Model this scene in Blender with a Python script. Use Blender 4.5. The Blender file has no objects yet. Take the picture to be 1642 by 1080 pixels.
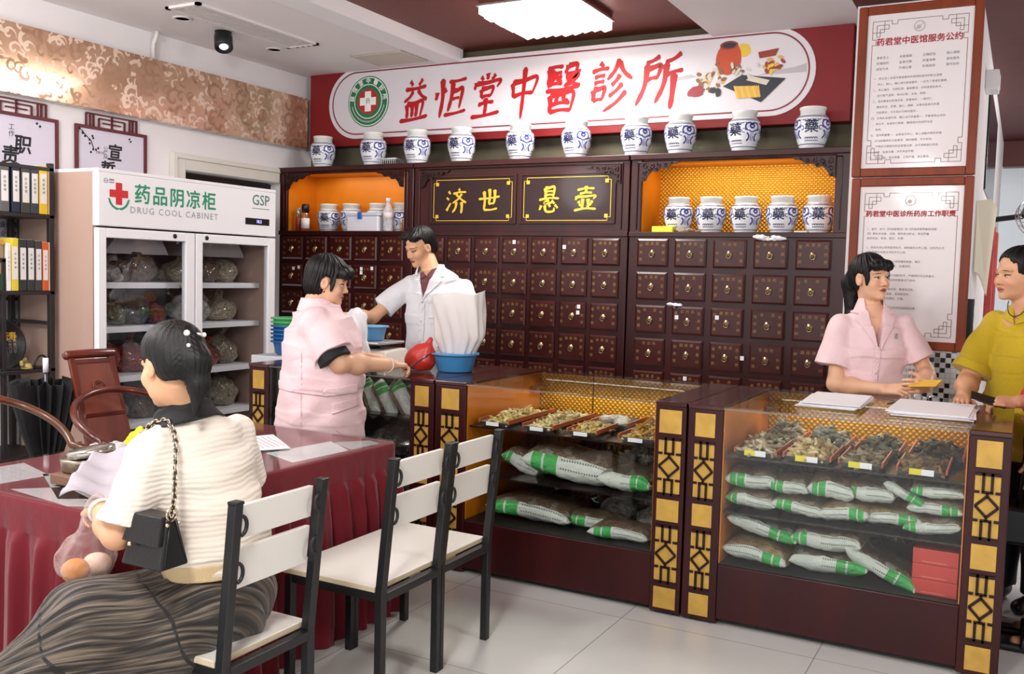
import bpy, bmesh, math, random
import numpy as np
from mathutils import Vector, Matrix, Euler

random.seed(7)
SC = bpy.context.scene
COL = SC.collection

# ------------------------------------------------------------------ camera, light, exposure
def make_camera():
    yaw, pitch, roll = (math.radians(a) for a in (28.338, 3.911, 1.535))
    f = Vector((-math.sin(yaw), math.cos(yaw), 0)); r = Vector((math.cos(yaw), math.sin(yaw), 0)); u = Vector((0, 0, 1))
    f2 = f * math.cos(pitch) - u * math.sin(pitch); u2 = u * math.cos(pitch) + f * math.sin(pitch)
    r3 = r * math.cos(roll) + u2 * math.sin(roll); u3 = u2 * math.cos(roll) - r * math.sin(roll)
    cd = bpy.data.cameras.new('camera'); cam = bpy.data.objects.new('camera', cd); COL.objects.link(cam)
    m = Matrix((r3, u3, -f2)).transposed().to_4x4(); m.translation = (0, 0, 1.5)
    cam.matrix_world = m
    cd.sensor_fit = 'HORIZONTAL'; cd.sensor_width = 36; cd.lens = 36 * 1511.6 / 1642
    cd.clip_start = .05; cd.clip_end = 100
    SC.camera = cam
make_camera()

SC.view_settings.view_transform = 'Standard'
SC.view_settings.look = 'None'
SC.view_settings.gamma = 1
SC.view_settings.use_curve_mapping = False
SC.view_settings.exposure = 0.28
SC.cycles.use_denoising = True
SC.cycles.max_bounces = 10
SC.cycles.transparent_max_bounces = 24
SC.cycles.caustics_reflective = False
SC.cycles.caustics_refractive = False
SC.cycles.sample_clamp_indirect = 6

W = bpy.data.worlds.new('world'); SC.world = W; W.use_nodes = True
W.node_tree.nodes['Background'].inputs[0].default_value = (.96, .98, 1, 1)
W.node_tree.nodes['Background'].inputs[1].default_value = 1.75

def area(name, loc, size, power, rot=(0, 0, 0), color=(1, 1, 1)):
    l = bpy.data.lights.new(name, 'AREA'); l.shape = 'RECTANGLE'; l.size, l.size_y = size; l.energy = power; l.color = color
    o = bpy.data.objects.new(name, l); o.location = loc; o.rotation_euler = rot; COL.objects.link(o); return o
# light of the crystal lamp in view, then added fill lights without fixtures
area('lamp_light', (-2.69, 5.25, 2.99), (.55, .6), 32, color=(1, .97, .93))
def bulb(name, loc, power, r=.25, color=(1, .98, .96)):
    l = bpy.data.lights.new(name, 'POINT'); l.energy = power; l.shadow_soft_size = r; l.color = color
    o = bpy.data.objects.new(name, l); o.location = loc; COL.objects.link(o); return o
bulb('fill_light_entrance', (-1.0, .3, 2.55), 150)  # this and the next two: unseen fill, added to brighten shop and ceiling
bulb('fill_light_aisle', (1.6, 2.6, 2.55), 90)
bulb('fill_light_desk', (-3.3, .9, 2.55), 95)
bulb('fill_light_shelf', (-4.35, 1.95, 2.45), 45)  # added fill to lift the dark ceiling above the shelf
bulb('fill_light_hall', (1.6, 8.5, 2.6), 110)  # added fill to brighten the hall beyond the pillar
# ------------------------------------------------------------------ colours and materials
def C(h):
    h = h.lstrip('#'); v = [int(h[i:i + 2], 16) / 255 for i in (0, 2, 4)]
    return tuple(c / 12.92 if c <= .04045 else ((c + .055) / 1.055) ** 2.4 for c in v) + (1,)

class NT:
    """short-hand for node trees"""
    def __init__(s, mat):
        mat.use_nodes = True; s.t = mat.node_tree; s.n = s.t.nodes; s.b = s.n.get('Principled BSDF')
    def new(s, typ, **kw):
        n = s.n.new(typ)
        for k, v in kw.items(): setattr(n, k, v)
        return n
    def put(s, sock, v):
        if hasattr(v, 'is_linked') or hasattr(v, 'links'): s.t.links.new(v, sock)
        else: sock.default_value = v
    def m(s, op, a, b=0.0, c=None):
        n = s.new('ShaderNodeMath', operation=op); s.put(n.inputs[0], a); s.put(n.inputs[1], b)
        if c is not None: s.put(n.inputs[2], c)
        return n.outputs[0]
    def mix(s, f, a, b):
        n = s.new('ShaderNodeMix', data_type='RGBA'); s.put(n.inputs[0], f); s.put(n.inputs[6], a); s.put(n.inputs[7], b); return n.outputs[2]
    def coord(s, which='Object'):
        return s.new('ShaderNodeTexCoord').outputs[which]
    def sep(s, v):
        n = s.new('ShaderNodeSeparateXYZ'); s.put(n.inputs[0], v); return n.outputs
    def noise(s, scale, vec=None, detail=3, rough=.5, stretch=None):
        n = s.new('ShaderNodeTexNoise'); n.inputs['Scale'].default_value = scale; n.inputs['Detail'].default_value = detail; n.inputs['Roughness'].default_value = rough
        v = vec if vec is not None else s.coord()
        if stretch:
            mp = s.new('ShaderNodeMapping'); s.put(mp.inputs[0], v); mp.inputs['Scale'].default_value = stretch; v = mp.outputs[0]
        s.put(n.inputs['Vector'], v); return n.outputs[0]
    def ramp(s, f, stops):
        n = s.new('ShaderNodeValToRGB'); cr = n.color_ramp
        while len(cr.elements) < len(stops): cr.elements.new(.5)
        for e, (p, c) in zip(cr.elements, stops): e.position = p; e.color = c
        s.put(n.inputs[0], f); return n.outputs[0]
    def bump(s, h, strength=.3, dist=.01):
        n = s.new('ShaderNodeBump'); n.inputs['Strength'].default_value = strength; n.inputs['Distance'].default_value = dist
        s.put(n.inputs['Height'], h); s.put(s.b.inputs['Normal'], n.outputs[0])

MATS = {}
def M(name, col, rough=.5, metal=0, spec=.5, coat=0, alpha=1, trans=0, emit=0, var=0, vscale=8, stretch=None, bump=0, bscale=60, bdist=.005, sheen=0, sss=0, bstretch=None):
    if name in MATS: return MATS[name]
    m = bpy.data.materials.new(name); t = NT(m); b = t.b
    c = C(col) if isinstance(col, str) else col
    b.inputs['Base Color'].default_value = c; b.inputs['Roughness'].default_value = rough; b.inputs['Metallic'].default_value = metal
    b.inputs['Specular IOR Level'].default_value = spec; b.inputs['Coat Weight'].default_value = coat; b.inputs['Coat Roughness'].default_value = .08
    b.inputs['Alpha'].default_value = alpha; b.inputs['Transmission Weight'].default_value = trans
    b.inputs['Sheen Weight'].default_value = sheen
    if sss: b.inputs['Subsurface Weight'].default_value = sss; b.inputs['Subsurface Radius'].default_value = (.02, .008, .004); b.inputs['Subsurface Scale'].default_value = .5
    if emit: b.inputs['Emission Color'].default_value = c; b.inputs['Emission Strength'].default_value = emit
    if var:
        f = t.noise(vscale, stretch=stretch)
        lo = tuple(x * (1 - var) for x in c[:3]) + (1,); hi = tuple(min(1, x * (1 + var)) for x in c[:3]) + (1,)
        t.put(b.inputs['Base Color'], t.ramp(f, [(.3, lo), (.7, hi)]))
    if bump: t.bump(t.noise(bscale, stretch=bstretch), bump, bdist)
    m.diffuse_color = c
    MATS[name] = m; return m

def glass_mat(name, tint=(1, 1, 1, 1), refl=.12, rough=.02, haze=0):
    """thin pane: mostly transparent with a Fresnel mirror"""
    if name in MATS: return MATS[name]
    m = bpy.data.materials.new(name); t = NT(m); t.n.remove(t.b)
    tr = t.new('ShaderNodeBsdfTransparent'); tr.inputs[0].default_value = tint
    gl = t.new('ShaderNodeBsdfGlossy'); gl.inputs['Roughness'].default_value = rough
    lw = t.new('ShaderNodeLayerWeight'); lw.inputs[0].default_value = .5
    f = t.m('MULTIPLY_ADD', t.m('POWER', lw.outputs['Facing'], 5.0), .55, refl)
    f = t.m('MINIMUM', f, .9)
    mx = t.new('ShaderNodeMixShader'); t.put(mx.inputs[0], f); t.put(mx.inputs[1], tr.outputs[0]); t.put(mx.inputs[2], gl.outputs[0])
    out = mx.outputs[0]
    if haze:
        df = t.new('ShaderNodeBsdfDiffuse'); df.inputs[0].default_value = (.8, .8, .8, 1)
        m2 = t.new('ShaderNodeMixShader'); m2.inputs[0].default_value = haze; t.put(m2.inputs[1], out); t.put(m2.inputs[2], df.outputs[0]); out = m2.outputs[0]
    t.put(t.n['Material Output'].inputs[0], out)
    MATS[name] = m; return m

def plastic_film(name, col, cover=.25, rough=.2):
    """crinkled clear plastic: part diffuse film, part see-through, shiny folds"""
    if name in MATS: return MATS[name]
    m = bpy.data.materials.new(name); t = NT(m); b = t.b
    b.inputs['Base Color'].default_value = C(col); b.inputs['Roughness'].default_value = rough
    n = t.noise(28, detail=4, rough=.6)
    t.bump(n, .8, .02)
    lw = t.new('ShaderNodeLayerWeight'); lw.inputs[0].default_value = .35
    a = t.m('ADD', t.m('MULTIPLY', lw.outputs['Facing'], .5), cover)
    a = t.m('ADD', a, t.m('MULTIPLY', t.m('SUBTRACT', n, .5), .8))
    a = t.m('MINIMUM', t.m('MAXIMUM', a, cover * .6), 1.0)
    t.put(b.inputs['Alpha'], a)
    MATS[name] = m; return m
# ------------------------------------------------------------------ objects
def tag(o, label, cat, group=None, kind=None):
    o['label'] = label; o['category'] = cat
    if group: o['group'] = group
    if kind: o['kind'] = kind
    return o
def thing(name, label, cat, loc=(0, 0, 0), group=None):
    o = bpy.data.objects.new(name, None); COL.objects.link(o); o.location = loc; o.empty_display_size = .1
    return tag(o, label, cat, group)
def root_loc(o):
    while o.parent is not None: o = o.parent
    return Vector(o.location)
def link(name, me, mat, parent=None, loc=None):
    o = bpy.data.objects.new(name, me); COL.objects.link(o)
    for k in (mat if isinstance(mat, (list, tuple)) else [mat]):
        if k is not None: me.materials.append(k)
    off = Vector((0, 0, 0))
    if parent is not None: o.parent = parent; off = root_loc(parent)
    elif loc is not None: o.location = loc; off = Vector(loc)
    if off.length > 0: me.transform(Matrix.Translation(-off))
    return o
def copy_tree(o, parent=None):
    c = o.copy(); COL.objects.link(c)
    if parent is not None: c.parent = parent
    for ch in list(o.children): copy_tree(ch, c)
    return c

class MB:
    """collects shapes; build() links them as one mesh object"""
    def __init__(s): s.v = []; s.f = []; s.mi = []; s.sm = []; s.uv = None
    def add(s, vs, fs, mi=0, smooth=False):
        k = len(s.v); s.v += [tuple(p) for p in vs]
        for f in fs: s.f.append([i + k for i in f]); s.mi.append(mi); s.sm.append(smooth)
        return s
    def box(s, lo, hi, mi=0, M=None):
        x0, y0, z0 = lo; x1, y1, z1 = hi
        vs = [(x0, y0, z0), (x1, y0, z0), (x1, y1, z0), (x0, y1, z0), (x0, y0, z1), (x1, y0, z1), (x1, y1, z1), (x0, y1, z1)]
        if M is not None: vs = [M @ Vector(p) for p in vs]
        return s.add(vs, [(0, 3, 2, 1), (4, 5, 6, 7), (0, 1, 5, 4), (1, 2, 6, 5), (2, 3, 7, 6), (3, 0, 4, 7)], mi)
    def bar(s, a, b, w, t, up=(0, 0, 1), mi=0):
        """rectangular bar from a to b, w wide (across up), t thick (along up)"""
        a, b = Vector(a), Vector(b); d = (b - a).normalized(); u = Vector(up); sd = d.cross(u)
        if sd.length < 1e-5: sd = d.cross(Vector((1, 0, 0)))
        sd.normalize(); u = sd.cross(d).normalized(); vs = []
        for p in (a, b):
            for i, j in ((-1, -1), (1, -1), (1, 1), (-1, 1)): vs.append(p + sd * (i * w / 2) + u * (j * t / 2))
        return s.add(vs, [(0, 3, 2, 1), (4, 5, 6, 7), (0, 1, 5, 4), (1, 2, 6, 5), (2, 3, 7, 6), (3, 0, 4, 7)], mi)
    def tube(s, pts, r, n=10, mi=0, closed=False, caps=True):
        pts = [Vector(p) for p in pts]; N = len(pts); rs = r if isinstance(r, (list, tuple)) else [r] * N
        vs = []; prev = None
        for i, p in enumerate(pts):
            d = (pts[(i + 1) % N] - pts[i - 1]) if closed else (pts[min(i + 1, N - 1)] - pts[max(i - 1, 0)])
            d.normalize()
            if prev is None:
                u = d.cross(Vector((0, 0, 1)))
                if u.length < 1e-3: u = d.cross(Vector((1, 0, 0)))
            else: u = prev - d * prev.dot(d)
            u.normalize(); prev = u; w = d.cross(u)
            for k in range(n):
                a = 2 * math.pi * k / n; vs.append(p + (u * math.cos(a) + w * math.sin(a)) * rs[i])
        fs = []
        for i in range(N if closed else N - 1):
            j = (i + 1) % N
            for k in range(n): fs.append((i * n + k, i * n + (k + 1) % n, j * n + (k + 1) % n, j * n + k))
        if caps and not closed: fs += [tuple(range(n - 1, -1, -1)), tuple((N - 1) * n + k for k in range(n))]
        return s.add(vs, fs, mi, True)
    def lathe(s, prof, c=(0, 0, 0), n=32, mi=0, smooth=True):
        vs = []; fs = []; c = Vector(c); P = len(prof)
        for r, z in prof:
            for k in range(n):
                a = 2 * math.pi * k / n; vs.append(c + Vector((r * math.cos(a), r * math.sin(a), z)))
        for i in range(P - 1):
            for k in range(n): fs.append((i * n + k, i * n + (k + 1) % n, (i + 1) * n + (k + 1) % n, (i + 1) * n + k))
        if prof[0][0] > 1e-6: fs.append(tuple(range(n - 1, -1, -1)))
        if prof[-1][0] > 1e-6: fs.append(tuple((P - 1) * n + k for k in range(n)))
        return s.add(vs, fs, mi, smooth)
    def prism(s, poly, o, ux, uy, th, mi=0):
        """2D polygon in the plane o + x*ux + y*uy, thick along ux x uy"""
        o, ux, uy = Vector(o), Vector(ux), Vector(uy); nn = ux.cross(uy).normalized() * th; n = len(poly)
        a = [o + ux * x + uy * y for x, y in poly]; b = [p + nn for p in a]
        fs = [tuple(range(n - 1, -1, -1)), tuple(range(n, 2 * n))] + [(i, (i + 1) % n, n + (i + 1) % n, n + i) for i in range(n)]
        return s.add(a + b, fs, mi)
    def ring(s, outer, inner, o, ux, uy, th, mi=0):
        """frame between two outlines of equal count"""
        o, ux, uy = Vector(o), Vector(ux), Vector(uy); nn = ux.cross(uy).normalized() * th; n = len(outer); P = lambda q: o + ux * q[0] + uy * q[1]
        vs = [P(q) for q in outer] + [P(q) for q in inner]; vs = vs + [v + nn for v in vs]; fs = []
        for i in range(n):
            j = (i + 1) % n
            fs += [(i, n + i, n + j, j), (2 * n + i, 2 * n + j, 3 * n + j, 3 * n + i), (i, j, 2 * n + j, 2 * n + i), (n + i, 3 * n + i, 3 * n + j, n + j)]
        return s.add(vs, fs, mi)
    def mesh(s, me, mat=None, mi=0, smooth=False):
        mat = mat or Matrix()
        return s.add([mat @ v.co for v in me.vertices], [tuple(p.vertices) for p in me.polygons], mi, smooth)
    def sphere(s, c, r, n=16, mi=0, M3=None):
        rx, ry, rz = r if isinstance(r, (tuple, list)) else (r, r, r); c = Vector(c); vs = []; fs = []; m = n // 2
        for i in range(m + 1):
            t = math.pi * i / m
            for k in range(n):
                a = 2 * math.pi * k / n; q = Vector((rx * math.sin(t) * math.cos(a), ry * math.sin(t) * math.sin(a), rz * math.cos(t)))
                if M3 is not None: q = M3 @ q
                vs.append(c + q)
        for i in range(m):
            for k in range(n): fs.append((i * n + k, (i + 1) * n + k, (i + 1) * n + (k + 1) % n, i * n + (k + 1) % n))
        return s.add(vs, fs, mi, True)
    def build(s, name, mat, parent=None, loc=None, bevel=0, seg=2, merge=False):
        me = bpy.data.meshes.new(name); me.from_pydata([tuple(p) for p in s.v], [], s.f)
        me.polygons.foreach_set('material_index', s.mi); me.polygons.foreach_set('use_smooth', s.sm)
        if merge:
            bm = bmesh.new(); bm.from_mesh(me); bmesh.ops.remove_doubles(bm, verts=bm.verts, dist=1e-5); bmesh.ops.recalc_face_normals(bm, faces=bm.faces); bm.to_mesh(me); bm.free()
        me.update()
        o = link(name, me, mat, parent, loc)
        if bevel:
            b = o.modifiers.new('bevel', 'BEVEL'); b.width = bevel; b.segments = seg; b.limit_method = 'ANGLE'; b.angle_limit = math.radians(40)
        return o
def bx(name, lo, hi, mat, parent=None, bevel=.003, loc=None):
    return MB().box(lo, hi).build(name, mat, parent, loc, bevel)
def struct(o):
    o['kind'] = 'structure'; return o

TXT = {}
def text_mesh(body, size=1, bold=0, shear=0, spacing=1, line=1, align='CENTER', res=2):
    key = (body, size, bold, shear, spacing, line, align, res)
    if key in TXT: return TXT[key]
    cu = bpy.data.curves.new('lettering', 'FONT'); cu.body = body; cu.size = size; cu.shear = shear; cu.space_character = spacing; cu.space_line = line
    cu.align_x = align; cu.align_y = 'CENTER'; cu.resolution_u = res
    o = bpy.data.objects.new('lettering', cu); COL.objects.link(o)
    dg = bpy.context.evaluated_depsgraph_get(); dg.update()
    me = bpy.data.meshes.new_from_object(o.evaluated_get(dg)); bpy.data.objects.remove(o); bpy.data.curves.remove(cu)
    if bold:
        b = MB()
        for k in range(8): b.mesh(me, Matrix.Translation((bold * math.cos(k * math.pi / 4), bold * math.sin(k * math.pi / 4), .00002 * k)))
        me = bpy.data.meshes.new('lettering'); me.from_pydata(b.v, [], b.f); me.update()
    TXT[key] = me; return me
def onback(x, y, z): return Matrix.Translation((x, y, z)) @ Matrix.Rotation(math.pi / 2, 4, 'X')          # faces -Y
def onleft(x, y, z): return Matrix.Translation((x, y, z)) @ Matrix.Rotation(math.pi / 2, 4, 'Z') @ Matrix.Rotation(math.pi / 2, 4, 'X')   # faces +X
ORD = 'first second third fourth fifth sixth seventh eighth ninth tenth eleventh twelfth'.split()
# ------------------------------------------------------------------ organic shapes: smooth distance fields turned into one continuous surface
f4 = np.float32
def smin(a, b, k):
    if k <= 0: return np.minimum(a, b)
    h = np.clip(.5 + .5 * (b - a) / k, 0, 1); return b + (a - b) * h - k * h * (1 - h)
def smax(a, b, k): return -smin(-a, -b, k)
def s_cap(a, b, ra, rb=None):
    rb = ra if rb is None else rb; a = np.array(a, f4); b = np.array(b, f4); ab = b - a; L = float(ab @ ab) + 1e-12
    def fn(x, y, z):
        px, py, pz = x - a[0], y - a[1], z - a[2]
        t = np.clip((px * ab[0] + py * ab[1] + pz * ab[2]) / L, 0, 1)
        return np.sqrt((px - t * ab[0]) ** 2 + (py - t * ab[1]) ** 2 + (pz - t * ab[2]) ** 2) - (ra + (rb - ra) * t)
    r = max(ra, rb); return fn, np.minimum(a, b) - r, np.maximum(a, b) + r
def s_ell(c, r, R=None):
    c = np.array(c, f4); r = np.array(r, f4); R = np.eye(3, dtype=f4) if R is None else np.array(R, f4)     # columns of R: the ellipsoid's axes
    def fn(x, y, z):
        px, py, pz = x - c[0], y - c[1], z - c[2]
        q = [(px * R[0, i] + py * R[1, i] + pz * R[2, i]) / r[i] for i in range(3)]
        k0 = np.sqrt(q[0] ** 2 + q[1] ** 2 + q[2] ** 2) + 1e-6
        k1 = np.sqrt((q[0] / r[0]) ** 2 + (q[1] / r[1]) ** 2 + (q[2] / r[2]) ** 2) + 1e-6
        return k0 * (k0 - 1) / k1
    e = np.sqrt((R ** 2) @ (r ** 2)); return fn, c - e, c + e
def s_box(c, h, R=None, rd=0.0):
    c = np.array(c, f4); h = np.array(h, f4) - rd; R = np.eye(3, dtype=f4) if R is None else np.array(R, f4)
    def fn(x, y, z):
        px, py, pz = x - c[0], y - c[1], z - c[2]
        q = [np.abs(px * R[0, i] + py * R[1, i] + pz * R[2, i]) - h[i] for i in range(3)]
        return np.sqrt(sum(np.maximum(a, 0) ** 2 for a in q)) + np.minimum(np.maximum(q[0], np.maximum(q[1], q[2])), 0) - rd
    e = np.abs(R) @ (h + rd); return fn, c - e, c + e
def s_stack(secs):
    """rings along a spine: (centre, half width, half depth, direction of the width); flat ends"""
    P = [np.array(s[0], f4) for s in secs]
    def fn(x, y, z):
        D = None
        for i in range(len(secs) - 1):
            a, b = P[i], P[i + 1]; ab = b - a; L2 = float(ab @ ab); L = L2 ** .5
            px, py, pz = x - a[0], y - a[1], z - a[2]
            t0 = (px * ab[0] + py * ab[1] + pz * ab[2]) / L2; t = np.clip(t0, 0, 1)
            la = np.array(secs[i][3], f4); lb = np.array(secs[i + 1][3], f4); lat = (la + lb); ax = ab / L; lat = lat - ax * (lat @ ax); lat /= np.linalg.norm(lat); fw = np.cross(ax, lat)
            qx, qy, qz = px - t * ab[0], py - t * ab[1], pz - t * ab[2]
            u = qx * lat[0] + qy * lat[1] + qz * lat[2]; v = qx * fw[0] + qy * fw[1] + qz * fw[2]
            A = secs[i][1] + (secs[i + 1][1] - secs[i][1]) * t; B = secs[i][2] + (secs[i + 1][2] - secs[i][2]) * t
            k0 = np.sqrt((u / A) ** 2 + (v / B) ** 2) + 1e-6; k1 = np.sqrt((u / A ** 2) ** 2 + (v / B ** 2) ** 2) + 1e-6
            lo_ = -t0 * L - (0 if i == 0 else .02); hi_ = (t0 - 1) * L - (0 if i == len(secs) - 2 else .02)
            d = np.maximum(k0 * (k0 - 1) / k1, np.maximum(lo_, hi_))
            D = d if D is None else smin(D, d, .018)
        return D
    m = max(max(s[1], s[2]) for s in secs); return fn, np.min(P, 0) - m, np.max(P, 0) + m
def s_sleeve(a, b, ra, rb):
    """cone with flat ends (cuffs)"""
    a = np.array(a, f4); b = np.array(b, f4); ab = b - a; L2 = float(ab @ ab); L = L2 ** .5
    def fn(x, y, z):
        px, py, pz = x - a[0], y - a[1], z - a[2]
        t0 = (px * ab[0] + py * ab[1] + pz * ab[2]) / L2; t = np.clip(t0, 0, 1)
        d = np.sqrt((px - t * ab[0]) ** 2 + (py - t * ab[1]) ** 2 + (pz - t * ab[2]) ** 2) - (ra + (rb - ra) * t)
        return np.maximum(d, (t0 - 1) * L)
    r = max(ra, rb); return fn, np.minimum(a, b) - r, np.maximum(a, b) + r
def s_half(p, n):
    p = np.array(p, f4); n = np.array(n, f4); n /= np.linalg.norm(n)
    return (lambda x, y, z: (x - p[0]) * n[0] + (y - p[1]) * n[1] + (z - p[2]) * n[2]), None, None
def poly2(poly, u, v):
    """signed distance to a polygon in 2D"""
    P = [np.array(p, f4) for p in poly]; d = np.full(u.shape, 1e9, f4); s = np.ones(u.shape, bool); n = len(P)
    for i in range(n):
        a, b = P[i], P[i - 1]; e = b - a; wu, wv = u - a[0], v - a[1]
        t = np.clip((wu * e[0] + wv * e[1]) / (e @ e + 1e-12), 0, 1)
        d = np.minimum(d, (wu - t * e[0]) ** 2 + (wv - t * e[1]) ** 2)
        c1 = v >= a[1]; c2 = v < b[1]; c3 = e[0] * wv > e[1] * wu
        s ^= (c1 & c2 & c3) | (~c1 & ~c2 & ~c3)
    return np.where(s, 1, -1) * np.sqrt(d)
def s_prism(poly, o, ux, uy, near=-9, far=9):
    o, ux, uy = (np.array(q, f4) for q in (o, ux, uy)); n = np.cross(ux, uy)
    def fn(x, y, z):
        px, py, pz = x - o[0], y - o[1], z - o[2]; d = lambda q: px * q[0] + py * q[1] + pz * q[2]
        w = d(n); sh = np.broadcast_shapes(x.shape, y.shape, z.shape)
        u = np.broadcast_to(d(ux), sh); v = np.broadcast_to(d(uy), sh)
        return np.maximum(poly2(poly, u, v), np.maximum(w - far, near - w))
    return fn, None, None
class Field:
    def __init__(s): s.ops = []
    def u(s, p, k=.02): s.ops.append(('u', p, k)); return s
    def sub(s, p, k=.01): s.ops.append(('s', p, k)); return s
    def cut(s, p, k=.0): s.ops.append(('i', p, k)); return s
    def wob(s, fn): s.ops.append(('d', (fn, None, None), 0)); return s
    def __call__(s, X, Y, Z):
        D = np.full((len(X), len(Y), len(Z)), .2, f4)
        for op, (fn, lo, hi), k in s.ops:
            if lo is None: sl = (slice(None),) * 3
            else:
                m = k + .02; sl = tuple(slice(int(np.searchsorted(A, lo[i] - m)), int(np.searchsorted(A, hi[i] + m))) for i, A in enumerate((X, Y, Z)))
            x, y, z = X[sl[0]][:, None, None], Y[sl[1]][None, :, None], Z[sl[2]][None, None, :]
            if 0 in (x.size, y.size, z.size): continue
            v = fn(x, y, z); d = D[sl]
            if op == 'u': D[sl] = smin(d, v, k)
            elif op == 's': D[sl] = smax(d, -v, k)
            elif op == 'i': D[sl] = smax(d, v, k)
            else: D[sl] = d + v
        return D
def surfnet(D, o, h):
    S = D < 0; nx, ny, nz = D.shape; cor = [(i, j, k) for i in (0, 1) for j in (0, 1) for k in (0, 1)]
    g = lambda A, c: A[c[0]:nx - 1 + c[0], c[1]:ny - 1 + c[1], c[2]:nz - 1 + c[2]]
    cnt = sum(g(S, c).astype(np.int8) for c in cor); act = (cnt > 0) & (cnt < 8); I = np.argwhere(act)
    if len(I) == 0: return np.zeros((0, 3)), np.zeros((0, 4), int)
    idx = np.full(act.shape, -1, np.int64); idx[act] = np.arange(len(I))
    acc = np.zeros((len(I), 3)); n = np.zeros(len(I))
    val = {c: D[I[:, 0] + c[0], I[:, 1] + c[1], I[:, 2] + c[2]] for c in cor}
    for a in cor:
        for ax in range(3):
            if a[ax]: continue
            b = list(a); b[ax] = 1; b = tuple(b); da, db = val[a], val[b]; m = (da < 0) != (db < 0)
            t = da[m] / (da[m] - db[m]); p = np.tile(np.array(a, float), (m.sum(), 1)); p[:, ax] += t; acc[m] += p; n[m] += 1
    V = (I + acc / n[:, None]) * h + np.array(o); F = []
    for ax in range(3):
        u, v = (ax + 1) % 3, (ax + 2) % 3; sl0 = [slice(None)] * 3; sl1 = [slice(None)] * 3; sl0[ax] = slice(0, -1); sl1[ax] = slice(1, None)
        a, b = S[tuple(sl0)], S[tuple(sl1)]; E = np.argwhere(a != b)
        E = E[(E[:, u] > 0) & (E[:, v] > 0) & (E[:, u] < D.shape[u] - 1) & (E[:, v] < D.shape[v] - 1)]
        if not len(E): continue
        flip = a[tuple(E.T)]
        def q(du, dv):
            c = E.copy(); c[:, u] += du; c[:, v] += dv; return idx[tuple(c.T)]
        Q = np.stack([q(-1, -1), q(0, -1), q(0, 0), q(-1, 0)], 1); Q[~flip] = Q[~flip][:, ::-1]; F.append(Q)
    return V, np.concatenate(F)
def grow(field, boxes):
    """boxes: (lo, hi, cell). Later boxes are finer and replace the earlier ones' surface where they lie"""
    VV, FF, n = [], [], 0
    for bi, (lo, hi, h) in enumerate(boxes):
        ax = [np.arange(lo[i], hi[i] + h, h, dtype=f4) for i in range(3)]
        V, F = surfnet(field(*ax), [a[0] for a in ax], h)
        if len(F) == 0: continue
        drop = np.zeros(len(V), bool)
        for l2, h2, c2 in boxes[bi + 1:]:
            drop |= np.all((V > np.array(l2) + h * 1.2) & (V < np.array(h2) - h * 1.2), 1)
        F = F[~drop[F].all(1)]; used = np.unique(F); re = np.full(len(V), -1); re[used] = np.arange(len(used)); V = V[used]; F = re[F]
        VV.append(V); FF.append(F + n); n += len(V)
    return np.concatenate(VV), np.concatenate(FF)
def organic(name, field, boxes, mat, parent, split=None):
    """coordinates of the field are local to the parent's root"""
    V, F = grow(field, boxes); me = bpy.data.meshes.new(name)
    me.vertices.add(len(V)); me.vertices.foreach_set('co', V.astype(f4).ravel()); me.loops.add(F.size); me.loops.foreach_set('vertex_index', F.ravel().astype(np.int32))
    me.polygons.add(len(F)); me.polygons.foreach_set('loop_start', np.arange(0, F.size, 4, dtype=np.int32)); me.polygons.foreach_set('use_smooth', np.ones(len(F), bool))
    me.update(calc_edges=True); me.validate()
    o = bpy.data.objects.new(name, me); COL.objects.link(o)
    for k in (mat if isinstance(mat, (list, tuple)) else [mat]): me.materials.append(k)
    o.parent = parent; return o
def shell(base, off, th, mask):
    """a layer th thick lying off above the field's surface, inside the mask"""
    mf = mask[0]
    class S:
        def __call__(s, X, Y, Z):
            D = np.abs(base(X, Y, Z) - off) - th / 2
            return np.maximum(D, mf(X[:, None, None], Y[None, :, None], Z[None, None, :]))
    return S()
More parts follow.
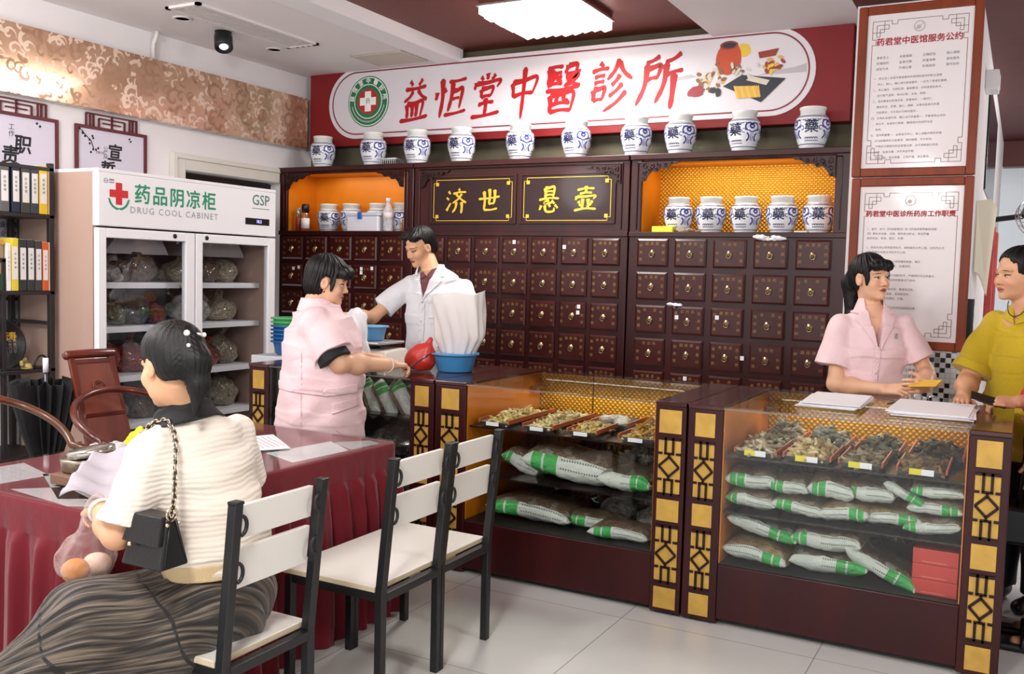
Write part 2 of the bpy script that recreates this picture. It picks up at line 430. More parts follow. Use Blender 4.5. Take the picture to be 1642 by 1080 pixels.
# ------------------------------------------------------------------ people
def frame(yaw, pitch=0, roll=0):
    """columns: right, forward, up"""
    y, p, r = (math.radians(a) for a in (yaw, pitch, roll))
    f = np.array((math.cos(y) * math.cos(p), math.sin(y) * math.cos(p), -math.sin(p))); r0 = np.array((math.sin(y), -math.cos(y), 0)); u0 = np.cross(r0, f)
    return np.stack((r0 * math.cos(r) + u0 * math.sin(r), f, u0 * math.cos(r) - r0 * math.sin(r)), 1)
def head(F, c, R, s=1.0, full=1.0, neck=None, nr=.05):
    c = np.array(c); T = lambda *p: c + R @ (np.array(p) * s)
    E = lambda p, r, k: F.u(s_ell(T(*p), np.array(r) * s, R), k)
    if neck is not None: F.u(s_cap(T(0, -.03, -.05), neck, nr * .98, nr * 1.12), .02)
    E((0, -.018, .035), (.074, .093, .082), .01)
    E((0, .016, -.03), (.060 * full, .064, .08), .02)
    E((0, .026, -.072), (.047 * full, .048, .036), .02)
    E((0, .066, -.096), (.019, .016, .014), .022)
    for q in (-1, 1):
        E((q * .036 * full, .05, -.03), (.024, .027, .026), .02)
        F.u(s_cap(T(q * .012, .076, .022), T(q * .042, .064, .02), .009 * s, .009 * s), .012)
    for q in (-1, 1): F.sub(s_ell(T(q * .031, .094, .001), np.array((.018, .018, .011)) * s, R), .014)
    for q in (-1, 1): E((q * .031, .0665, .0), (.0145, .0135, .0115), .003)
    F.u(s_cap(T(0, .076, .008), T(0, .090, -.026), .006 * s, .0095 * s), .014)
    E((0, .0935, -.0305), (.0105, .0095, .0085), .007)
    for q in (-1, 1): E((q * .0125, .083, -.034), (.0075, .0095, .007), .006)
    E((0, .079, -.0575), (.021, .010, .0055), .006); E((0, .077, -.0675), (.017, .010, .0065), .006)
    for q in (-1, 1):
        E((q * .073, -.012, -.008), (.010, .021, .033), .006)
        F.sub(s_ell(T(q * .084, -.006, -.004), np.array((.008, .011, .019)) * s, R), .004)
    return T
def hand(F, wrist, d, n, curl=(20, 30, 35, 40), thumb=(.62, .62, .35), s=1.0, tdir=(0, 0, 1), boxes=None, spread=1.0):
    """d: towards the fingers, n: the way the palm faces, tdir: roughly where the thumb side points"""
    w = np.array(wrist, float); d = np.array(d, float); d /= np.linalg.norm(d); n = np.array(n, float); n -= d * (n @ d); n /= np.linalg.norm(n); t = np.cross(n, d); t = t * (1 if t @ np.array(tdir) > 0 else -1)
    P = lambda a, b, c: w + (d * a + t * b + n * c) * s
    kn = [(.088, .030), (.092, .010), (.088, -.010), (.080, -.028)]
    for a, b in kn: F.u(s_cap(P(.008, b * .6, 0), P(a - .004, b, 0), .0145 * s, .0115 * s), .012)
    F.u(s_cap(P(.02, .012, .006), P(.05, .028, .008), .014 * s, .013 * s), .012)
    pts = [w]
    for i, (a, b) in enumerate(kn):
        L = (.070, .078, .072, .057)[i]; p = P(a, b, 0); ang = 0; r = (.0085, .0088, .0084, .0075)[i] * s
        sp = b * .9 * spread
        for j, (fr, cf) in enumerate(((.45, .8), (.3, 1.15), (.25, .8))):
            ang += math.radians(curl[i] * cf); dr = (d + t * sp * (1 if j == 0 else .4)); dr /= np.linalg.norm(dr)
            q = p + (dr * math.cos(ang) + n * math.sin(ang)) * L * fr * s
            F.u(s_cap(p, q, r * (1 - .1 * j), r * (1 - .1 * (j + 1))), .0045); p = q
        pts.append(p)
    p = P(.028, .030, .006); dr = d * thumb[0] + t * thumb[1] + n * thumb[2]; dr /= np.linalg.norm(dr); q = p + dr * .042 * s
    F.u(s_cap(p, q, .0125 * s, .0105 * s), .008); dr2 = dr + d * .45 - t * .25 + n * .1; dr2 /= np.linalg.norm(dr2); e = q + dr2 * .034 * s
    F.u(s_cap(q, e, .010 * s, .0078 * s), .004); pts.append(e)
    if boxes is not None: a = np.array(pts); boxes.append((a.min(0) - .03, a.max(0) + .03, .0028))
    return P
def skin_mat(name, col, c, R, s=1.0, lips='#a8544c', brow=1.0, gaze=0.0, closed=.55, mouth=.2):
    """skin with brows, eyes and lips of their own colour, laid out in the head's own frame"""
    m = bpy.data.materials.new(name); t = NT(m); b = t.b
    mp = t.new('ShaderNodeMapping', vector_type='TEXTURE'); t.put(mp.inputs[0], t.coord()); mp.inputs['Location'].default_value = tuple(c)
    mp.inputs['Rotation'].default_value = Matrix([list(r) for r in R]).to_euler(); mp.inputs['Scale'].default_value = (s, s, s)
    x, y, z = t.sep(mp.outputs[0])[:3]; ax = t.m('ABSOLUTE', x); fr = t.m('GREATER_THAN', y, .045)
    def ell(cx, cz, rx, rz, slope=0.0, src=None, soft=.35):
        u = t.m('DIVIDE', t.m('SUBTRACT', ax if src is None else src, cx), rx); zz = z if not slope else t.m('SUBTRACT', z, t.m('MULTIPLY', t.m('SUBTRACT', ax, cx), slope))
        v = t.m('DIVIDE', t.m('SUBTRACT', zz, cz), rz); q = t.m('ADD', t.m('MULTIPLY', u, u), t.m('MULTIPLY', v, v))
        n = t.new('ShaderNodeMapRange', interpolation_type='SMOOTHSTEP'); t.put(n.inputs[0], q); n.inputs[1].default_value = 1 + soft; n.inputs[2].default_value = 1 - soft
        return t.m('MULTIPLY', n.outputs[0], fr)
    base = C(col); n = t.noise(18, detail=2); k = t.mix(t.m('MULTIPLY', n, .35), base, tuple(a * q for a, q in zip(base[:3], (.92, .78, .70))) + (1,))
    k = t.mix(t.m('MULTIPLY', ell(.036, -.03, .022, .018, soft=.9), .28), k, C('#d88a76'))
    k = t.mix(ell(0, -.0625, .022, .0105, soft=.4), k, C(lips)); k = t.mix(t.m('MULTIPLY', ell(0, -.0625, .020, .0016 + .004 * mouth, soft=.6), .9), k, C('#3d1714'))
    k = t.mix(t.m('MULTIPLY', ell(.007, -.0385, .0038, .0022, soft=.6), .85), k, C('#4a2018'))
    k = t.mix(t.m('MULTIPLY', ell(.034, .0225, .0180, .0030, slope=-.10), .85 * brow), k, C('#17100e'))
    k = t.mix(t.m('MULTIPLY', ell(.0315, .002, .0160, .0062, slope=.02), .9), k, C('#1a0f0c'))
    k = t.mix(t.m('MULTIPLY', ell(.0315, -.0012, .0145, .0062 * closed, slope=.02), .95), k, C('#d9d2cc'))
    sx = t.m('SUBTRACT', ax, t.m('MULTIPLY', t.m('SIGN', x), gaze))
    iris = t.m('MULTIPLY', ell(.0315, -.0005, .0056, .0058 * max(closed, .5) , src=sx), 1.0); k = t.mix(iris, k, C('#120b08'))
    t.put(b.inputs['Base Color'], k); b.inputs['Roughness'].default_value = .48; b.inputs['Specular IOR Level'].default_value = .4
    b.inputs['Subsurface Weight'].default_value = .12; b.inputs['Subsurface Radius'].default_value = (.012, .005, .003); b.inputs['Subsurface Scale'].default_value = .6
    return m
def hair_mat():
    if 'hair' in MATS: return MATS['hair']
    m = bpy.data.materials.new('hair'); t = NT(m); t.b.inputs['Base Color'].default_value = C('#080707'); t.b.inputs['Roughness'].default_value = .5; t.b.inputs['Specular IOR Level'].default_value = .35
    t.bump(t.noise(160, detail=4, rough=.7, stretch=(1, 1, .07)), .45, .004); MATS['hair'] = m; return m
def strands(c, R, amp=.0022, n=46, seed=0):
    """grooves that run down from the crown"""
    c = np.array(c)
    def fn(x, y, z):
        p = [x - c[0], y - c[1], z - c[2]]; u, v, w = (p[0] * R[0, i] + p[1] * R[1, i] + p[2] * R[2, i] for i in range(3))
        a = np.arctan2(u, v + .03); r = w * 18
        return amp * (np.sin(a * n + 1.5 * np.sin(r + seed)) + .7 * np.sin(a * n * .43 + 2.1 * np.sin(r * .6 + 1.3 + seed)))
    return fn
def cloth_mat(name, col, rough=.8, weave=900, var=.04, wr=.25):
    if name in MATS: return MATS[name]
    m = bpy.data.materials.new(name); t = NT(m); b = t.b; c = C(col); n = t.noise(9, detail=4)
    t.put(b.inputs['Base Color'], t.ramp(n, [(.3, tuple(x * (1 - var) for x in c[:3]) + (1,)), (.7, c)]))
    b.inputs['Roughness'].default_value = rough; b.inputs['Sheen Weight'].default_value = .2; b.inputs['Specular IOR Level'].default_value = .25
    t.bump(t.noise(22, detail=5, rough=.55), wr, .02); MATS[name] = m; return m
def folds(dirs, amp=.003):
    """soft creases: sums of bent waves along the given directions (vector, frequency)"""
    D = [(np.array(d, f4) / np.linalg.norm(d), f, ph) for d, f, ph in dirs]
    def fn(x, y, z):
        v = 0
        for d, f, ph in D:
            q = (x * d[0] + y * d[1] + z * d[2]) * f + ph
            v = v + np.sin(q + 1.4 * np.sin(x * 13 + ph) + 1.2 * np.sin(z * 11 + 2 * ph) + 1.1 * np.sin(y * 15 + ph * 3))
        return (v * amp).astype(f4)
    return fn
# ------------------------------------------------------------------ the room
WHITE = M('wall_white', '#e9e5e6', .75, var=.02, vscale=3, bump=.05, bscale=120)
CEIL = M('ceiling_white', '#ece6e5', .85)
OLIVE_SHADE = M('wall_shaded_olive', '#5a5442', .8, var=.08)  # shade over the cabinets is put into the back wall's colour
REDCEIL = M('ceiling_dark_red', '#5a2624', .6, var=.08)
WOOD = M('rosewood', '#320b0a', .34, coat=.08, var=.35, vscale=7, stretch=(1, 1, .12), spec=.3)
WOODD = M('rosewood_dark', '#280a0a', .34, coat=.08, spec=.3, var=.3, vscale=9, stretch=(.12, 1, 1))
BLACK = M('black_plastic', '#121214', .4); DARK = M('dark_interior', '#141214', .7)
GOLDPAINT = M('gold_paint', '#e2b838', .38, metal=.35)
CHROME = M('chrome', '#c9c9cc', .18, metal=1); WPAINT = M('white_lacquer', '#ecebee', .35)
PAPER = M('paper_white', '#efeef2', .8)

def floor_mat():
    m = bpy.data.materials.new('floor_tiles'); t = NT(m); x, y, z = t.sep(t.coord())[:3]
    def gap(v, o):
        q = t.m('FRACT', t.m('DIVIDE', t.m('SUBTRACT', v, o - 40), .82)); e = t.m('ABSOLUTE', t.m('SUBTRACT', q, .5)); return t.m('GREATER_THAN', e, .4972)
    g = t.m('MAXIMUM', gap(x, -.83), gap(y, 3.63)); n = t.noise(5, detail=6, rough=.65)
    k = t.ramp(n, [(.2, C('#d6d8d4')), (.8, C('#dcdeda'))])
    t.put(t.b.inputs['Base Color'], t.mix(g, k, C('#9c9c98'))); t.b.inputs['Roughness'].default_value = .24; return m
struct(bx('floor', (-5.5, -6, -.1), (5, 15, 0), floor_mat(), bevel=0))
b = MB(); b.box((-5.45, -6, 0), (-5.3, 4.83, 3.3)); b.box((-5.45, 5.86, 0), (-5.3, 6.35, 3.3)); b.box((-5.45, 4.83, 2.17), (-5.3, 5.86, 3.3)); struct(b.build('wall_left', WHITE))
struct(bx('wall_back', (-5.3, 6.2, 0), (-.95, 6.35, 3.3), OLIVE_SHADE, bevel=0))
struct(bx('wall_right', (4.6, -6, 0), (4.75, 15, 3.3), WHITE, bevel=0))
struct(bx('wall_far', (-2.5, 14, 0), (4.6, 14.15, 3.3), M('far_wall', '#dfe4ea', .8), bevel=0))
b = MB(); b.box((-7.0, 4.6, 0), (-6.9, 6.2, 2.6)); b.box((-6.95, 6.1, 0), (-5.46, 6.2, 2.6)); b.box((-6.95, 4.6, 0), (-5.46, 4.7, 2.6)); b.box((-7, 4.6, 2.5), (-5.46, 6.2, 2.6)); struct(b.build('wall_corridor', M('corridor_shade', '#8d7f74', .8)))  # shade beyond the doorway is put into the grey-brown
# casing round the doorway behind the cabinet for cool drugs
b = MB(); CR = M('casing_cream', '#dcd8cf', .5)
b.box((-5.3, 4.71, 0), (-5.27, 4.83, 2.275)); b.box((-5.3, 4.83, 2.165), (-5.27, 5.795, 2.275)); b.box((-5.27, 4.71, 0), (-5.255, 4.745, 2.275)); b.box((-5.27, 4.745, 2.24), (-5.255, 5.795, 2.275))
struct(b.build('door_1', CR, bevel=.004))
struct(bx('trim_3', (-5.44, 4.84, 2.11), (-5.42, 5.85, 2.16), BLACK, bevel=0))
# ceiling: white margin, slatted brown recess, white panel, dark red field
struct(bx('ceiling', (-5.3, -6, 3.06), (-3.97, 6.2, 3.3), CEIL, bevel=0))
def slat_mat():
    m = bpy.data.materials.new('brown_slats'); t = NT(m); x, y, z = t.sep(t.coord())[:3]
    w = t.m('ABSOLUTE', t.m('SINE', t.m('MULTIPLY', y, 125)))
    t.put(t.b.inputs['Base Color'], t.mix(w, C('#431a13'), C('#7d3a2c'))); t.b.inputs['Roughness'].default_value = .5; t.bump(w, .5, .008); return m
struct(bx('ceiling_recess', (-3.97, -6, 3.15), (-1.86, 6.2, 3.3), slat_mat(), bevel=0))
struct(bx('ceiling_panel', (-1.86, -6, 3.06), (-.925, 6.2, 3.3), M('ceiling_panel_white', '#e6e2e4', .8), bevel=0))
struct(bx('ceiling_hall', (-.925, -6, 3.06), (4.6, 11.6, 3.3), REDCEIL, bevel=0))
struct(bx('trim_1', (-3.97, -6, 3.055), (-3.78, 6.12, 3.16), M('trim_bright', '#f6f4f6', .5), bevel=0))
struct(bx('ceiling_far', (-2.5, 11.7, 3.06), (4.6, 14, 3.3), CEIL, bevel=0))
struct(bx('trim_4', (-.27, 11.55, 2.78), (4.6, 11.75, 3.06), M('lintel_red', '#54201f', .5), bevel=.01))
def swirl_mat():
    """rose-gold wall panel with scrolls: a spiral in every cell of a Voronoi pattern"""
    m = bpy.data.materials.new('rose_gold_scrolls'); t = NT(m); co = t.coord(); mp = t.new('ShaderNodeMapping'); t.put(mp.inputs[0], co); mp.inputs['Scale'].default_value = (0, 1, 1)
    nz = t.new('ShaderNodeTexNoise'); t.put(nz.inputs['Vector'], mp.outputs[0]); nz.inputs['Scale'].default_value = 5
    out = None
    for sc, tw in ((6.5, 75), (11, 120)):
        v = t.new('ShaderNodeTexVoronoi'); t.put(v.inputs['Vector'], mp.outputs[0]); v.inputs['Scale'].default_value = sc
        d = t.new('ShaderNodeVectorMath', operation='SUBTRACT'); t.put(d.inputs[0], mp.outputs[0]); t.put(d.inputs[1], v.outputs['Position'])
        dx, dy, dz = t.sep(d.outputs[0])[:3]; th = t.m('ARCTAN2', dz, dy); r = t.m('SQRT', t.m('ADD', t.m('MULTIPLY', dy, dy), t.m('MULTIPLY', dz, dz)))
        s = t.m('SINE', t.m('ADD', t.m('MULTIPLY_ADD', r, tw, th), t.m('MULTIPLY', nz.outputs[0], 3)))
        k = t.m('MULTIPLY', t.m('GREATER_THAN', s, .55), t.m('LESS_THAN', r, .5 / sc)); out = k if out is None else t.m('MAXIMUM', out, k)
    pale = t.m('GREATER_THAN', nz.outputs[0], .5)
    t.put(t.b.inputs['Base Color'], t.mix(out, C('#c9a184'), t.mix(pale, C('#a67f64'), C('#ead0bc'))))
    t.b.inputs['Metallic'].default_value = .55; t.put(t.b.inputs['Roughness'], t.m('MULTIPLY_ADD', out, .2, .16)); t.b.inputs['Coat Weight'].default_value = .6; t.b.inputs['Coat Roughness'].default_value = .05; return m
struct(bx('trim_2', (-5.3, 1, 2.46), (-5.22, 6.06, 2.868), swirl_mat(), bevel=.002))
# pillar with mosaic foot
def mosaic_mat():
    m = bpy.data.materials.new('mosaic_tiles'); t = NT(m); x, y, z = t.sep(t.coord())[:3]
    s = .028; v = t.new('ShaderNodeCombineXYZ'); ix = t.m('FLOOR', t.m('DIVIDE', x, s)); iz = t.m('FLOOR', t.m('DIVIDE', z, s)); t.put(v.inputs[0], ix); t.put(v.inputs[1], iz)
    wn = t.new('ShaderNodeTexWhiteNoise'); t.put(wn.inputs[0], v.outputs[0]); ch = t.m('PINGPONG', t.m('ADD', ix, iz), 1.0)
    k = t.m('MULTIPLY', t.m('GREATER_THAN', ch, .5), t.m('GREATER_THAN', wn.outputs[0], .35)); k = t.m('MULTIPLY', k, t.m('GREATER_THAN', x, .42))
    gx = t.m('GREATER_THAN', t.m('ABSOLUTE', t.m('SUBTRACT', t.m('FRACT', t.m('DIVIDE', x, s)), .5)), .44); gz = t.m('GREATER_THAN', t.m('ABSOLUTE', t.m('SUBTRACT', t.m('FRACT', t.m('DIVIDE', z, s)), .5)), .44)
    lt = t.mix(t.m('GREATER_THAN', wn.outputs[0], .8), C('#c3cbd0'), C('#8d9396')); c = t.mix(k, lt, C('#10141c')); t.put(t.b.inputs['Base Color'], t.mix(t.m('MAXIMUM', gx, gz), c, C('#a9aeb0')))
    t.b.inputs['Roughness'].default_value = .15; return m
struct(bx('wall_pillar', (-.915, 5.74, 0), (-.275, 6.35, 3.06), WHITE, bevel=0))
o = bx('trim_6', (-.915, 5.725, 0), (-.275, 5.741, 1.14), mosaic_mat(), bevel=0, loc=(-.915, 5.73, 0)); struct(o)
struct(bx('wall_side', (-.42, 6.35, 0), (-.275, 11.6, 3.06), WHITE, bevel=0))

# ---------------------------------------------------------------- signboard over the cabinets
sg = thing('signboard', 'long red clinic signboard with white rounded field and red characters on the back wall', 'sign', (-3.1, 6.2, 2.48))
SRED = M('sign_red', '#7c191c', .5, spec=.3); SWHITE = M('sign_white', '#d3cdd3', .4, coat=.1); CHAR = M('sign_characters', '#a8141a', .5, spec=.3); SLINE = M('sign_line', '#7c2028', .4)
YF = 6.09
bx('backboard', (-5.22, YF, 2.475), (-.985, 6.2, 3.085), SRED, sg, .004)
def stadium(x0, x1, z0, z1, n=24):
    r = (z1 - z0) / 2; c = (z0 + z1) / 2; p = []
    for k in range(n + 1): a = -math.pi / 2 + math.pi * k / n; p.append((x1 - r + r * math.cos(a), c + r * math.sin(a)))
    for k in range(n + 1): a = math.pi / 2 + math.pi * k / n; p.append((x0 + r + r * math.cos(a), c + r * math.sin(a)))
    return p
UX, UZ = (1, 0, 0), (0, 0, 1)   # UX x UZ points to -Y: toward the room
MB().prism(stadium(-5.02, -1.2, 2.53, 3.08), (0, YF + .001, 0), UX, UZ, .006).build('white_field', SWHITE, sg)
MB().ring(stadium(-4.985, -1.235, 2.56, 3.053), stadium(-4.975, -1.245, 2.57, 3.043), (0, YF - .004, 0), UX, UZ, .003).build('border_line', SLINE, sg)
# red brush characters, written stroke by stroke (x, y in a unit square)
BRUSH = {
 '益': '28,95 38,84|72,98 60,84|12,76 50,77 88,81|42,72 30,58 10,48|58,74 74,60 94,50|22,42 26,10|22,42 50,43 80,47 74,12|42,42 43,12|58,43 58,12|0,5 50,7 102,13',
 '恆': '6,66 3,46|20,100 20,0|28,74 36,64|42,90 70,91 98,95|56,88 54,50 46,14|56,66 72,67 88,70 82,20|58,45 80,48|34,6 70,9 104,15',
 '堂': '50,102 50,87|28,95 36,86|76,98 64,86|13,82 8,66|13,79 50,80 94,84 84,68|32,66 34,46|32,66 50,67 72,69 66,48|34,47 66,50|26,30 78,35|50,45 50,5|4,3 50,5 100,11',
 '中': '12,72 18,40|12,72 50,75 92,80 80,44|18,42 82,48|50,104 51,50 50,-8',
 '醫': '6,92 48,95|12,92 11,58|9,58 50,61|26,89 18,78|20,80 46,83|15,71 48,74|31,82 27,72 14,62|33,72 46,63|61,97 54,80|60,95 84,97 84,83 96,84|56,74 88,77 76,64 54,55|62,71 76,60 98,53|6,47 50,48 98,53|20,38 22,2|20,38 50,39 82,41 78,2|42,47 36,22|58,48 58,27 72,25|24,18 76,20|22,3 80,5',
 '診': '20,99 29,90|2,81 44,86|10,69 36,72|10,57 36,60|10,44 12,20|10,44 24,45 38,47 34,22|12,21 36,24|68,103 58,80 42,62|68,98 82,76 104,60|73,71 54,50|81,53 50,28|92,37 70,15 40,-2',
 '所': '44,98 28,90 12,86|16,85 14,40 -2,2|16,74 30,76 48,79 42,52|18,52 44,56|94,100 78,90 58,84|62,84 60,42 44,4|62,58 102,66|82,61 83,20 82,-10',
 '济': '8,92 18,80|0,64 12,55|2,8 10,22 22,42|60,103 65,91|32,81 98,88|77,82 58,58 30,40|46,81 70,60 100,42|51,46 47,20 32,0|77,46 77,-4',
 '世': '-2,57 50,60 102,67|24,90 27,10|26,11 60,11 92,17|50,100 50,34|76,96 74,36|50,35 76,38',
 '悬': '30,98 32,52|30,98 50,99 72,101 68,53|34,83 66,84|34,68 66,70|4,49 96,55|50,50 30,35 70,39|62,47 76,33|16,27 8,8|32,28 40,3 72,3 76,18|50,31 57,20|78,29 92,15',
 '壶': '12,87 88,93|50,103 50,74|24,72 78,76|11,62 7,47|11,60 50,61 93,64 84,50|38,52 36,10|62,52 62,10|20,43 29,22|81,45 70,24|2,5 100,11'}
def brush(b, ch, cx, y, cz, w, h, thick=.085, shear=.10, rise=.0):
    lay = 0
    for st in BRUSH[ch].split('|'):
        P = [Vector([float(q) / 100 for q in p.split(',')]) for p in st.split()]; lay += 1
        if len(P) == 2: d = P[1] - P[0]; P = [P[0], P[0] + d * .5 + Vector((-d.y, d.x)) * .05, P[1]]
        S = []; Q = [P[0] * 2 - P[1]] + P + [P[-1] * 2 - P[-2]]
        for i in range(1, len(Q) - 2):
            for k in range(8):
                t = k / 8; a, b_, c_, d = Q[i - 1], Q[i], Q[i + 1], Q[i + 2]; S.append(.5 * (2 * b_ + (c_ - a) * t + (2 * a - 5 * b_ + 4 * c_ - d) * t * t + (3 * b_ - a - 3 * c_ + d) * t ** 3))
        S.append(P[-1]); L = sum((q - p).length for p, q in zip(S, S[1:])); n = len(S)
        hz = abs((P[-1] - P[0]).x) / (L + 1e-6); T = thick * (1.12 - .42 * hz) * (1 if L > .25 else .95); lf = []; rt = []
        for i, p in enumerate(S):
            d = (S[min(i + 1, n - 1)] - S[max(i - 1, 0)]).normalized(); q = i / (n - 1); wd = T * (.62 + .5 * (1 - q) ** 3 + .30 * max(0, q - .6) * 2.5) * (1 if 0 < i < n - 1 else .35) / 2
            if len(st.split()) > 2 or hz < .5: wd *= 1 - .55 * max(0, q - .75) * 4 * (hz < .8)
            nn = Vector((-d.y, d.x)); lf.append(p + nn * wd); rt.append(p - nn * wd)
        W = lambda p: (cx + w * ((p.x - .5) + shear * (p.y - .5) * h / w), y - lay * .00004, cz + h * (p.y - .5) + rise * w * (p.x - .5))
        vs = [W(p) for p in lf] + [W(p) for p in rt]; b.add(vs, [(n + i, n + i + 1, i + 1, i) for i in range(n - 1)])
b = MB()
for ch, x, z, w_, h_ in (('益', -4.183, 2.795, .25, .33), ('恆', -3.862, 2.797, .27, .29), ('堂', -3.552, 2.79, .25, .315), ('中', -3.244, 2.795, .245, .33), ('醫', -2.934, 2.8, .29, .34), ('診', -2.571, 2.795, .30, .33), ('所', -2.21, 2.808, .295, .33)): brush(b, ch, x, YF - .0075, z, w_, h_, .155, rise=.02)
b.build('lettering', CHAR, sg)
# round green emblem with white cross
def disc(r, n=48, cx=0, cz=0, sx=1): return [(cx + r * sx * math.cos(2 * math.pi * k / n), cz + r * math.sin(2 * math.pi * k / n)) for k in range(n)]
EG = M('emblem_green', '#1f6a45', .4); EW = M('emblem_white', '#e6e8e4', .4); ER = M('emblem_red', '#b01f26', .4)
b = MB(); cx, cz, y0 = -4.625, 2.815, YF - .0065
b.prism(disc(.198, cx=cx, cz=cz), (0, y0, 0), UX, UZ, .001, 0); b.prism(disc(.19, cx=cx, cz=cz), (0, y0 - .001, 0), UX, UZ, .001, 1); b.prism(disc(.183, cx=cx, cz=cz), (0, y0 - .002, 0), UX, UZ, .001, 0)
b.prism(disc(.135, cx=cx, cz=cz), (0, y0 - .003, 0), UX, UZ, .001, 1); b.prism(disc(.128, cx=cx, cz=cz), (0, y0 - .004, 0), UX, UZ, .001, 0); b.prism(disc(.098, cx=cx, cz=cz), (0, y0 - .005, 0), UX, UZ, .001, 2)
w = .03; L = .078
b.prism([(cx - w, cz - L), (cx + w, cz - L), (cx + w, cz - w), (cx + L, cz - w), (cx + L, cz + w), (cx + w, cz + w), (cx + w, cz + L), (cx - w, cz + L), (cx - w, cz + w), (cx - L, cz + w), (cx - L, cz - w), (cx - w, cz - w)], (0, y0 - .006, 0), UX, UZ, .001, 1)
for a0, a1 in ((8, 172),):
    s = '益恆堂中醫診所'
    for i, ch in enumerate(s):
        a = math.radians(170 - 160 * i / (len(s) - 1)); b.mesh(text_mesh(ch, .045, .001), onback(cx + .158 * math.cos(a), y0 - .004, cz + .158 * math.sin(a)) @ Matrix.Rotation(a - math.pi / 2, 4, 'Z'), 1)
for i in range(26):
    a = math.radians(195 + 150 * i / 25); b.prism([(-.003, -.006), (.003, -.006), (.003, .006), (-.003, .006)], (cx + .158 * math.cos(a), y0 - .004, cz + .158 * math.sin(a)), UX, UZ, .001, 1)
b.mesh(text_mesh('药', .045), onback(cx, y0 - .0075, cz), 0)
b.build('emblem', [EG, EW, ER], sg)
# printed still life of herbs
b = MB(); yp = YF - .0058; pm = [M('print_clay', '#b8431f', .5), M('print_dark', '#23222c', .5), M('print_straw', '#cfa049', .5), M('print_yellow', '#d9b73c', .5), M('print_bark', '#8a2f1e', .5), M('print_brown', '#7d5a3a', .5), M('print_pale', '#c8bfae', .5), M('print_mist', '#b3abb1', .5), M('print_crimson', '#8e2330', .5)]
lay = [0]
def blot(x, z, rx, rz, mi, n=14, ir=.12, rot=0):
    lay[0] += 1; p = []
    for k in range(n):
        a = 2 * math.pi * k / n; q = 1 + random.uniform(-ir, ir); u, v = rx * q * math.cos(a), rz * q * math.sin(a); p.append((x + u * math.cos(rot) - v * math.sin(rot), z + u * math.sin(rot) + v * math.cos(rot)))
    b.prism(p, (0, yp - lay[0] * .00008, 0), UX, UZ, .0001, mi)
b.prism([(-1.56, 2.79), (-1.45, 2.815), (-1.33, 2.825), (-1.255, 2.845), (-1.255, 2.79)], (0, yp, 0), UX, UZ, .0001, 7)
b.prism([(-2.20, 2.80), (-2.0, 2.83), (-1.95, 2.81), (-2.1, 2.79)], (0, yp, 0), UX, UZ, .0001, 7)
blot(-1.655, 2.955, .05, .045, 3, ir=.08); blot(-1.75, 2.91, .085, .105, 0, ir=.03, n=24); blot(-1.75, 2.995, .06, .028, 4, ir=.02, n=20); blot(-1.75, 2.995, .045, .018, 1, ir=.02, n=18)
for i in range(34): blot(-1.88 + random.gauss(0, .055), 2.79 + random.gauss(0, .035), .02, .013, random.choice((5, 2, 6, 5)), rot=random.uniform(0, 3), n=8)
b.prism([(-1.56, 2.935), (-1.43, 2.95), (-1.45, 2.905), (-1.55, 2.895)], (0, yp - .004, 0), UX, UZ, .0001, 4)
for i in range(22): blot(-1.48 + random.gauss(0, .04), 2.845 + random.gauss(0, .022), .02, .011, random.choice((2, 4, 3)), rot=random.uniform(0, 3), n=8)
b.prism([(-1.78, 2.735), (-1.66, 2.80), (-1.38, 2.76), (-1.53, 2.62)], (0, yp - .0045, 0), UX, UZ, .0001, 1)
b.prism([(-1.60, 2.79), (-1.48, 2.755), (-1.50, 2.725), (-1.63, 2.765)], (0, yp - .0046, 0), UX, UZ, .0001, 6)
for i in range(12): x = -1.71 + i * .013; b.prism([(x, 2.735 - i * .002), (x + .02, 2.73), (x + .045 - i * .001, 2.655), (x + .025, 2.65)], (0, yp - .0047 - i * .00005, 0), UX, UZ, .0001, 2 + (i % 3 == 0))
for i in range(16): blot(-1.68 + random.gauss(0, .03), 2.83 + random.gauss(0, .02), .016, .01, random.choice((6, 6, 5)), rot=random.uniform(0, 3), n=8)
blot(-1.96, 2.715, .058, .035, 8, rot=.2); blot(-1.845, 2.715, .022, .02, 1); blot(-1.81, 2.70, .018, .03, 1)
b.build('printed_picture', pm, sg)

# ---------------------------------------------------------------- ceiling fittings
lamp = thing('ceiling_lamp', 'square crystal ceiling lamp glowing white in the brown slatted recess', 'lamp', (-2.69, 5.33, 3.05))
bx('base_plate', (-3.0, 5.02, 3.115), (-2.38, 5.64, 3.15), M('lamp_steel', '#7a4038', .3, metal=.6), lamp)
LG = M('lamp_glow', '#fff8ee', .4, emit=7)
b = MB()
n = 9
for i in range(n):
    for j in range(n):
        x = -3.0 + .62 * (i + .5) / n; y = 5.02 + .62 * (j + .5) / n; d = random.uniform(.0, .012); s = .62 / n / 2 * .93
        b.add([(x - s, y - s, 3.116), (x + s, y - s, 3.116), (x + s, y + s, 3.116), (x - s, y + s, 3.116), (x - s, y - s, 3.06 - d), (x + s, y - s, 3.06 - d), (x + s, y + s, 3.06 - d), (x - s, y + s, 3.06 - d), (x, y, 3.04 - d)], [(0, 3, 7, 4), (0, 4, 5, 1), (1, 5, 6, 2), (2, 6, 7, 3), (4, 8, 5), (5, 8, 6), (6, 8, 7), (7, 8, 4)])
b.build('crystal_diffuser', LG, lamp)
bx('edge_trim', (-3.012, 5.008, 3.10), (-2.368, 5.652, 3.117), CHROME, lamp)
v = thing('air_vent', 'long white air-conditioning vent with slats in the white ceiling', 'vent', (-4.56, 4.69, 3.06))
VW = M('vent_white', '#e4dedd', .5)
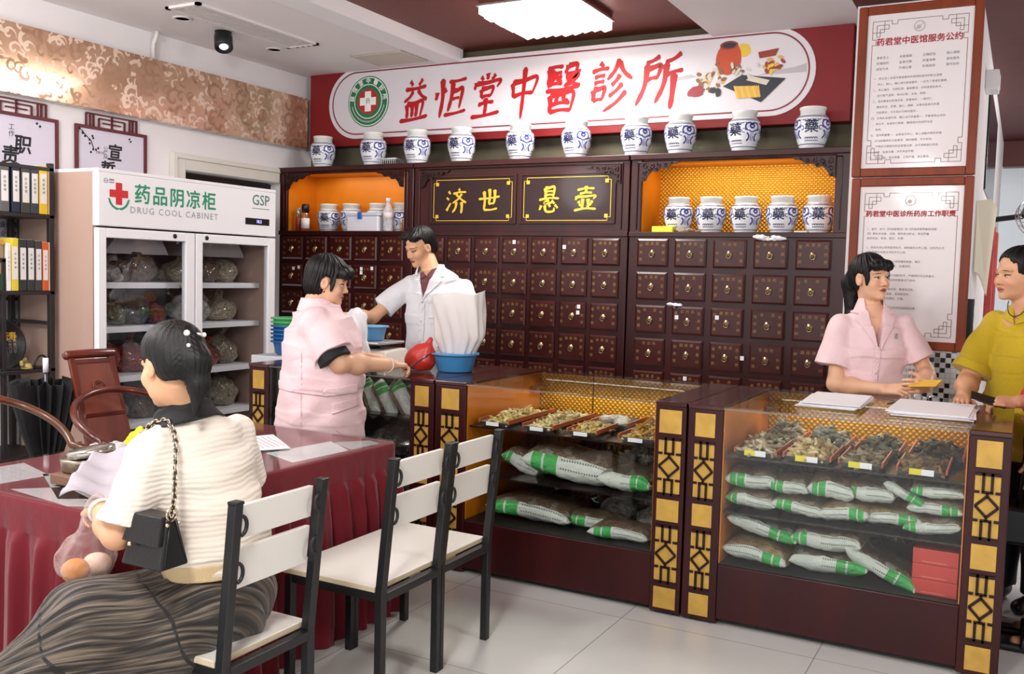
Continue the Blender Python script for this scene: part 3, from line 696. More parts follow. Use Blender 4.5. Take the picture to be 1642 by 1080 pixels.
b = MB(); b.box((-4.70, 4.14, 3.045), (-4.42, 4.17, 3.06)); b.box((-4.70, 5.21, 3.045), (-4.42, 5.24, 3.06)); b.box((-4.70, 4.14, 3.045), (-4.67, 5.24, 3.06)); b.box((-4.45, 4.14, 3.045), (-4.42, 5.24, 3.06)); b.build('frame', VW, v)
b = MB(); [b.box((-4.665 + i * .03, 4.17, 3.048), (-4.648 + i * .03, 5.21, 3.06)) for i in range(8)]; b.build('slats', VW, v)
bx('duct_back', (-4.67, 4.17, 3.0595), (-4.45, 5.21, 3.0605), M('duct_grey', '#6e6868', .8), v, 0)
b = MB(); [b.box((-4.44 - i * .05, 5.215, 3.043), (-4.46 - i * .05, 5.23, 3.046)) for i in range(4)]; b.build('screws', BLACK, v)
for lb, (x, y) in (('small round recessed ceiling light beside the long edge of the vent, away from the sign', (-4.806, 4.374)), ('small round recessed ceiling light near the vent end toward the sign', (-4.845, 5.256))):
    d = thing('recessed_light', lb, 'light', (x, y, 3.06)); MB().lathe([(.062, 0), (.062, -.006), (.046, -.008), (.044, -.002)], (x, y, 3.06)).build('ring', VW, d); MB().lathe([(.044, -.004), (.0, -.004)], (x, y, 3.06)).build('lens', M('dull_lens', '#a39c98', .3), d)
sp = thing('spotlight', 'black cylindrical spotlight hanging under the white ceiling', 'spotlight', (-4.815, 4.73, 3.06))
MB().lathe([(.055, 0), (.055, -.035)], (-4.815, 4.73, 3.06)).build('mount', BLACK, sp)
rot = Matrix.Translation((-4.815, 4.73, 3.03)) @ Euler((math.radians(-18), math.radians(-24), 0)).to_matrix().to_4x4()
b = MB().lathe([(.058, 0), (.06, -.01), (.06, -.1), (.052, -.105), (.045, -.09), (0, -.088)]); me_v = [rot @ Vector(p) for p in b.v]; b.v = [tuple(p) for p in me_v]; b.build('barrel', BLACK, sp)
b = MB().lathe([(.03, -.092), (.02, -.102), (0, -.104)]); b.v = [tuple(rot @ Vector(p)) for p in b.v]; b.build('bulb', M('bulb_white', '#f4f4ff', .2, emit=1.2), sp)
ap = thing('access_panel', 'flat beige ceiling access panel next to the signboard end', 'panel', (-4.22, 5.8, 3.06)); bx('panel', (-4.43, 5.63, 3.05), (-4.0, 5.95, 3.06), M('panel_beige', '#cfc5b8', .6), ap); bx('edge_strip', (-4.45, 5.61, 3.053), (-3.99, 5.97, 3.0605), M('panel_edge', '#b5aca2', .6), ap)
o = MB().tube([(-5.24, 4.55, 3.06), (-5.25, 4.55, 3.02), (-5.275, 4.55, 2.98), (-5.275, 4.55, 2.868)], .014).build('wall_pipe', M('pipe_white', '#dcd6d2', .5), loc=(-5.275, 4.55, 2.868)); tag(o, 'thin white pipe running down the wall above the patterned gold band', 'pipe')

# ---------------------------------------------------------------- posters
def meander(x0, x1, z0, z1):
    """border line with fretted corners"""
    segs = []
    def L(p): segs.extend(zip(p, p[1:]))
    for sx, sz, cx, cz in ((1, 1, x0, z0), (-1, 1, x1, z0), (1, -1, x0, z1), (-1, -1, x1, z1)):
        q = lambda u, v: (cx + sx * u, cz + sz * v)
        L([q(0, .13), q(.02, .13), q(.02, .10), q(0, .10), q(0, 0), q(.10, 0), q(.10, .02), q(.13, .02), q(.13, 0)]); L([q(.0, .062), q(.062, .062), q(.062, 0)]); L([q(.022, .022), q(.085, .022), q(.085, .045), q(.04, .045), q(.04, .085), q(.022, .085), q(.022, .022)])
    L([(x0 + .13, z0), (x1 - .13, z0)]); L([(x0 + .13, z1), (x1 - .13, z1)]); L([(x0, z0 + .13), (x0, z1 - .13)]); L([(x1, z0 + .13), (x1, z1 - .13)])
    return segs
FRW = M('frame_orange_wood', '#7e3212', .45, spec=.3, var=.2, vscale=14, stretch=(1, 1, .15)); BRL = M('print_border', '#6c5348', .6); INKG = M('ink_grey', '#6a6468', .8); INKR = M('ink_red', '#a8303a', .8)
PCREAM = M('poster_cream', '#e6dfe0', .45, coat=.5); PGOLD = M('gilt_edge', '#c9a24a', .3, metal=.8)
def notice(name, label, x0, x1, z0, z1, title, rows):
    y = 5.74; t = thing(name, label, 'framed notice', ((x0 + x1) / 2, y, z0))
    b = MB(); w = .048; b.box((x0, y - .035, z0), (x0 + w, y, z1)); b.box((x1 - w, y - .035, z0), (x1, y, z1)); b.box((x0 + w, y - .035, z0), (x1 - w, y, z0 + w)); b.box((x0 + w, y - .035, z1 - w), (x1 - w, y, z1)); b.build('frame', FRW, t, bevel=.006)
    b = MB().box((x0 + w, y - .02, z0 + w), (x1 - w, y - .005, z1 - w)); b.build('sheet', PCREAM, t)
    b = MB()
    for p, q in meander(x0 + .075, x1 - .075, z0 + .075, z1 - .085): b.bar((p[0], y - .0205, p[1]), (q[0], y - .0205, q[1]), .0028, .001, (0, 1, 0))
    b.build('printed_border', BRL, t)
    xc = (x0 + x1) / 2; zt = z1 - w - .155; me = text_mesh(title, .0445 * min(1, 10.5 / len(title)), .0012); MB().mesh(me, onback(xc, y - .0212, zt)).build('title', INKR, t)
    b = MB(); b.ring(disc(.03, 28, xc, zt + .075), disc(.024, 28, xc, zt + .075), (0, y - .0205, 0), UX, UZ, .0008); b.prism(disc(.012, 14, xc - .004, zt + .07), (0, y - .0205, 0), UX, UZ, .0008); b.bar((xc - .02, y - .021, zt + .062), (xc + .018, y - .021, zt + .09), .004, .001, (0, 1, 0)); b.build('faint_emblem', M('ink_pale', '#bdb4b4', .8), t)
    b = MB()
    for (x, z, s, size, al) in rows: b.mesh(text_mesh(s, size, 0, align=al, res=1), onback(x0 + x, y - .0208, zt - z))
    b.build('printed_lines', INKG, t)
    return t
r1 = []
for i, row in enumerate((('患者至上', '关爱健康', '正确配伍', '耐心细致'), ('合理用药', '童叟无欺', '药量准确', '诚信服务'), ('诚信为本', '价格公道', '热情周到', '救死扶伤'))):
    for j, s in enumerate(row): r1.append((.135 + j * .12, .085 + i * .031, s, .0165, 'CENTER'))
t1 = '一、树立全心全意为患者服务的思想和高尚的职业道德|热心、耐心、细心地为患者服务，一切为了患者的健康。|二、举止端庄，文明礼貌，着装整洁，对待患者如亲人，|言行和气温和，有问必答，主动、周到。|三、语言要亲切和蔼可亲，尊重病人，一视同仁，|做到走近、热情、耐心、细致，认真听取病人的意|见和要求，千方百计为病人服务。|四、对病人高度负责，精心治疗质量第一，不断提高业务技|术水平，认真执行制度，确保病人的用药安全|有效。|五、坚持质量第一，以患者为中心，耐心讲解药物的煎煮|方法和服用的注意事项，随时解答，不打折扣。|六、严格执行国家的药品管理法规，决不销售假劣药品|之类，童叟无欺，决不弄虚作假。|七、团结互助，相互尊重，工作严谨，清正廉洁。'
for i, s in enumerate(t1.split('|')): r1.append((.09 if s[1] == '、' else .115,   .2 + i * .0315, s, .0148, 'LEFT'))
notice('framed_notice', 'upper wood-framed clinic service notice on the pillar', -.9, -.262, 2.095, 3.045, '药君堂中医馆服务公约', r1)
t2 = '1、遵守、执行《药品管理法》和《药品经营质量管理规|范》等有关法规、法律，做到依法执业，保证质量|用药安全、有效、稳定、方便。||2、药剂人员必须凭医师处方，按照规定文件上岗，对药剂人员|应取得相应资格证书后方可上岗。||3、认真执行药品验收入库和储存制度，做好|审核，按照质量管理规定，合理用药。||4、药房调剂，严格执行调配技术，严格把好药品质量关，|调剂前须对所有药品名称和数量进行核对。||5、药房、调剂室、备药室，要清洁卫生，|无尘、无霉变、无鼠害，温湿度适合，|分类存放，按照药品摆放，方便。||6、药房内应备有调剂工具及药品检验设备。'
r2 = [(.095, .085 + i * .026, s, .0148, 'LEFT') for i, s in enumerate(t2.split('|')) if s]
notice('framed_notice', 'lower wood-framed pharmacy duties notice on the pillar behind the woman in pink', -.895, -.262, 1.13, 2.088, '药君堂中医诊所药房工作职责', r2)
nt = thing('paper_notice', 'small white paper notice stuck on the mosaic tiles', 'notice', (-.55, 5.72, .84)); bx('sheet', (-.66, 5.721, .84), (-.47, 5.7245, 1.12), PAPER, nt, 0)
b = MB(); [b.mesh(text_mesh('处方调配注意事项', .02, res=1), onback(-.565, 5.7205, 1.08 - i * .035)) for i in range(6)]; b.build('printed_lines', INKG, nt)

MAROON = M('poster_frame_maroon', '#5c1620', .45); LILAC = M('poster_lilac', '#d5cfdd', .6); INK = M('ink_black', '#1c1a20', .6)
def wall_poster(label, y0, y1, z0, z1, words):
    x = -5.3; t = thing('wall_poster', label, 'poster', (x, (y0 + y1) / 2, z0)); w = .02
    b = MB(); b.box((x, y0, z0), (x + .02, y0 + w, z1)); b.box((x, y1 - w, z0), (x + .02, y1, z1)); b.box((x, y0 + w, z0), (x + .02, y1 - w, z0 + w)); b.box((x, y0 + w, z1 - w), (x + .02, y1 - w, z1)); b.build('frame', MAROON, t, bevel=.002)
    bx('sheet', (x, y0 + w, z0 + w), (x + .008, y1 - w, z1 - w), LILAC, t, 0)
    b = MB(); a, c = y0 + .08, y1 - .08; zt = z1 + .078; P = lambda y, z: (x + .01, y, z)
    def ln(y, z, y2, z2): b.bar(P(y, z), P(y2, z2), .009, .012, (1, 0, 0))
    ln(a, z1, a, zt); ln(c, z1, c, zt); ln(a, zt, c, zt)
    for k in (.03, .055): ln(a + k, z1, a + k, zt); ln(c - k, z1, c - k, zt)
    m1, m2 = a + .095, c - .095; mid = (a + c) / 2; ln(m1, z1, m1, z1 + .055); ln(m2, z1, m2, z1 + .055); ln(m1, z1 + .055, m2, z1 + .055); ln(m1 + .03, z1 + .028, m2 - .03, z1 + .028); ln(mid, z1, mid, zt)
    b.build('fretwork', MAROON, t)
    b = MB(); [b.mesh(text_mesh(s, size, off, shear=.08), onleft(x + .0088, y, z)) for s, y, z, size, off in words]; b.build('lettering', INK, t)
    return t
wp = wall_poster('lilac wall poster with brush characters and a blossom twig, hung nearest the doorway', 3.955, 4.502, 1.42, 2.362, [('宣', 4.25, 2.205, .115, .003), ('誓', 4.195, 2.09, .115, .003), ('公', 4.18, 2.225, .04, 0), ('众', 4.18, 2.18, .04, 0), ('立誓为民', 4.14, 2.2, .018, 0)])
b = MB(); pts = [(-5.291, 4.0, 2.33), (-5.291, 4.03, 2.3), (-5.291, 4.07, 2.27), (-5.291, 4.09, 2.22)]; b.tube(pts, .003, 6)
for i in range(16): p = Vector(random.choice(pts)) + Vector((0, random.uniform(-.03, .035), random.uniform(-.025, .03))); b.sphere(p, (.002, .008, .008), 8)
for dy, dz in ((.36, -.05), (.37, -.065)): b.bar((-5.291, 4.0 + dy, 2.362 + dz), (-5.291, 4.012 + dy, 2.37 + dz), .01, .002, (1, 0, 0))
b.build('blossom_twig', INK, wp)
wp2 = wall_poster('lilac wall poster with brush characters hung behind the binder shelf', 3.288, 3.835, 1.255, 2.362, [('职', 3.60, 2.175, .115, .003), ('责', 3.52, 2.105, .115, .003), ('工', 3.53, 2.275, .04, 0), ('作', 3.53, 2.235, .04, 0)] + [('依法执业诚信服务质量第一', 3.56, 1.70 - i * .055, .036, .0005) for i in range(8)])
b = MB(); [b.bar((-5.291, 3.69 + dy, 2.315 + dz), (-5.291, 3.70 + dy, 2.325 + dz), .012, .002, (1, 0, 0)) for dy, dz in ((0, 0), (.02, -.015))]; b.build('blossom_twig', INK, wp2)
# ---------------------------------------------------------------- hall behind the pillar
wn = bx('window_1', (-.274, 7.2, 2.15), (-.262, 9.0, 2.85), M('window_dark', '#20242c', .15), bevel=.004); struct(wn)
sb = thing('switch_box', 'small white box high on the wall beyond the pillar', 'box', (-.26, 6.6, 2.72)); bx('cover', (-.275, 6.55, 2.7), (-.2, 6.75, 2.82), WPAINT, sb, .006); bx('flap', (-.2, 6.57, 2.72), (-.196, 6.73, 2.80), VW, sb, .002)
for i, (y, w_) in enumerate(((8.6, .22), (9.6, .25))):
    o = bx('hanging_banner', (-.272, y, .9), (-.225, y + w_, 1.98), M('banner_red', '#b5413c', .6, var=.2, vscale=3), bevel=.006, loc=(-.25, y, .9)); tag(o, ('narrow red hanging banner on the side wall, the one nearer the pillar', 'narrow red hanging banner on the side wall, the farther one')[i], 'banner')
b = MB()
for i in range(5): b.add([(-.27 + .03 * i * .4, 6.3 + i * .14, 2.0 - i * .02), (-.2 + .005 * i, 6.42 + i * .14, 2.02), (-.215, 6.44 + i * .14, 1.55 - i * .03), (-.265, 6.3 + i * .14, 1.58)], [(0, 1, 2, 3)])
o = b.build('pinned_papers', M('papers_cream', '#ece6cf', .8), loc=(-.25, 6.4, 1.5)); o.modifiers.new('thickness', 'SOLIDIFY').thickness = .003; tag(o, 'sheaf of cream papers pinned beside the pillar edge', 'papers', kind='stuff')
pr = thing('black_rail_post', 'black upright rail with holes at the pillar edge behind the woman in yellow', 'rail', (-.24, 5.9, 1.0)); bx('upright', (-.273, 5.86, 0), (-.235, 5.93, 1.42), BLACK, pr); b = MB(); [b.box((-.236, 5.88, 1.1 + k * .08), (-.2335, 5.91, 1.14 + k * .08)) for k in range(4)]; b.build('slots', CHROME, pr)
fan = thing('wall_fan', 'black wall-mounted fan in the hall beyond the pillar', 'fan', (-.05, 9.0, 2.1))
b = MB(); b.bar((-.275, 9.0, 2.05), (.0, 8.9, 2.08), .05, .04); b.box((-.275, 8.94, 1.85), (-.25, 9.06, 2.15)); b.build('bracket', BLACK, fan)
b = MB(); b.tube([(0, 8.95, 2.08), (.04, 8.9, 2.16)], .06, 16); b.tube([(.0, 8.93, 2.14), (.12, 8.9, 2.2)], [.03, .055], 12); b.build('motor', BLACK, fan)
ctr = Vector((.10, 8.72, 2.03)); R3 = Euler((math.radians(62), 0, math.radians(25))).to_matrix(); b = MB()
for rr, zz in ((.2, 0), (.2, .05), (.15, -.03), (.09, -.045)): b.tube([ctr + R3 @ Vector((rr * math.cos(a * math.pi / 16), rr * math.sin(a * math.pi / 16), zz)) for a in range(32)], .004, 6, closed=True)
for a in range(20): t_ = a * math.pi / 10; b.tube([ctr + R3 @ Vector((r_ * math.cos(t_), r_ * math.sin(t_), z_)) for r_, z_ in ((.03, -.05), (.15, -.03), (.2, 0), (.2, .05))], .0025, 5)
b.build('guard', CHROME, fan)
b = MB()
for k in range(3):
    a = k * 2.094; p = [ctr + R3 @ Vector((r_ * math.cos(a + s_), r_ * math.sin(a + s_), w_)) for r_, s_, w_ in ((.03, 0, .01), (.17, -.35, .0), (.175, .35, .03), (.03, .6, .02))]; b.add(p, [(0, 1, 2, 3)])
o = b.build('blades', M('blade_grey', '#3c3c40', .4), fan); o.modifiers.new('thickness', 'SOLIDIFY').thickness = .003
# ---------------------------------------------------------------- medicine cabinets
def quilt_mat(name, col, rough=.28):
    m = bpy.data.materials.new(name); t = NT(m); x, y, z = t.sep(t.coord())[:3]; f = 115
    h = t.m('MULTIPLY', t.m('SINE', t.m('MULTIPLY', t.m('ADD', t.m('ADD', x, y), z), f)), t.m('SINE', t.m('MULTIPLY', t.m('SUBTRACT', t.m('ADD', x, y), z), f)))
    a = t.m('ABSOLUTE', h); c = C(col); t.put(t.b.inputs['Base Color'], t.mix(a, tuple(q * .5 for q in c[:3]) + (1,), c)); t.b.inputs['Metallic'].default_value = .25; t.b.inputs['Roughness'].default_value = rough
    t.bump(a, .7, .006); return m
QUILT = quilt_mat('gold_quilted_panel', '#f0a828'); GOLDP = M('gold_plain_panel', '#d87e10', .4, metal=.15, var=.1, vscale=4); LETG = M('drawer_gilt', '#84602f', .55, metal=.2); RING = M('brass_ring', '#b5a078', .25, metal=.9)
DRW = M('drawer_wood', '#3a0e0b', .32, coat=.1, spec=.3, var=.3, vscale=10, stretch=(1, 1, .2))
STK = M('sticker_white', '#e8e8ea', .6)
HERBS = '当归黄芪甘草川芎白术茯苓党参红花桂枝麦冬生地熟地丹皮柴胡半夏陈皮枳壳厚朴杜仲牛膝菊花连翘知母葛根防风羌活独活细辛'
def ring_pull(b, x, y, z):
    b.lathe([(.0, 0), (.016, .001), (.013, .004), (.005, .006), (.004, .012), (0, .013)], n=14)
    P = len(b.v)
def make_pull():
    b = MB(); R = Matrix.Rotation(math.pi / 2, 4, 'X')
    b.lathe([(.0185, 0), (.017, .003), (.009, .005), (.006, .012), (0, .0135)], n=18); b.v = [tuple(R @ Vector(p)) for p in b.v]
    b.tube([(.0145 * math.sin(k * math.pi / 9), -.0125 - .002 * math.cos(k * math.pi / 9), -.012 + .0165 * math.cos(k * math.pi / 9)) for k in range(18)], .0027, 8, closed=True)
    return b
pull_mb = make_pull()
def mesh_of(b, name):
    me = bpy.data.meshes.new(name); me.from_pydata(b.v, [], b.f); me.polygons.foreach_set('material_index', b.mi); me.polygons.foreach_set('use_smooth', b.sm); me.update(); return me
pull_me = mesh_of(pull_mb, 'ring_pull'); pull_me.materials.append(RING)
def letter_variant(k):
    rnd = random.Random(k); b = MB(); H = lambda: rnd.choice(HERBS)
    S = .0225
    for i in (-1, 0, 1):
        if abs(i) == 1 or rnd.random() < .8: b.mesh(text_mesh(H(), S, .0004, res=1), onback(i * .034, 0, .056))
    for s in (-1, 1):
        for j in range(3):
            if rnd.random() < .85: b.mesh(text_mesh(H(), S, .0004, res=1), onback(s * .075, 0, .045 - j * .045))
    me = mesh_of(b, 'lettering'); me.materials.append(LETG); return me
LV = [letter_variant(k) for k in range(9)]
def drawer_mesh(w, h):
    b = MB(); e = .012; d = .016
    o = [(-w / 2, -h / 2), (w / 2, -h / 2), (w / 2, h / 2), (-w / 2, h / 2)]; q = [(-w / 2 + e, -h / 2 + e), (w / 2 - e, -h / 2 + e), (w / 2 - e, h / 2 - e), (-w / 2 + e, h / 2 - e)]
    vs = [(x, 0, z) for x, z in o] + [(x, -.009, z) for x, z in o] + [(x, -d, z) for x, z in q]
    fs = [(0, 3, 2, 1)] + [(i, (i + 1) % 4, 4 + (i + 1) % 4, 4 + i) for i in range(4)] + [(4 + i, 4 + (i + 1) % 4, 8 + (i + 1) % 4, 8 + i) for i in range(4)] + [(8, 9, 10, 11)]
    b.add(vs, fs); return mesh_of(b, 'drawer')
def bracket(b, x, z, sx, y=5.797):
    """carved openwork corner"""
    p = [(0, 0), (.25, 0), (.235, -.018), (.2, -.02), (.17, -.045), (.13, -.042), (.105, -.065), (.07, -.06), (.045, -.09), (.03, -.12), (0, -.125)]
    p = [(x + sx * u, z + v) for u, v in p]
    if sx < 0: p = p[::-1]
    p = p[::-1]
    b.prism(p, (0, y, 0), UX, UZ, .012)
    rnd = random.Random(3)
    for u, v, r in ((.03, -.03, .02), (.075, -.025, .018), (.12, -.022, .015), (.16, -.02, .013), (.2, -.012, .009), (.025, -.075, .017), (.06, -.055, .013), (.1, -.048, .011), (.02, -.108, .01)):
        a0 = rnd.uniform(0, 6); b.tube([(x + sx * (u + r * (1 - k / 14) * math.cos(a0 + k * .6)), y - .016, z + v + r * (1 - k / 14) * math.sin(a0 + k * .6)) for k in range(12)], .0035, 6)
YC = 5.80
def cabinet(label, x0, x1, cols, cx0, pitch, w, niche, stickers=()):
    t = thing('medicine_cabinet', label, 'cabinet', ((x0 + x1) / 2, YC, 0), 'red-brown medicine cabinets along the back wall')
    g = .004; x0 += g; x1 -= g
    b = MB(); b.box((x0, YC, 0), (x1, 6.19, 1.775))
    n0, n1 = x0 + .075, x1 - .085
    if niche == 'panel': b.box((x0, YC, 1.775), (x1, 6.19, 2.28))
    else:
        b.box((x0, YC, 1.775), (n0, 6.19, 2.28)); b.box((n1, YC, 1.775), (x1, 6.19, 2.28)); b.box((n0, YC, 2.235), (n1, 6.19, 2.28)); b.box((n0, 6.165, 1.775), (n1, 6.19, 2.235))
    b.build('carcass', WOOD, t, bevel=.006)
    # mouldings
    b = MB(); b.box((x0, YC - .022, 2.245), (x1, YC, 2.282)); b.box((x0 + .045, YC - .010, 2.225), (x1 - .045, YC, 2.233)); b.box((x0, YC - .012, 1.752), (x1, YC, 1.785)); b.box((x0 + .045, YC - .010, 1.8), (x0 + .053, YC, 2.225)); b.box((x1 - .053, YC - .010, 1.8), (x1 - .045, YC, 2.225)); b.build('moulding', WOOD, t, bevel=.004)
    if niche != 'panel':
        lin = QUILT if niche == 'quilt' else GOLDP
        b = MB(); b.box((n0, 6.155, 1.776), (n1, 6.165, 2.235)); b.build('niche_back', lin, t)
        area('niche_lamp', ((n0 + n1) / 2, YC + .1, 2.22), ((n1 - n0) * .8, .03), 2.3 if niche == 'quilt' else 1.1, (math.radians(28), 0, 0), (1, .9, .7))
        b = MB(); b.box((n0, YC + .02, 1.776), (n0 + .004, 6.155, 2.235)); b.box((n1 - .004, YC + .02, 1.776), (n1, 6.155, 2.235)); b.box((n0, YC + .02, 2.231), (n1, 6.155, 2.235)); b.build('niche_lining', GOLDP, t)
        [(b := MB(), bracket(b, xx, 2.232, q), b.build('carved_bracket', WOODD, t)) for xx, q in ((n0, 1), (n1, -1))]
    else:
        [(b := MB(), bracket(b, xx, 2.222, q), b.build('carved_bracket', WOODD, t)) for xx, q in ((x0 + .06, 1), (x1 - .06, -1))]
    dm = drawer_mesh(w, .178); dm.materials.append(DRW); k = 0; first = None
    for r in range(6):
        for c in range(cols):
            x = cx0 + pitch * c + w / 2; z = 1.74 - .2137 * r - .089; pop = 0
            o = bpy.data.objects.new('drawer', dm); COL.objects.link(o); o.parent = t; o.location = Vector((x, YC - .001, z)) - Vector(t.location)
            p = bpy.data.objects.new('ring_pull', pull_me); COL.objects.link(p); p.parent = o; p.location = (0, -.016, 0)
            if r < 5:
                l = bpy.data.objects.new('lettering', LV[(k * 5 + r * 3 + c) % 9]); COL.objects.link(l); l.parent = o; l.location = (0, -.0172, 0)
            k += 1
            for (sr, sc, u, v) in stickers:
                if (sr, sc) == (r, c):
                    s = MB().box((u - .012, -.0185, v - .013), (u + .012, -.0175, v + .013)).build('sticker', STK); s.parent = o
    return t
cabinet('red-brown medicine cabinet beside the doorway, with an orange niche holding jars and a white box', -5.28, -3.98, 5, -5.235, .2405, .212, 'plain', [(1, 3, -.03, .06), (1, 3, -.03, .03), (1, 3, .07, .065), (1, 0, .02, .05), (1, 0, .075, .06)])
mid = cabinet('red-brown medicine cabinet with two gilded character panels above its drawers', -3.98, -2.285, 7, -3.90, .2275, .193, 'panel', [(0, 3, .0, .06), (0, 5, -.07, .03), (2, 5, .05, .06), (2, 5, .045, .02)])
cabinet('red-brown medicine cabinet nearest the pillar, with a gold quilted niche of five jars', -2.285, -.915, 5, -2.215, .2515, .206, 'quilt', [(2, 1, -.07, .02), (2, 2, -.06, .03), (4, 1, .0, .06), (3, 2, .108, 0)])
# the two character panels
PANELD = M('panel_dark', '#240809', .35, coat=.1, spec=.3)
for x0, x1, chars in ((-3.80, -3.155, '济世'), (-3.06, -2.415, '悬壶')):
    b = MB(); b.ring([(x0 - .035, 1.835), (x1 + .035, 1.835), (x1 + .035, 2.185), (x0 - .035, 2.185)], [(x0 - .015, 1.855), (x1 + .015, 1.855), (x1 + .015, 2.165), (x0 - .015, 2.165)], (0, YC, 0), UX, UZ, .012); b.build('panel_frame', WOOD, mid, bevel=.003)
    p = bx('character_panel', (x0 - .015, YC - .004, 1.855), (x1 + .015, YC, 2.165), PANELD, mid, 0)
    b = MB(); y = YC - .0055; i = .022
    for (a, c) in (((x0 + i, 1.86), (x1 - i, 1.86)), ((x0 + i, 2.15), (x1 - i, 2.15)), ((x0, 1.86 + i), (x0, 2.15 - i)), ((x1, 1.86 + i), (x1, 2.15 - i))): b.bar((a[0], y, a[1]), (c[0], y, c[1]), .004, .002, (0, 1, 0))
    for sx, xx in ((1, x0), (-1, x1)):
        for sz, zz in ((1, 1.86), (-1, 2.15)):
            b.bar((xx, y, zz + sz * i), (xx + sx * i, y, zz + sz * i), .003, .002, (0, 1, 0)); b.bar((xx + sx * i, y, zz), (xx + sx * i, y, zz + sz * i), .003, .002, (0, 1, 0)); b.box((xx + sx * i - .012 + sx * .008, y - .002, zz + sz * i - .012 + sz * .008), (xx + sx * i + .012 + sx * .008, y, zz + sz * i + .012 + sz * .008))
    l = b.build('gilt_border', GOLDPAINT, mid)
    xc = (x0 + x1) / 2
    for k, ch in enumerate(chars): b = MB(); brush(b, ch, xc - .13 + .27 * k, y - .001, 2.0, .165, .165, .15, .04); b.build('character', GOLDPAINT, mid)
# ---------------------------------------------------------------- porcelain jars
PORC = M('porcelain_white', '#e4e6ec', .12, coat=.5); COBALT = M('cobalt_blue', '#1d2a86', .3); COBD = M('cobalt_dark', '#1a1c48', .3); LIDW = M('jar_neck_white', '#dcdcd8', .4)
JP = [(.066, 0), (.07, .004), (.074, .02), (.088, .06), (.1, .1), (.105, .135), (.103, .165), (.094, .19), (.08, .205), (.073, .21)]
def jr(z):
    for (r0, z0), (r1, z1) in zip(JP, JP[1:]):
        if z <= z1: return r0 + (r1 - r0) * (z - z0) / (z1 - z0)
    return .073
def jw(a, u, z, off=.001):
    r = jr(z); th = a + u / .1; return Vector(((r + off) * math.sin(th), -(r + off) * math.cos(th), z))
def ribbon(b, pts, w, a, mi=0):
    """painted stroke: pts (u, z) wrapped round the belly"""
    for i in range(len(pts) - 1):
        (u0, z0), (u1, z1) = pts[i], pts[i + 1]; du, dz = u1 - u0, z1 - z0; L = math.hypot(du, dz) + 1e-9; nu, nz = -dz / L * w / 2, du / L * w / 2
        n = max(1, int(abs(du) / .012)); S = [(u0 + du * k / n, z0 + dz * k / n) for k in range(n + 1)]
        for (a0, b0), (a1, b1) in zip(S, S[1:]): b.add([jw(a, a0 + nu, b0 + nz), jw(a, a1 + nu, b1 + nz), jw(a, a1 - nu, b1 - nz), jw(a, a0 - nu, b0 - nz)], [(3, 2, 1, 0)], mi)
def arc(cu, cz, r, a0, a1, n=12, sz=1): return [(cu + r * math.cos(math.radians(a0 + (a1 - a0) * k / n)), cz + sz * r * math.sin(math.radians(a0 + (a1 - a0) * k / n))) for k in range(n + 1)]
def jar_meshes():
    body = MB().lathe(JP, n=40); neck = MB().lathe([(.073, .209), (.074, .24), (.078, .244), (.078, .254), (.07, .257), (0, .257)], n=32)
    pat = MB(); me = text_mesh('藥', .082, .0016); bm = bmesh.new(); bm.from_mesh(me)
    for k in range(-5, 6): bmesh.ops.bisect_plane(bm, geom=bm.verts[:] + bm.edges[:] + bm.faces[:], plane_co=(k * .009, 0, 0), plane_no=(1, 0, 0)); bmesh.ops.bisect_plane(bm, geom=bm.verts[:] + bm.edges[:] + bm.faces[:], plane_co=(0, k * .009, 0), plane_no=(0, 1, 0))
    cv = [v.co.copy() for v in bm.verts]; bm.verts.index_update(); cf = [[v.index for v in f.verts] for f in bm.faces]; bm.free()
    for q in range(3):
        a = q * 2 * math.pi / 3
        pat.add([jw(a, v.x, .128 + v.y, .0015) for v in cv], cf, 1)
        for i in range(5): ribbon(pat, arc(-.032 + i * .016, .06, .009, 0, 180, 5), .005, a, 1)
        ribbon(pat, [(-.045, .05), (.045, .05)], .004, a, 1)
        m = a + math.pi / 3
        ribbon(pat, arc(-.017, .15, .024, 20, 260), .009, m); ribbon(pat, arc(.017, .15, .024, 160, -80), .009, m); ribbon(pat, arc(0, .155, .013, 0, 360), .011, m); ribbon(pat, arc(0, .14, .022, 200, 340, 8), .008, m)
        ribbon(pat, arc(-.042, .088, .024, -70, 70, 8), .010, m); ribbon(pat, arc(.042, .088, .024, 110, 250, 8), .010, m); ribbon(pat, [(-.006, .065), (-.006, .11)], .005, m); ribbon(pat, [(.006, .065), (.006, .11)], .005, m)
        ribbon(pat, arc(-.05, .125, .012, 0, 300, 8), .005, m); ribbon(pat, arc(.05, .125, .012, 180, -120, 8), .005, m)
        for i in range(7): ribbon(pat, arc(-.09 + i * .03, .181, .011, 200, 340, 4), .005, m, 1)
    for z, w in ((.192, .005), (.2, .003), (.03, .004)):
        ribbon(pat, [(k * .0131 * 2, z) for k in range(25)], w, 0, 1)
    return mesh_of(body, 'body'), mesh_of(pat, 'painted_pattern'), mesh_of(neck, 'neck')
JM = jar_meshes(); JM[0].materials.append(PORC); JM[1].materials.append(COBALT); JM[1].materials.append(COBD); JM[2].materials.append(LIDW)
def jar(label, x, y, z, s, rot, group):
    t = thing('porcelain_jar', label, 'jar', (x, y, z), group); t.scale = (s, s, s); t.rotation_euler = (0, 0, rot)
    for n, me in zip(('body', 'painted_pattern', 'neck'), JM):
        o = bpy.data.objects.new(n, me); COL.objects.link(o); o.parent = t
    return t
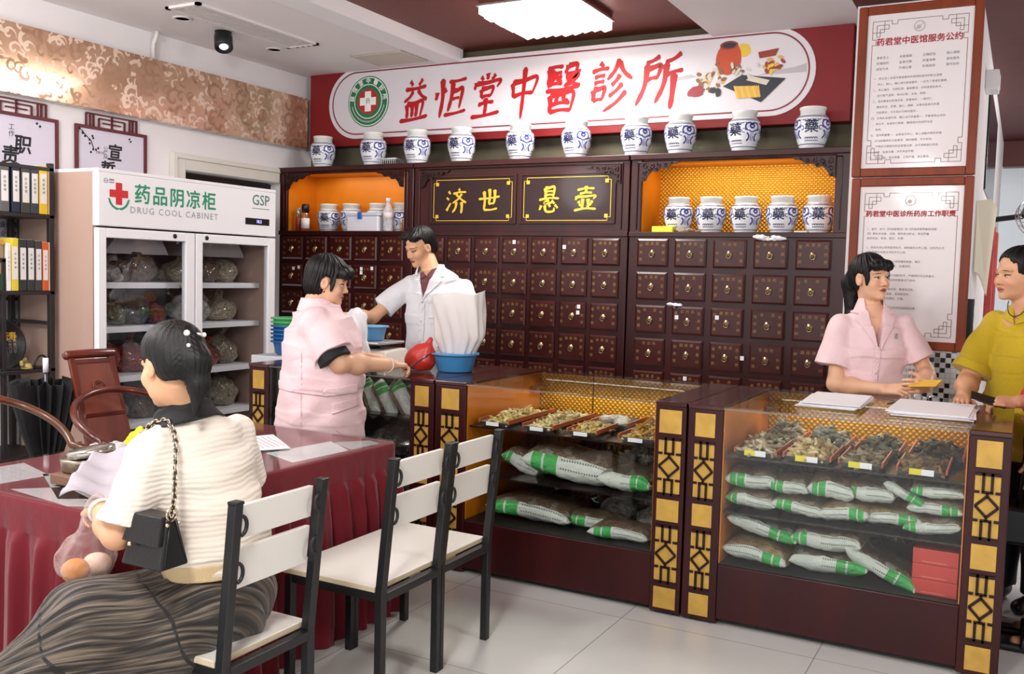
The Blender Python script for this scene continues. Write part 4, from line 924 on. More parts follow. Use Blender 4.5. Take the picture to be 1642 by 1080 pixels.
for i, x in enumerate((-4.94, -4.445, -4.04, -3.652, -3.168, -2.735, -2.30, -1.998, -1.585, -1.172)):
    view = math.atan2(-x, 5.92)          # turned so the character looks out to the shop
    jar(f'blue and white porcelain jar standing on the cabinet tops, {ORD[i]} counted from the doorway', x, 5.92, 2.2825, 1.0 if i else .97, view * .75 + (-.38, -.42, -.45, -.45, -.5, -.48, -.4, -.42, -.5, 0)[i], 'jars on the cabinet tops')
for i, x in enumerate((-2.0, -1.785, -1.56, -1.335, -1.115)):
    jar(f'blue and white porcelain jar in the gold quilted niche, {ORD[i]} from the gilded panels', x, 5.95, 1.7755, .93, -x / 5.95 * .6 + (-.4, -.1, -.3, -.15, .05)[i], 'jars in the gold niche')
for i, x in enumerate((-4.937, -4.709, -4.449, -4.221)):
    jar(f'blue and white porcelain jar in the orange niche, {ORD[i]} counted from the doorway', x, 6.0, 1.7755, .90, -x / 5.95 * .7 + (-.3, .2, 1.2, .9)[i], 'jars in the orange niche')
# ---------------------------------------------------------------- small things in and on the cabinets
CLEAR = glass_mat('clear_plastic', (.92, .93, .95, 1), .1)
t = thing('storage_box', 'white translucent plastic box with a blue clasp in the orange niche', 'box', (-4.46, 5.85, 1.776)); bx('body', (-4.61, 5.815, 1.777), (-4.315, 5.885, 1.90), M('frosted_plastic', '#dcdbe4', .4), t, .008); bx('lid', (-4.618, 5.81, 1.9), (-4.307, 5.89, 1.925), M('lid_white', '#c9cddb', .35), t, .006); bx('clasp', (-4.50, 5.802, 1.875), (-4.46, 5.812, 1.93), M('clasp_blue', '#2c62b4', .35), t, .004)
t = thing('plastic_bottle', 'clear ribbed plastic bottle with white cap in the orange niche', 'bottle', (-4.252, 5.86, 1.776)); MB().lathe([(.036, 0), (.038, .02), (.035, .04), (.038, .06), (.035, .08), (.038, .1), (.036, .14), (.038, .16), (.02, .205), (.016, .215), (.016, .232)], (-4.252, 5.86, 1.7765)).build('body', plastic_film('bottle_film', '#e8e8f0', .45), t); MB().lathe([(.019, .23), (.019, .258), (0, .26)], (-4.252, 5.86, 1.7765), 20).build('cap', PAPER, t); MB().lathe([(.0385, .1), (.0385, .15)], (-4.252, 5.86, 1.7765)).build('paper_label', M('label_pink', '#d9cfd2', .6), t)
t = thing('glass_flask', 'glass flask with dark lid and white paper label in the orange niche', 'flask', (-5.06, 5.86, 1.776)); MB().lathe([(.03, 0), (.033, .01), (.033, .13), (.026, .15), (.026, .16)], (-5.06, 5.86, 1.7765), 24).build('body', CLEAR, t); MB().lathe([(.03, .155), (.03, .215), (.024, .222), (0, .222)], (-5.06, 5.86, 1.7765), 24).build('lid', BLACK, t); MB().lathe([(.0335, .03), (.0335, .11)], (-5.06, 5.86, 1.7765), 24).build('paper_label', PAPER, t)
t = thing('small_canister', 'small red and silver canister at the doorway end of the orange niche', 'canister', (-5.13, 5.86, 1.776)); MB().lathe([(.024, 0), (.024, .11), (.02, .12)], (-5.13, 5.86, 1.7765), 20).build('body', M('can_red', '#a03a28', .4), t); MB().lathe([(.021, .12), (.021, .19), (.0, .195)], (-5.13, 5.86, 1.7765), 20).build('cap', M('can_silver', '#b9b4ac', .3, metal=.6), t)
t = thing('amber_vial', 'small vial with a pale cap at the cabinet-seam end of the orange niche', 'vial', (-4.115, 5.84, 1.776)); MB().lathe([(.013, 0), (.013, .06), (.008, .07)], (-4.115, 5.84, 1.7765), 16).build('body', M('vial_amber', '#a8895a', .3), t); MB().lathe([(.009, .07), (.009, .105), (0, .108)], (-4.115, 5.84, 1.7765), 16).build('cap', M('cap_cream', '#e2dcc0', .4), t)
o = bx('note_pad', (-2.13, 5.81, 1.776), (-1.99, 5.88, 1.822), M('pad_yellow', '#d8d835', .6), bevel=.004, loc=(-2.06, 5.845, 1.776)); tag(o, 'yellow pad standing in the gold niche before the first jar', 'pad')
def crumple(name, label, cat, c, r, mat, seed=0, squash=(1, 1, 1), group=None):
    f = Field(); rnd = random.Random(seed)
    for k in range(9): f.u(s_ell((rnd.gauss(0, r[0] * .38), rnd.gauss(0, r[1] * .38), r[2] * rnd.uniform(.3, .9)), [max(.008, q * rnd.uniform(.28, .5)) for q in r]), .01)
    f.wob(folds([((1, .3, .2), 190, 1), ((-.2, 1, .6), 230, 2), ((.4, -.5, 1), 170, 4)], .0016)); f.cut(s_half((0, 0, 0), (0, 0, -1)))
    e = max(r) * 1.6; o = organic(name, f, [((-e, -e, -.01), (e, e, r[2] * 2), .004)], mat, None); o.location = c; return tag(o, label, cat, group)
crumple('crumpled_bag', 'crumpled brownish plastic bag lying before the jars in the gold niche', 'bag', (-1.90, 5.86, 1.776), (.075, .03, .03), M('bag_brown', '#7d6a50', .5), 3)
FILMW = M('film_white', '#e6e8ec', .35)
crumple('crumpled_bag', 'crumpled white plastic bag caught on a drawer top below the gold niche', 'bag', (-1.38, 5.795, 1.732), (.09, .035, .03), FILMW, 5)
crumple('crumpled_bag', 'small white plastic scrap on a drawer top in the third row near the cabinet seam', 'bag', (-1.95, 5.795, 1.313), (.055, .02, .014), FILMW, 8)
t = thing('small_box', 'low white dish beside the last jar of the gold niche', 'dish', (-1.19, 5.83, 1.776)); bx('body', (-1.23, 5.81, 1.7765), (-1.15, 5.86, 1.795), M('dish_white', '#d7d3c8', .5), t, .004)
t = thing('wire_basket', 'small clear ribbed plastic tray on the cabinet top between the second and third jars', 'tray', (-4.27, 5.9, 2.2825))
b = MB(); [b.tube([(-4.35 + i * .018, 5.85, 2.284), (-4.35 + i * .018, 5.845, 2.33), (-4.35 + i * .018, 5.95, 2.33), (-4.35 + i * .018, 5.945, 2.284)], .0028, 6) for i in range(10)]; b.tube([(-4.355, 5.845, 2.33), (-4.185, 5.845, 2.33), (-4.185, 5.95, 2.33), (-4.355, 5.95, 2.33)], .004, 6, closed=True); b.build('ribs', M('clear_white', '#c9cdd2', .3), t)
o = bx('white_board_strip', (-.905, 5.75, 1.37), (-.87, 5.775, 1.68), PAPER, bevel=.002, loc=(-.89, 5.76, 1.37)); tag(o, 'white strip of board wedged between cabinet side and pillar notice', 'board')
# ---------------------------------------------------------------- two-door cabinet for cool drugs
FX, FY0, FY1, FZ = -4.55, 3.545, 4.965, 2.0
t = fr = thing('drug_fridge', 'tall white two-door medicine fridge with glass doors and green heading', 'fridge', (-4.9, 4.25, 0))
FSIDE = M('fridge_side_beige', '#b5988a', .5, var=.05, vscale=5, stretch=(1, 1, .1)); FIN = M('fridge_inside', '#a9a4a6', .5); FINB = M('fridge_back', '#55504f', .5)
[bx('side_panel', (-5.25, a, .08), (FX - .05, a + .03, FZ), FSIDE, t, .004) for a in (FY0, FY1 - .03)]
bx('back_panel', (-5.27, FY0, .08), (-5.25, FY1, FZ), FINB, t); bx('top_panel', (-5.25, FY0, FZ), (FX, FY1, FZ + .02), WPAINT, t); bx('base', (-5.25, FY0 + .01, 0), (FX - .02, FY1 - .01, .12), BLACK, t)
b = MB(); b.box((FX - .05, FY0, 1.70), (FX, FY1, 2.0)); b.build('header', WPAINT, t, bevel=.006)
bx('divider', (FX - .06, 4.22, .12), (FX - .045, 4.28, 1.69), WPAINT, t); bx('ceiling_inside', (-5.25, FY0 + .03, 1.66), (FX - .06, FY1 - .03, 1.69), FIN, t)
b = MB(); b.prism([(-.25, 0), (.22, 0), (.16, .11), (-.16, .11)], (-5.05, 4.6, 1.55), (0, 1, 0), (0, 0, 1), .35); b.prism([(-.25, 0), (.22, 0), (.16, .11), (-.16, .11)], (-5.05, 3.95, 1.55), (0, 1, 0), (0, 0, 1), .35); b.build('cooling_duct', FIN, t)
b = MB()
for y in (3.93, 4.42):
    b.lathe([(.0, -.035), (.05, -.03), (.065, 0), (.06, .012), (.0, .013)], (-4.75, y, 1.55), 20)
b.build('fan_grille', BLACK, t)
SHZ = (1.345, 1.085, .79, .5, .22)
for z in SHZ:
    for y0, y1 in ((FY0 + .035, 4.225), (4.275, FY1 - .035)): bx('wire_shelf', (-5.2, y0, z), (-4.66, y1, z + .035), WPAINT, t, .003)
FG = glass_mat('fridge_glass', (.93, .94, .95, 1), .05)
for y0, y1, lk in ((FY0, 4.245, 4.085), (4.255, FY1, 4.34)):
    d = None; b = MB(); w = .055; x0, x1 = FX - .04, FX
    b.box((x0, y0, .125), (x1, y0 + w, 1.69)); b.box((x0, y1 - w - .015, .125), (x1, y1, 1.69)); b.box((x0, y0 + w, .125), (x1, y1 - w - .015, .125 + w)); b.box((x0, y0 + w, 1.69 - w), (x1, y1 - w - .015, 1.69))
    d = b.build('door', WPAINT, t, bevel=.005); bx('pane', (FX - .022, y0 + w, .125 + w), (FX - .016, y1 - w - .015, 1.69 - w), FG, d, 0)
    b = MB().lathe([(.014, 0), (.014, .004), (0, .005)], n=16); b.v = [(FX + .0005 + p[2], lk + p[1], 1.665 + p[0]) for p in b.v]; b.build('lock', BLACK, d)
GREEN = M('heading_green', '#1f8f66', .4); GREY = M('heading_grey', '#8d9098', .4); REDX = M('cross_red', '#c8202a', .4)
b = MB(); X = FX + .0012
for i, ch in enumerate('药品阴凉柜'): b.mesh(text_mesh(ch, .118, .0022), onleft(X, 3.845 + i * .1285, 1.888))
b.build('heading', GREEN, t)
MB().mesh(text_mesh('DRUG COOL CABINET', .054, spacing=1.28), onleft(X, 4.095, 1.8)).build('subheading', GREY, t)
MB().mesh(text_mesh('GSP', .098, .0006), onleft(X, 4.818, 1.935)).box((X - .0005, 4.735, 1.880), (X, 4.90, 1.884)).build('standard_mark', M('gsp_green', '#4f7a70', .4), t)
b = MB(); cy, cz = 3.682, 1.886; w, L = .021, .062; b.prism([(cy - w, cz - L), (cy + w, cz - L), (cy + w, cz - w), (cy + L, cz - w), (cy + L, cz + w), (cy + w, cz + w), (cy + w, cz + L), (cy - w, cz + L), (cy - w, cz + w), (cy - L, cz + w), (cy - L, cz - w), (cy - w, cz - w)], (X - .001, 0, 0), (0, 1, 0), (0, 0, 1), .0015); b.build('red_cross', REDX, t)
b = MB()
for s in (-1, 1): 
    for k in range(6): a = math.radians(-80 + k * 13); p = (X, cy + s * (.066 * math.cos(a)), cz - .02 + .066 * math.sin(a)); b.sphere(p, (.0008, .0125, .0065), 8, M3=Euler((s * (a + 1.2), 0, 0)).to_matrix())
b.build('laurel_sprigs', GREEN, t)
b = MB(); b.ring(disc(.014, 20), disc(.011, 20), (X, 3.595, 1.953), (0, 1, 0), (0, 0, 1), .0008); b.bar((X + .0004, 3.585, 1.953), (X + .0004, 3.605, 1.953), .003, .001, (1, 0, 0)); b.box((X - .0005, 3.618, 1.955), (X, 3.65, 1.966)); b.box((X - .0005, 3.618, 1.943), (X, 3.65, 1.949)); b.build('maker_mark', GREY, t)
bx('display', (FX, 4.675, 1.772), (FX + .003, 4.9, 1.816), BLACK, t, .002); b = MB(); b.mesh(text_mesh('18.5', .03, .0006), onleft(FX + .0035, 4.80, 1.794)); b.build('digits', M('led_violet', '#8f86f0', .4, emit=2.5), t)
# bags of herbs inside the cool cabinet
def sack(name, label, c, r, mat, film=None, seed=0, cat='bag', knot=True, group=None, bumps=7, fit=1.0):
    """full plastic bag: lumpy belly, gathered neck"""
    rnd = random.Random(seed); f = Field(); rx, ry, rz = r
    f.u(s_ell((0, 0, rz * .36), (rx, ry, rz * .46)), .02).u(s_ell((rnd.uniform(-.2, .2) * rx, rnd.uniform(-.3, .3) * ry, rz * .58), (rx * .7, ry * .62, rz * .42)), .04)
    for k in range(bumps): a = rnd.uniform(0, 6.28); f.u(s_ell((rx * .55 * math.cos(a), ry * .55 * math.sin(a), rz * rnd.uniform(.3, .7)), (rx * .45, ry * .45, rz * .33)), .025)
    if knot: f.u(s_cap((rnd.uniform(-.2, .2) * rx, 0, rz * .85), (rnd.uniform(-.3, .3) * rx, 0, rz * 1.15), .022, .012), .03); f.u(s_cap((0, 0, rz * 1.12), (rnd.uniform(-.4, .4) * rx, .02, rz * 1.32), .012, .028), .015)
    f.wob(folds([((rnd.uniform(-1, 1), rnd.uniform(-1, 1), .4), 80, seed), ((rnd.uniform(-1, 1), .6, -.5), 120, seed + 1), ((.5, rnd.uniform(-1, 1), .8), 55, seed + 2)], .0035)); f.cut(s_half((0, 0, 0), (0, 0, -1)))
    e = max(rx, ry) * 1.45; o = organic(name, f, [((-e, -e, -.01), (e, e, rz * 1.6), .006)], mat, None); o.location = c; return tag(o, label, cat, group)
def herb_mat(name, c1, c2, sc=110, gloss=.28):
    if name in MATS: return MATS[name]
    m = bpy.data.materials.new(name); t = NT(m); v = t.new('ShaderNodeTexVoronoi'); t.put(v.inputs['Vector'], t.coord()); v.inputs['Scale'].default_value = sc
    film = t.noise(22, detail=6, rough=.6); film_glint = t.new('ShaderNodeMapRange'); t.put(film_glint.inputs[0], film); film_glint.inputs[1].default_value = .5; film_glint.inputs[2].default_value = .72; film_glint.inputs[4].default_value = .35  # pale noise streaks in the colour stand in for highlights on the plastic
    t.put(t.b.inputs['Base Color'], t.mix(film_glint.outputs[0], t.mix(t.sep(v.outputs['Color'])[0], C(c1), C(c2)), C('#b9b5b0'))); t.b.inputs['Roughness'].default_value = .55; t.b.inputs['Coat Weight'].default_value = 1; t.b.inputs['Coat Roughness'].default_value = .1
    t.bump(t.m('MULTIPLY_ADD', v.outputs['Distance'], .6, t.m('MULTIPLY', film, 2.5)), 1.0, .05); MATS[name] = m; return m
HM = dict(brown=herb_mat('bagged_brown', '#5d4436', '#8d7360'), red=herb_mat('bagged_red', '#8a160c', '#c43a1c', 60), tan=herb_mat('bagged_tan', '#9b8a70', '#cfc3a8'), white=herb_mat('bagged_white', '#b5aea6', '#e0dcd6', 30), green=herb_mat('bagged_green', '#39422a', '#6a7440', 50), dark=herb_mat('bagged_dark', '#25221f', '#5a5249', 50), crimson=herb_mat('bagged_crimson', '#a5142c', '#e0455e', 30))
INF = [('tan', 0, 3.68, .10, .15, 'cloudy white bag', 0), ('white', 0, 3.83, .075, .11, 'small pale bag', 1), ('brown', 0, 4.02, .15, .17, 'wide brown bag', 2), ('tan', 0, 4.40, .11, .14, 'mixed tan bag', 3), ('brown', 0, 4.56, .12, .17, 'brown root bag', 4), ('tan', 0, 4.75, .1, .16, 'speckled seed bag', 5),
       ('crimson', 1, 3.68, .09, .17, 'bright crimson bag', 6), ('green', 1, 3.84, .07, .14, 'green leaf bag', 7), ('dark', 1, 4.0, .1, .18, 'dark leaf bag', 8), ('red', 1, 4.15, .06, .12, 'dull red bag', 9), ('white', 1, 4.48, .15, .19, 'knotted white bag', 10), ('tan', 1, 4.72, .12, .14, 'pale slice bag', 11),
       ('red', 2, 3.75, .14, .19, 'big orange-red bag', 12), ('red', 2, 4.03, .12, .17, 'second orange-red bag', 13), ('tan', 2, 4.42, .1, .15, 'round seed bag', 14), ('red', 2, 4.6, .07, .12, 'reddish bag', 15), ('tan', 2, 4.76, .1, .19, 'knotted tan bag', 16),
       ('tan', 3, 3.8, .16, .15, 'flat mixed bag', 17), ('brown', 3, 4.06, .11, .13, 'brown bark bag', 18), ('dark', 3, 4.45, .15, .17, 'dark crumpled bag', 19), ('tan', 3, 4.74, .12, .2, 'tall tan bag', 20), ('dark', 4, 3.9, .2, .14, 'wide dark bag', 21), ('brown', 4, 4.6, .2, .15, 'wide brown bag', 22)]
for k, sh, y, ry, rz, nm, sd in INF:
    sack('herb_bag', f'{nm} on the {("top", "second", "third", "fourth", "bottom")[sh]} shelf behind the fridge door {"near the binder shelf" if y < 4.25 else "beside the doorway"}', (-4.86, y, SHZ[sh] + .036), (.13, ry, rz), HM[k], seed=sd)

# ---------------------------------------------------------------- binder shelf
SHM = M('shelf_black', '#1f1a1b', .45); sx0, sx1, sy0, sy1 = -5.26, -4.87, 2.55, 3.505
sf = thing('display_shelf', 'tall dark open shelf holding document binders against the white wall', 'shelf', (-5.06, 3.03, 0))
for x in (sx0, sx1 - .03):
    for y in (sy0, sy1 - .03): bx('post', (x, y, 0), (x + .03, y + .03, 2.045), SHM, sf)
BZ = (.40, .885, 1.325, 1.755, 2.02)
for z in BZ: bx('board', (sx0, sy0, z - .022), (sx1, sy1, z), SHM, sf)
bx('side_rail', (sx0 + .03, sy1 - .025, 1.13), (sx1 - .03, sy1 - .005, 1.15), SHM, sf); bx('inner_post', (sx1 - .03, 3.19, .40), (sx1 - .005, 3.215, 1.5), SHM, sf); bx('inner_rail', (sx1 - .03, sy0, 1.48), (sx1 - .005, 3.215, 1.505), SHM, sf)
BLAB = M('binder_label', '#dcd8d6', .7); INK2 = INK
def binder(y, w, h, z, col, name, row, lab=True, hole=False, dep=.25):
    m = M('binder_' + col[1:], col, .5); t = thing('binder', name, 'binder', (-4.99, y + w / 2, z), f'binders on the {row} board'); x1 = -4.872
    bx('cover', (x1 - dep, y + .001, z + .001), (x1, y + w - .001, z + h), m, t, .003)
    bx('paper_block', (x1 - dep + .01, y + .006, z + h - .0005), (x1 - .012, y + w - .006, z + h + .0012), PAPER, t, 0)
    if lab:
        bx('spine_label', (x1, y + w * .14, z + h * .22), (x1 + .0012, y + w * .86, z + h * .84), BLAB, t, 0)
        b = MB(); [b.mesh(text_mesh(ch, w * .30, res=1), onleft(x1 + .0018, y + w / 2, z + h * (.7 - i * .085))) for i, ch in enumerate('药品管理')]; b.build('spine_text', INK, t)
R1 = [(3.11, .06, .27, '#16181c', 'black binder without label'), (3.182, .055, .265, '#5b5a58', 'grey-spined binder'), (3.25, .05, .27, '#1b2236', 'navy binder'), (3.305, .055, .265, '#3a3d34', 'olive-black binder'), (3.362, .05, .265, '#333a44', 'slate binder'), (3.414, .052, .27, '#d9b62a', 'yellow binder'), (3.468, .018, .26, '#b79a6a', 'thin tan folder')]
for i, (y, w, h, c, n) in enumerate(R1): binder(y, w, h, BZ[3], c, f'{n} on the upper binder board of the dark shelf', 'upper', lab=i not in (0, 6))
R2 = [(3.215, .028, .26, '#e4e2dc', 'white folder'), (3.245, .042, .29, '#d8c43a', 'yellow-white binder'), (3.29, .046, .285, '#2a2f2e', 'black binder beside the yellow-white one'), (3.338, .046, .285, '#2b3230', 'second black binder'), (3.386, .042, .28, '#3c393c', 'charcoal binder'), (3.43, .038, .275, '#c9592a', 'orange binder'), (3.469, .034, .275, '#d6a98c', 'peach folder')]
for i, (y, w, h, c, n) in enumerate(R2): binder(y, w, h, BZ[2], c, f'{n} on the middle board of the dark shelf', 'middle', lab=i != 6)
t = thing('file_box', 'tan open file box on the middle board of the dark shelf', 'box', (-5.0, 3.13, BZ[2])); bx('body', (-5.12, 3.06, BZ[2] + .001), (-4.88, 3.205, BZ[2] + .27), M('box_tan', '#9a7f5a', .7), t); bx('lip', (-4.88, 3.055, BZ[2] + .25), (-4.874, 3.205, BZ[2] + .275), M('box_gold', '#b98a3a', .5), t)
o = bx('green_box', (-4.86, 2.9, 1.325), (-4.80, 3.19, 1.42), M('box_green', '#1c3a2a', .5), bevel=.004, loc=(-4.83, 3.05, 1.325)); tag(o, 'dark green small box at the edge of the middle shelf board', 'box')
o.location.x -= .06
pl = thing('round_plaque', 'round black plaque with gold characters propped on the dark shelf', 'plaque', (-4.95, 3.22, .886))
Ry = Matrix.Translation((-4.93, 3.215, 1.03)) @ Matrix.Rotation(math.radians(80), 4, 'Y')
b = MB().lathe([(0, 0), (.135, 0), (.142, .006), (.142, .014), (.132, .02), (.128, .014), (0, .014)], n=40); b.v = [tuple(Ry @ Vector(p)) for p in b.v]; b.build('disc', M('plaque_black', '#15171a', .35), pl)
b = MB(); Tl = Matrix.Translation((-4.9125, 3.215, 1.03)) @ Matrix.Rotation(math.radians(-10), 4, 'Y')
T0 = Matrix.Rotation(math.pi / 2, 4, 'Z') @ Matrix.Rotation(math.pi / 2, 4, 'X')
for i, ch in enumerate('仁者寿'): b.mesh(text_mesh(ch, .052, .001), Tl @ Matrix.Translation((0, -.01 + i * .046 - .02, .04)) @ T0)
b.build('gold_characters', GOLDPAINT, pl)
b = MB(); [b.mesh(text_mesh('医者仁心', .02, res=1), Tl @ Matrix.Translation((0, -.07 + i * .028, -.012)) @ T0 @ Matrix.Rotation(-math.pi / 2, 4, 'Z')) for i in range(6)]; b.build('small_characters', M('plaque_pale', '#9a988a', .5), pl)
b = MB(); b.box((-4.98, 3.13, .886), (-4.88, 3.30, .902)); b.bar((-4.94, 3.15, .9), (-4.96, 3.15, 1.0), .012, .012, (1, 0, 0)); b.bar((-4.94, 3.28, .9), (-4.96, 3.28, 1.0), .012, .012, (1, 0, 0)); b.build('stand', SHM, pl, bevel=.002)
def ornament(name, label, c, r, mat, seed): 
    rnd = random.Random(seed); f = Field()
    for k in range(8): f.u(s_ell((rnd.gauss(0, r * .5), rnd.gauss(0, r * .6), abs(rnd.gauss(r * .9, r * .5))), (r * rnd.uniform(.3, .6),) * 3), .008)
    f.u(s_ell((0, 0, r * .15), (r * .9, r * 1.1, r * .25)), .01); f.cut(s_half((0, 0, 0), (0, 0, -1))); e = r * 3; o = organic(name, f, [((-e, -e, -.01), (e, e, r * 4), .004)], mat, None); o.location = c; return tag(o, label, 'ornament')
ornament('stone_ornament', 'grey carved stone ornament on the dark shelf before the round plaque', (-4.905, 3.16, .886), .035, M('stone_grey', '#5e6058', .5), 4)
ornament('gilt_ornament', 'small yellowish carved ornament on the dark shelf beside the round plaque', (-4.90, 3.345, .886), .035, M('stone_gold', '#a89a5a', .45), 9)
t = thing('metal_hoop', 'dark curved hoop handle standing at the shelf end near the fridge', 'hoop', (-4.9, 3.44, .886)); MB().tube([(-4.9, 3.44 + .045 * math.cos(k * math.pi / 12), .887 + .07 * math.sin(k * math.pi / 12)) for k in range(13)], .006, 8).build('hoop', SHM, t); bx('foot', (-4.93, 3.385, .886), (-4.875, 3.495, .896), SHM, t)

# ---------------------------------------------------------------- desk, cloth and what lies on it
DX0, DX1, DY0, DY1, DZ = -3.30, -2.39, 1.865, 3.385, .742
dk = thing('consulting_desk', 'long consulting desk hidden under the maroon cloth', 'desk', (-2.85, 2.62, 0))
bx('tabletop', (DX0 + .02, DY0 + .02, DZ - .04), (DX1 - .02, DY1 - .02, DZ - .006), WOODD, dk)
for x in (DX0 + .05, DX1 - .1):
    for y in (DY0 + .05, DY1 - .1): bx('leg', (x, y, 0), (x + .05, y + .05, DZ - .04), WOODD, dk)
def cloth_skirt():
    """flat top, plain band, then gathered pleats to the floor, rounded corners"""
    P = []; r = .03
    def corner(cx, cy, a0): return [(cx + r * math.cos(math.radians(a0 + k * 18)), cy + r * math.sin(math.radians(a0 + k * 18))) for k in range(6)]
    loop = corner(DX1 - r, DY0 + r, -90) + corner(DX1 - r, DY1 - r, 0) + corner(DX0 + r, DY1 - r, 90) + corner(DX0 + r, DY0 + r, 180)
    out = []
    for i in range(len(loop)):
        a, b_ = Vector(loop[i]), Vector(loop[(i + 1) % len(loop)]); n = max(1, int((b_ - a).length / .012)); out += [a.lerp(b_, k / n) for k in range(n)]
    n = len(out); S = 0; vs = []; rows = [(DZ, 0), (DZ - .006, .004), (DZ - .03, .006), (DZ - .105, .007), (DZ - .11, .010), (DZ - .14, .022), (.5, .030), (.35, .036), (.2, .040), (.08, .043), (.004, .045)]
    for j, (z, o) in enumerate(rows):
        s = 0
        for i in range(n):
            a, b_, c = out[i - 1], out[i], out[(i + 1) % n]; d = (c - a).normalized(); nn = Vector((d.y, -d.x)); s += (b_ - a).length
            amp = 0 if j < 4 else min(1, (j - 3) / 3); ph = s * 62 + 1.6 * math.sin(s * 9) + .4 * math.sin(j * .8 + s * 4)
            q = b_ + nn * (o + amp * .020 * (math.sin(ph) + .35 * math.sin(2.3 * ph + 1))); vs.append((q.x, q.y, z))
    fs = [tuple(range(n))]
    for j in range(len(rows) - 1):
        for i in range(n): fs.append((j * n + i, (j + 1) * n + i, (j + 1) * n + (i + 1) % n, j * n + (i + 1) % n))
    return MB().add(vs, fs, 0, True)
CLOTH = cloth_mat('cloth_maroon', '#6a0c1c', .75, wr=.12)
tc = thing('tablecloth', 'maroon pleated tablecloth hanging to the floor around the desk', 'tablecloth', (-2.85, 2.62, DZ)); cloth_skirt().build('pleated_skirt', CLOTH, tc)
b = MB(); b.box((DX0 + .01, DY0 + .01, DZ - .004), (DX1 - .01, DY1 - .01, DZ + .0005)); b.build('flat_top', M('cloth_top_glare', '#8a3c46', .6), tc)  # maroon cloth lightened to pink: glare on the glass put into its colour
gd = bx('glass_desk_sheet', (DX0 + .01, DY0 + .005, DZ + .004), (DX1 - .002, DY1 - .005, DZ + .009), glass_mat('desk_glass', (.93, .95, .94, 1), .03, .06), bevel=0, loc=(-2.85, 2.6, DZ + .004)); tag(gd, 'clear glass sheet covering the top of the maroon desk', 'glass sheet')
PZ = DZ + .0006
def sheet(name, label, pts, z, mat=PAPER, th=.0012, print_=None, cat='paper', group=None):
    t = thing(name, label, cat, (pts[0][0], pts[0][1], z), group); b = MB(); n = len(pts); b.add([(x, y, z) for x, y in pts] + [(x, y, z + th) for x, y in pts], [tuple(range(n - 1, -1, -1)), tuple(range(n, 2 * n))] + [(i, (i + 1) % n, n + (i + 1) % n, n + i) for i in range(n)]); b.build('sheet', mat, t)
    if print_:
        o, dx, dy, rows, pm_ = print_; b = MB(); rnd = random.Random(len(label))
        for r in range(rows):
            x = 0
            while x < 1:
                w = rnd.uniform(.03, .12); u = Vector(o) + Vector(dx) * x + Vector(dy) * (r / rows); e = Vector(o) + Vector(dx) * min(1, x + w) + Vector(dy) * (r / rows); b.bar((u.x, u.y, z + th + .0003), (e.x, e.y, z + th + .0003), .004, .0004); x += w + .03
        b.build('print', pm_, t)
    return t
PINKP = M('paper_pinkish', '#d9cdd4', .6); GREYP = M('paper_greyed', '#c9c4c8', .6); REDPR = M('print_red', '#b0444c', .6)
UG = PZ; OG = DZ + .0095
sheet('desk_paper', 'white paper under the desk glass near the counter end', [(-2.66, 2.86), (-2.45, 2.78), (-2.43, 3.1), (-2.62, 3.22)], UG)
sheet('desk_paper', 'pale form under the desk glass at the corner by the counter', [(-2.6, 3.2), (-2.43, 3.12), (-2.42, 3.3), (-2.5, 3.34)], UG, GREYP)
sheet('desk_paper', 'white paper under the desk glass beside the tin', [(-3.02, 2.12), (-2.66, 1.92), (-2.52, 2.02), (-2.9, 2.26)], UG, GREYP)
sheet('desk_paper', 'white sheet under the desk glass at the desk corner by the seated woman', [(-2.9, 1.92), (-2.56, 1.88), (-2.46, 1.94), (-2.78, 2.04)], UG, PINKP)
sheet('desk_paper', 'crumpled flyer under the desk glass in front of the wooden chairs', [(-3.26, 1.95), (-3.0, 1.9), (-2.98, 2.12), (-3.24, 2.2)], UG, PINKP, print_=((-3.22, 1.98, 0), (.2, -.02, 0), (.0, .18, 0), 5, GREYP))
sheet('printed_flyer', 'pink and white printed flyer on the desk behind the seated woman', [(-2.98, 2.95), (-2.72, 2.8), (-2.62, 2.96), (-2.9, 3.16)], OG, PAPER, .002, ((-2.93, 2.97, 0), (.2, -.11, 0), (.07, .14, 0), 7, REDPR), 'flyer')
sheet('desk_paper', 'white paper with a purple edge lying on the desk glass beside the flyer', [(-2.86, 2.66), (-2.62, 2.56), (-2.58, 2.72), (-2.8, 2.84)], OG, PAPER, .006)
sheet('paper_scrap', 'small torn white wrapper on the desk edge beside the seated woman', [(-2.56, 2.52), (-2.42, 2.50), (-2.40, 2.56), (-2.47, 2.62), (-2.55, 2.60)], OG, PAPER, .004, cat='wrapper')
tn = thing('tin', 'round metal tin with glass-like lid on a small wooden block', 'tin', (-2.79, 2.12, OG + .035)); MB().lathe([(.07, 0), (.076, .004), (.078, .03), (.08, .034), (.08, .04), (.076, .044), (0, .046)], (-2.79, 2.12, OG + .0355), 40).build('base', M('tin_silver', '#a39a8a', .28, metal=.85), tn)
b = MB().lathe([(.074, .0), (.078, .004), (.078, .02), (.07, .026), (0, .028)], n=40); Rl = Matrix.Translation((-2.77, 2.13, OG + .088)) @ Euler((.08, -.16, 0)).to_matrix().to_4x4(); b.v = [tuple(Rl @ Vector(p)) for p in b.v]; b.build('lid', M('tin_lid', '#b4b3aa', .2, metal=.8), tn)
o = bx('wooden_block', (-2.84, 2.02, OG), (-2.69, 2.14, OG + .034), M('block_wood', '#7a5a48', .6), bevel=.004, loc=(-2.76, 2.08, OG)); tag(o, 'small brown wooden block under the round tin', 'block')
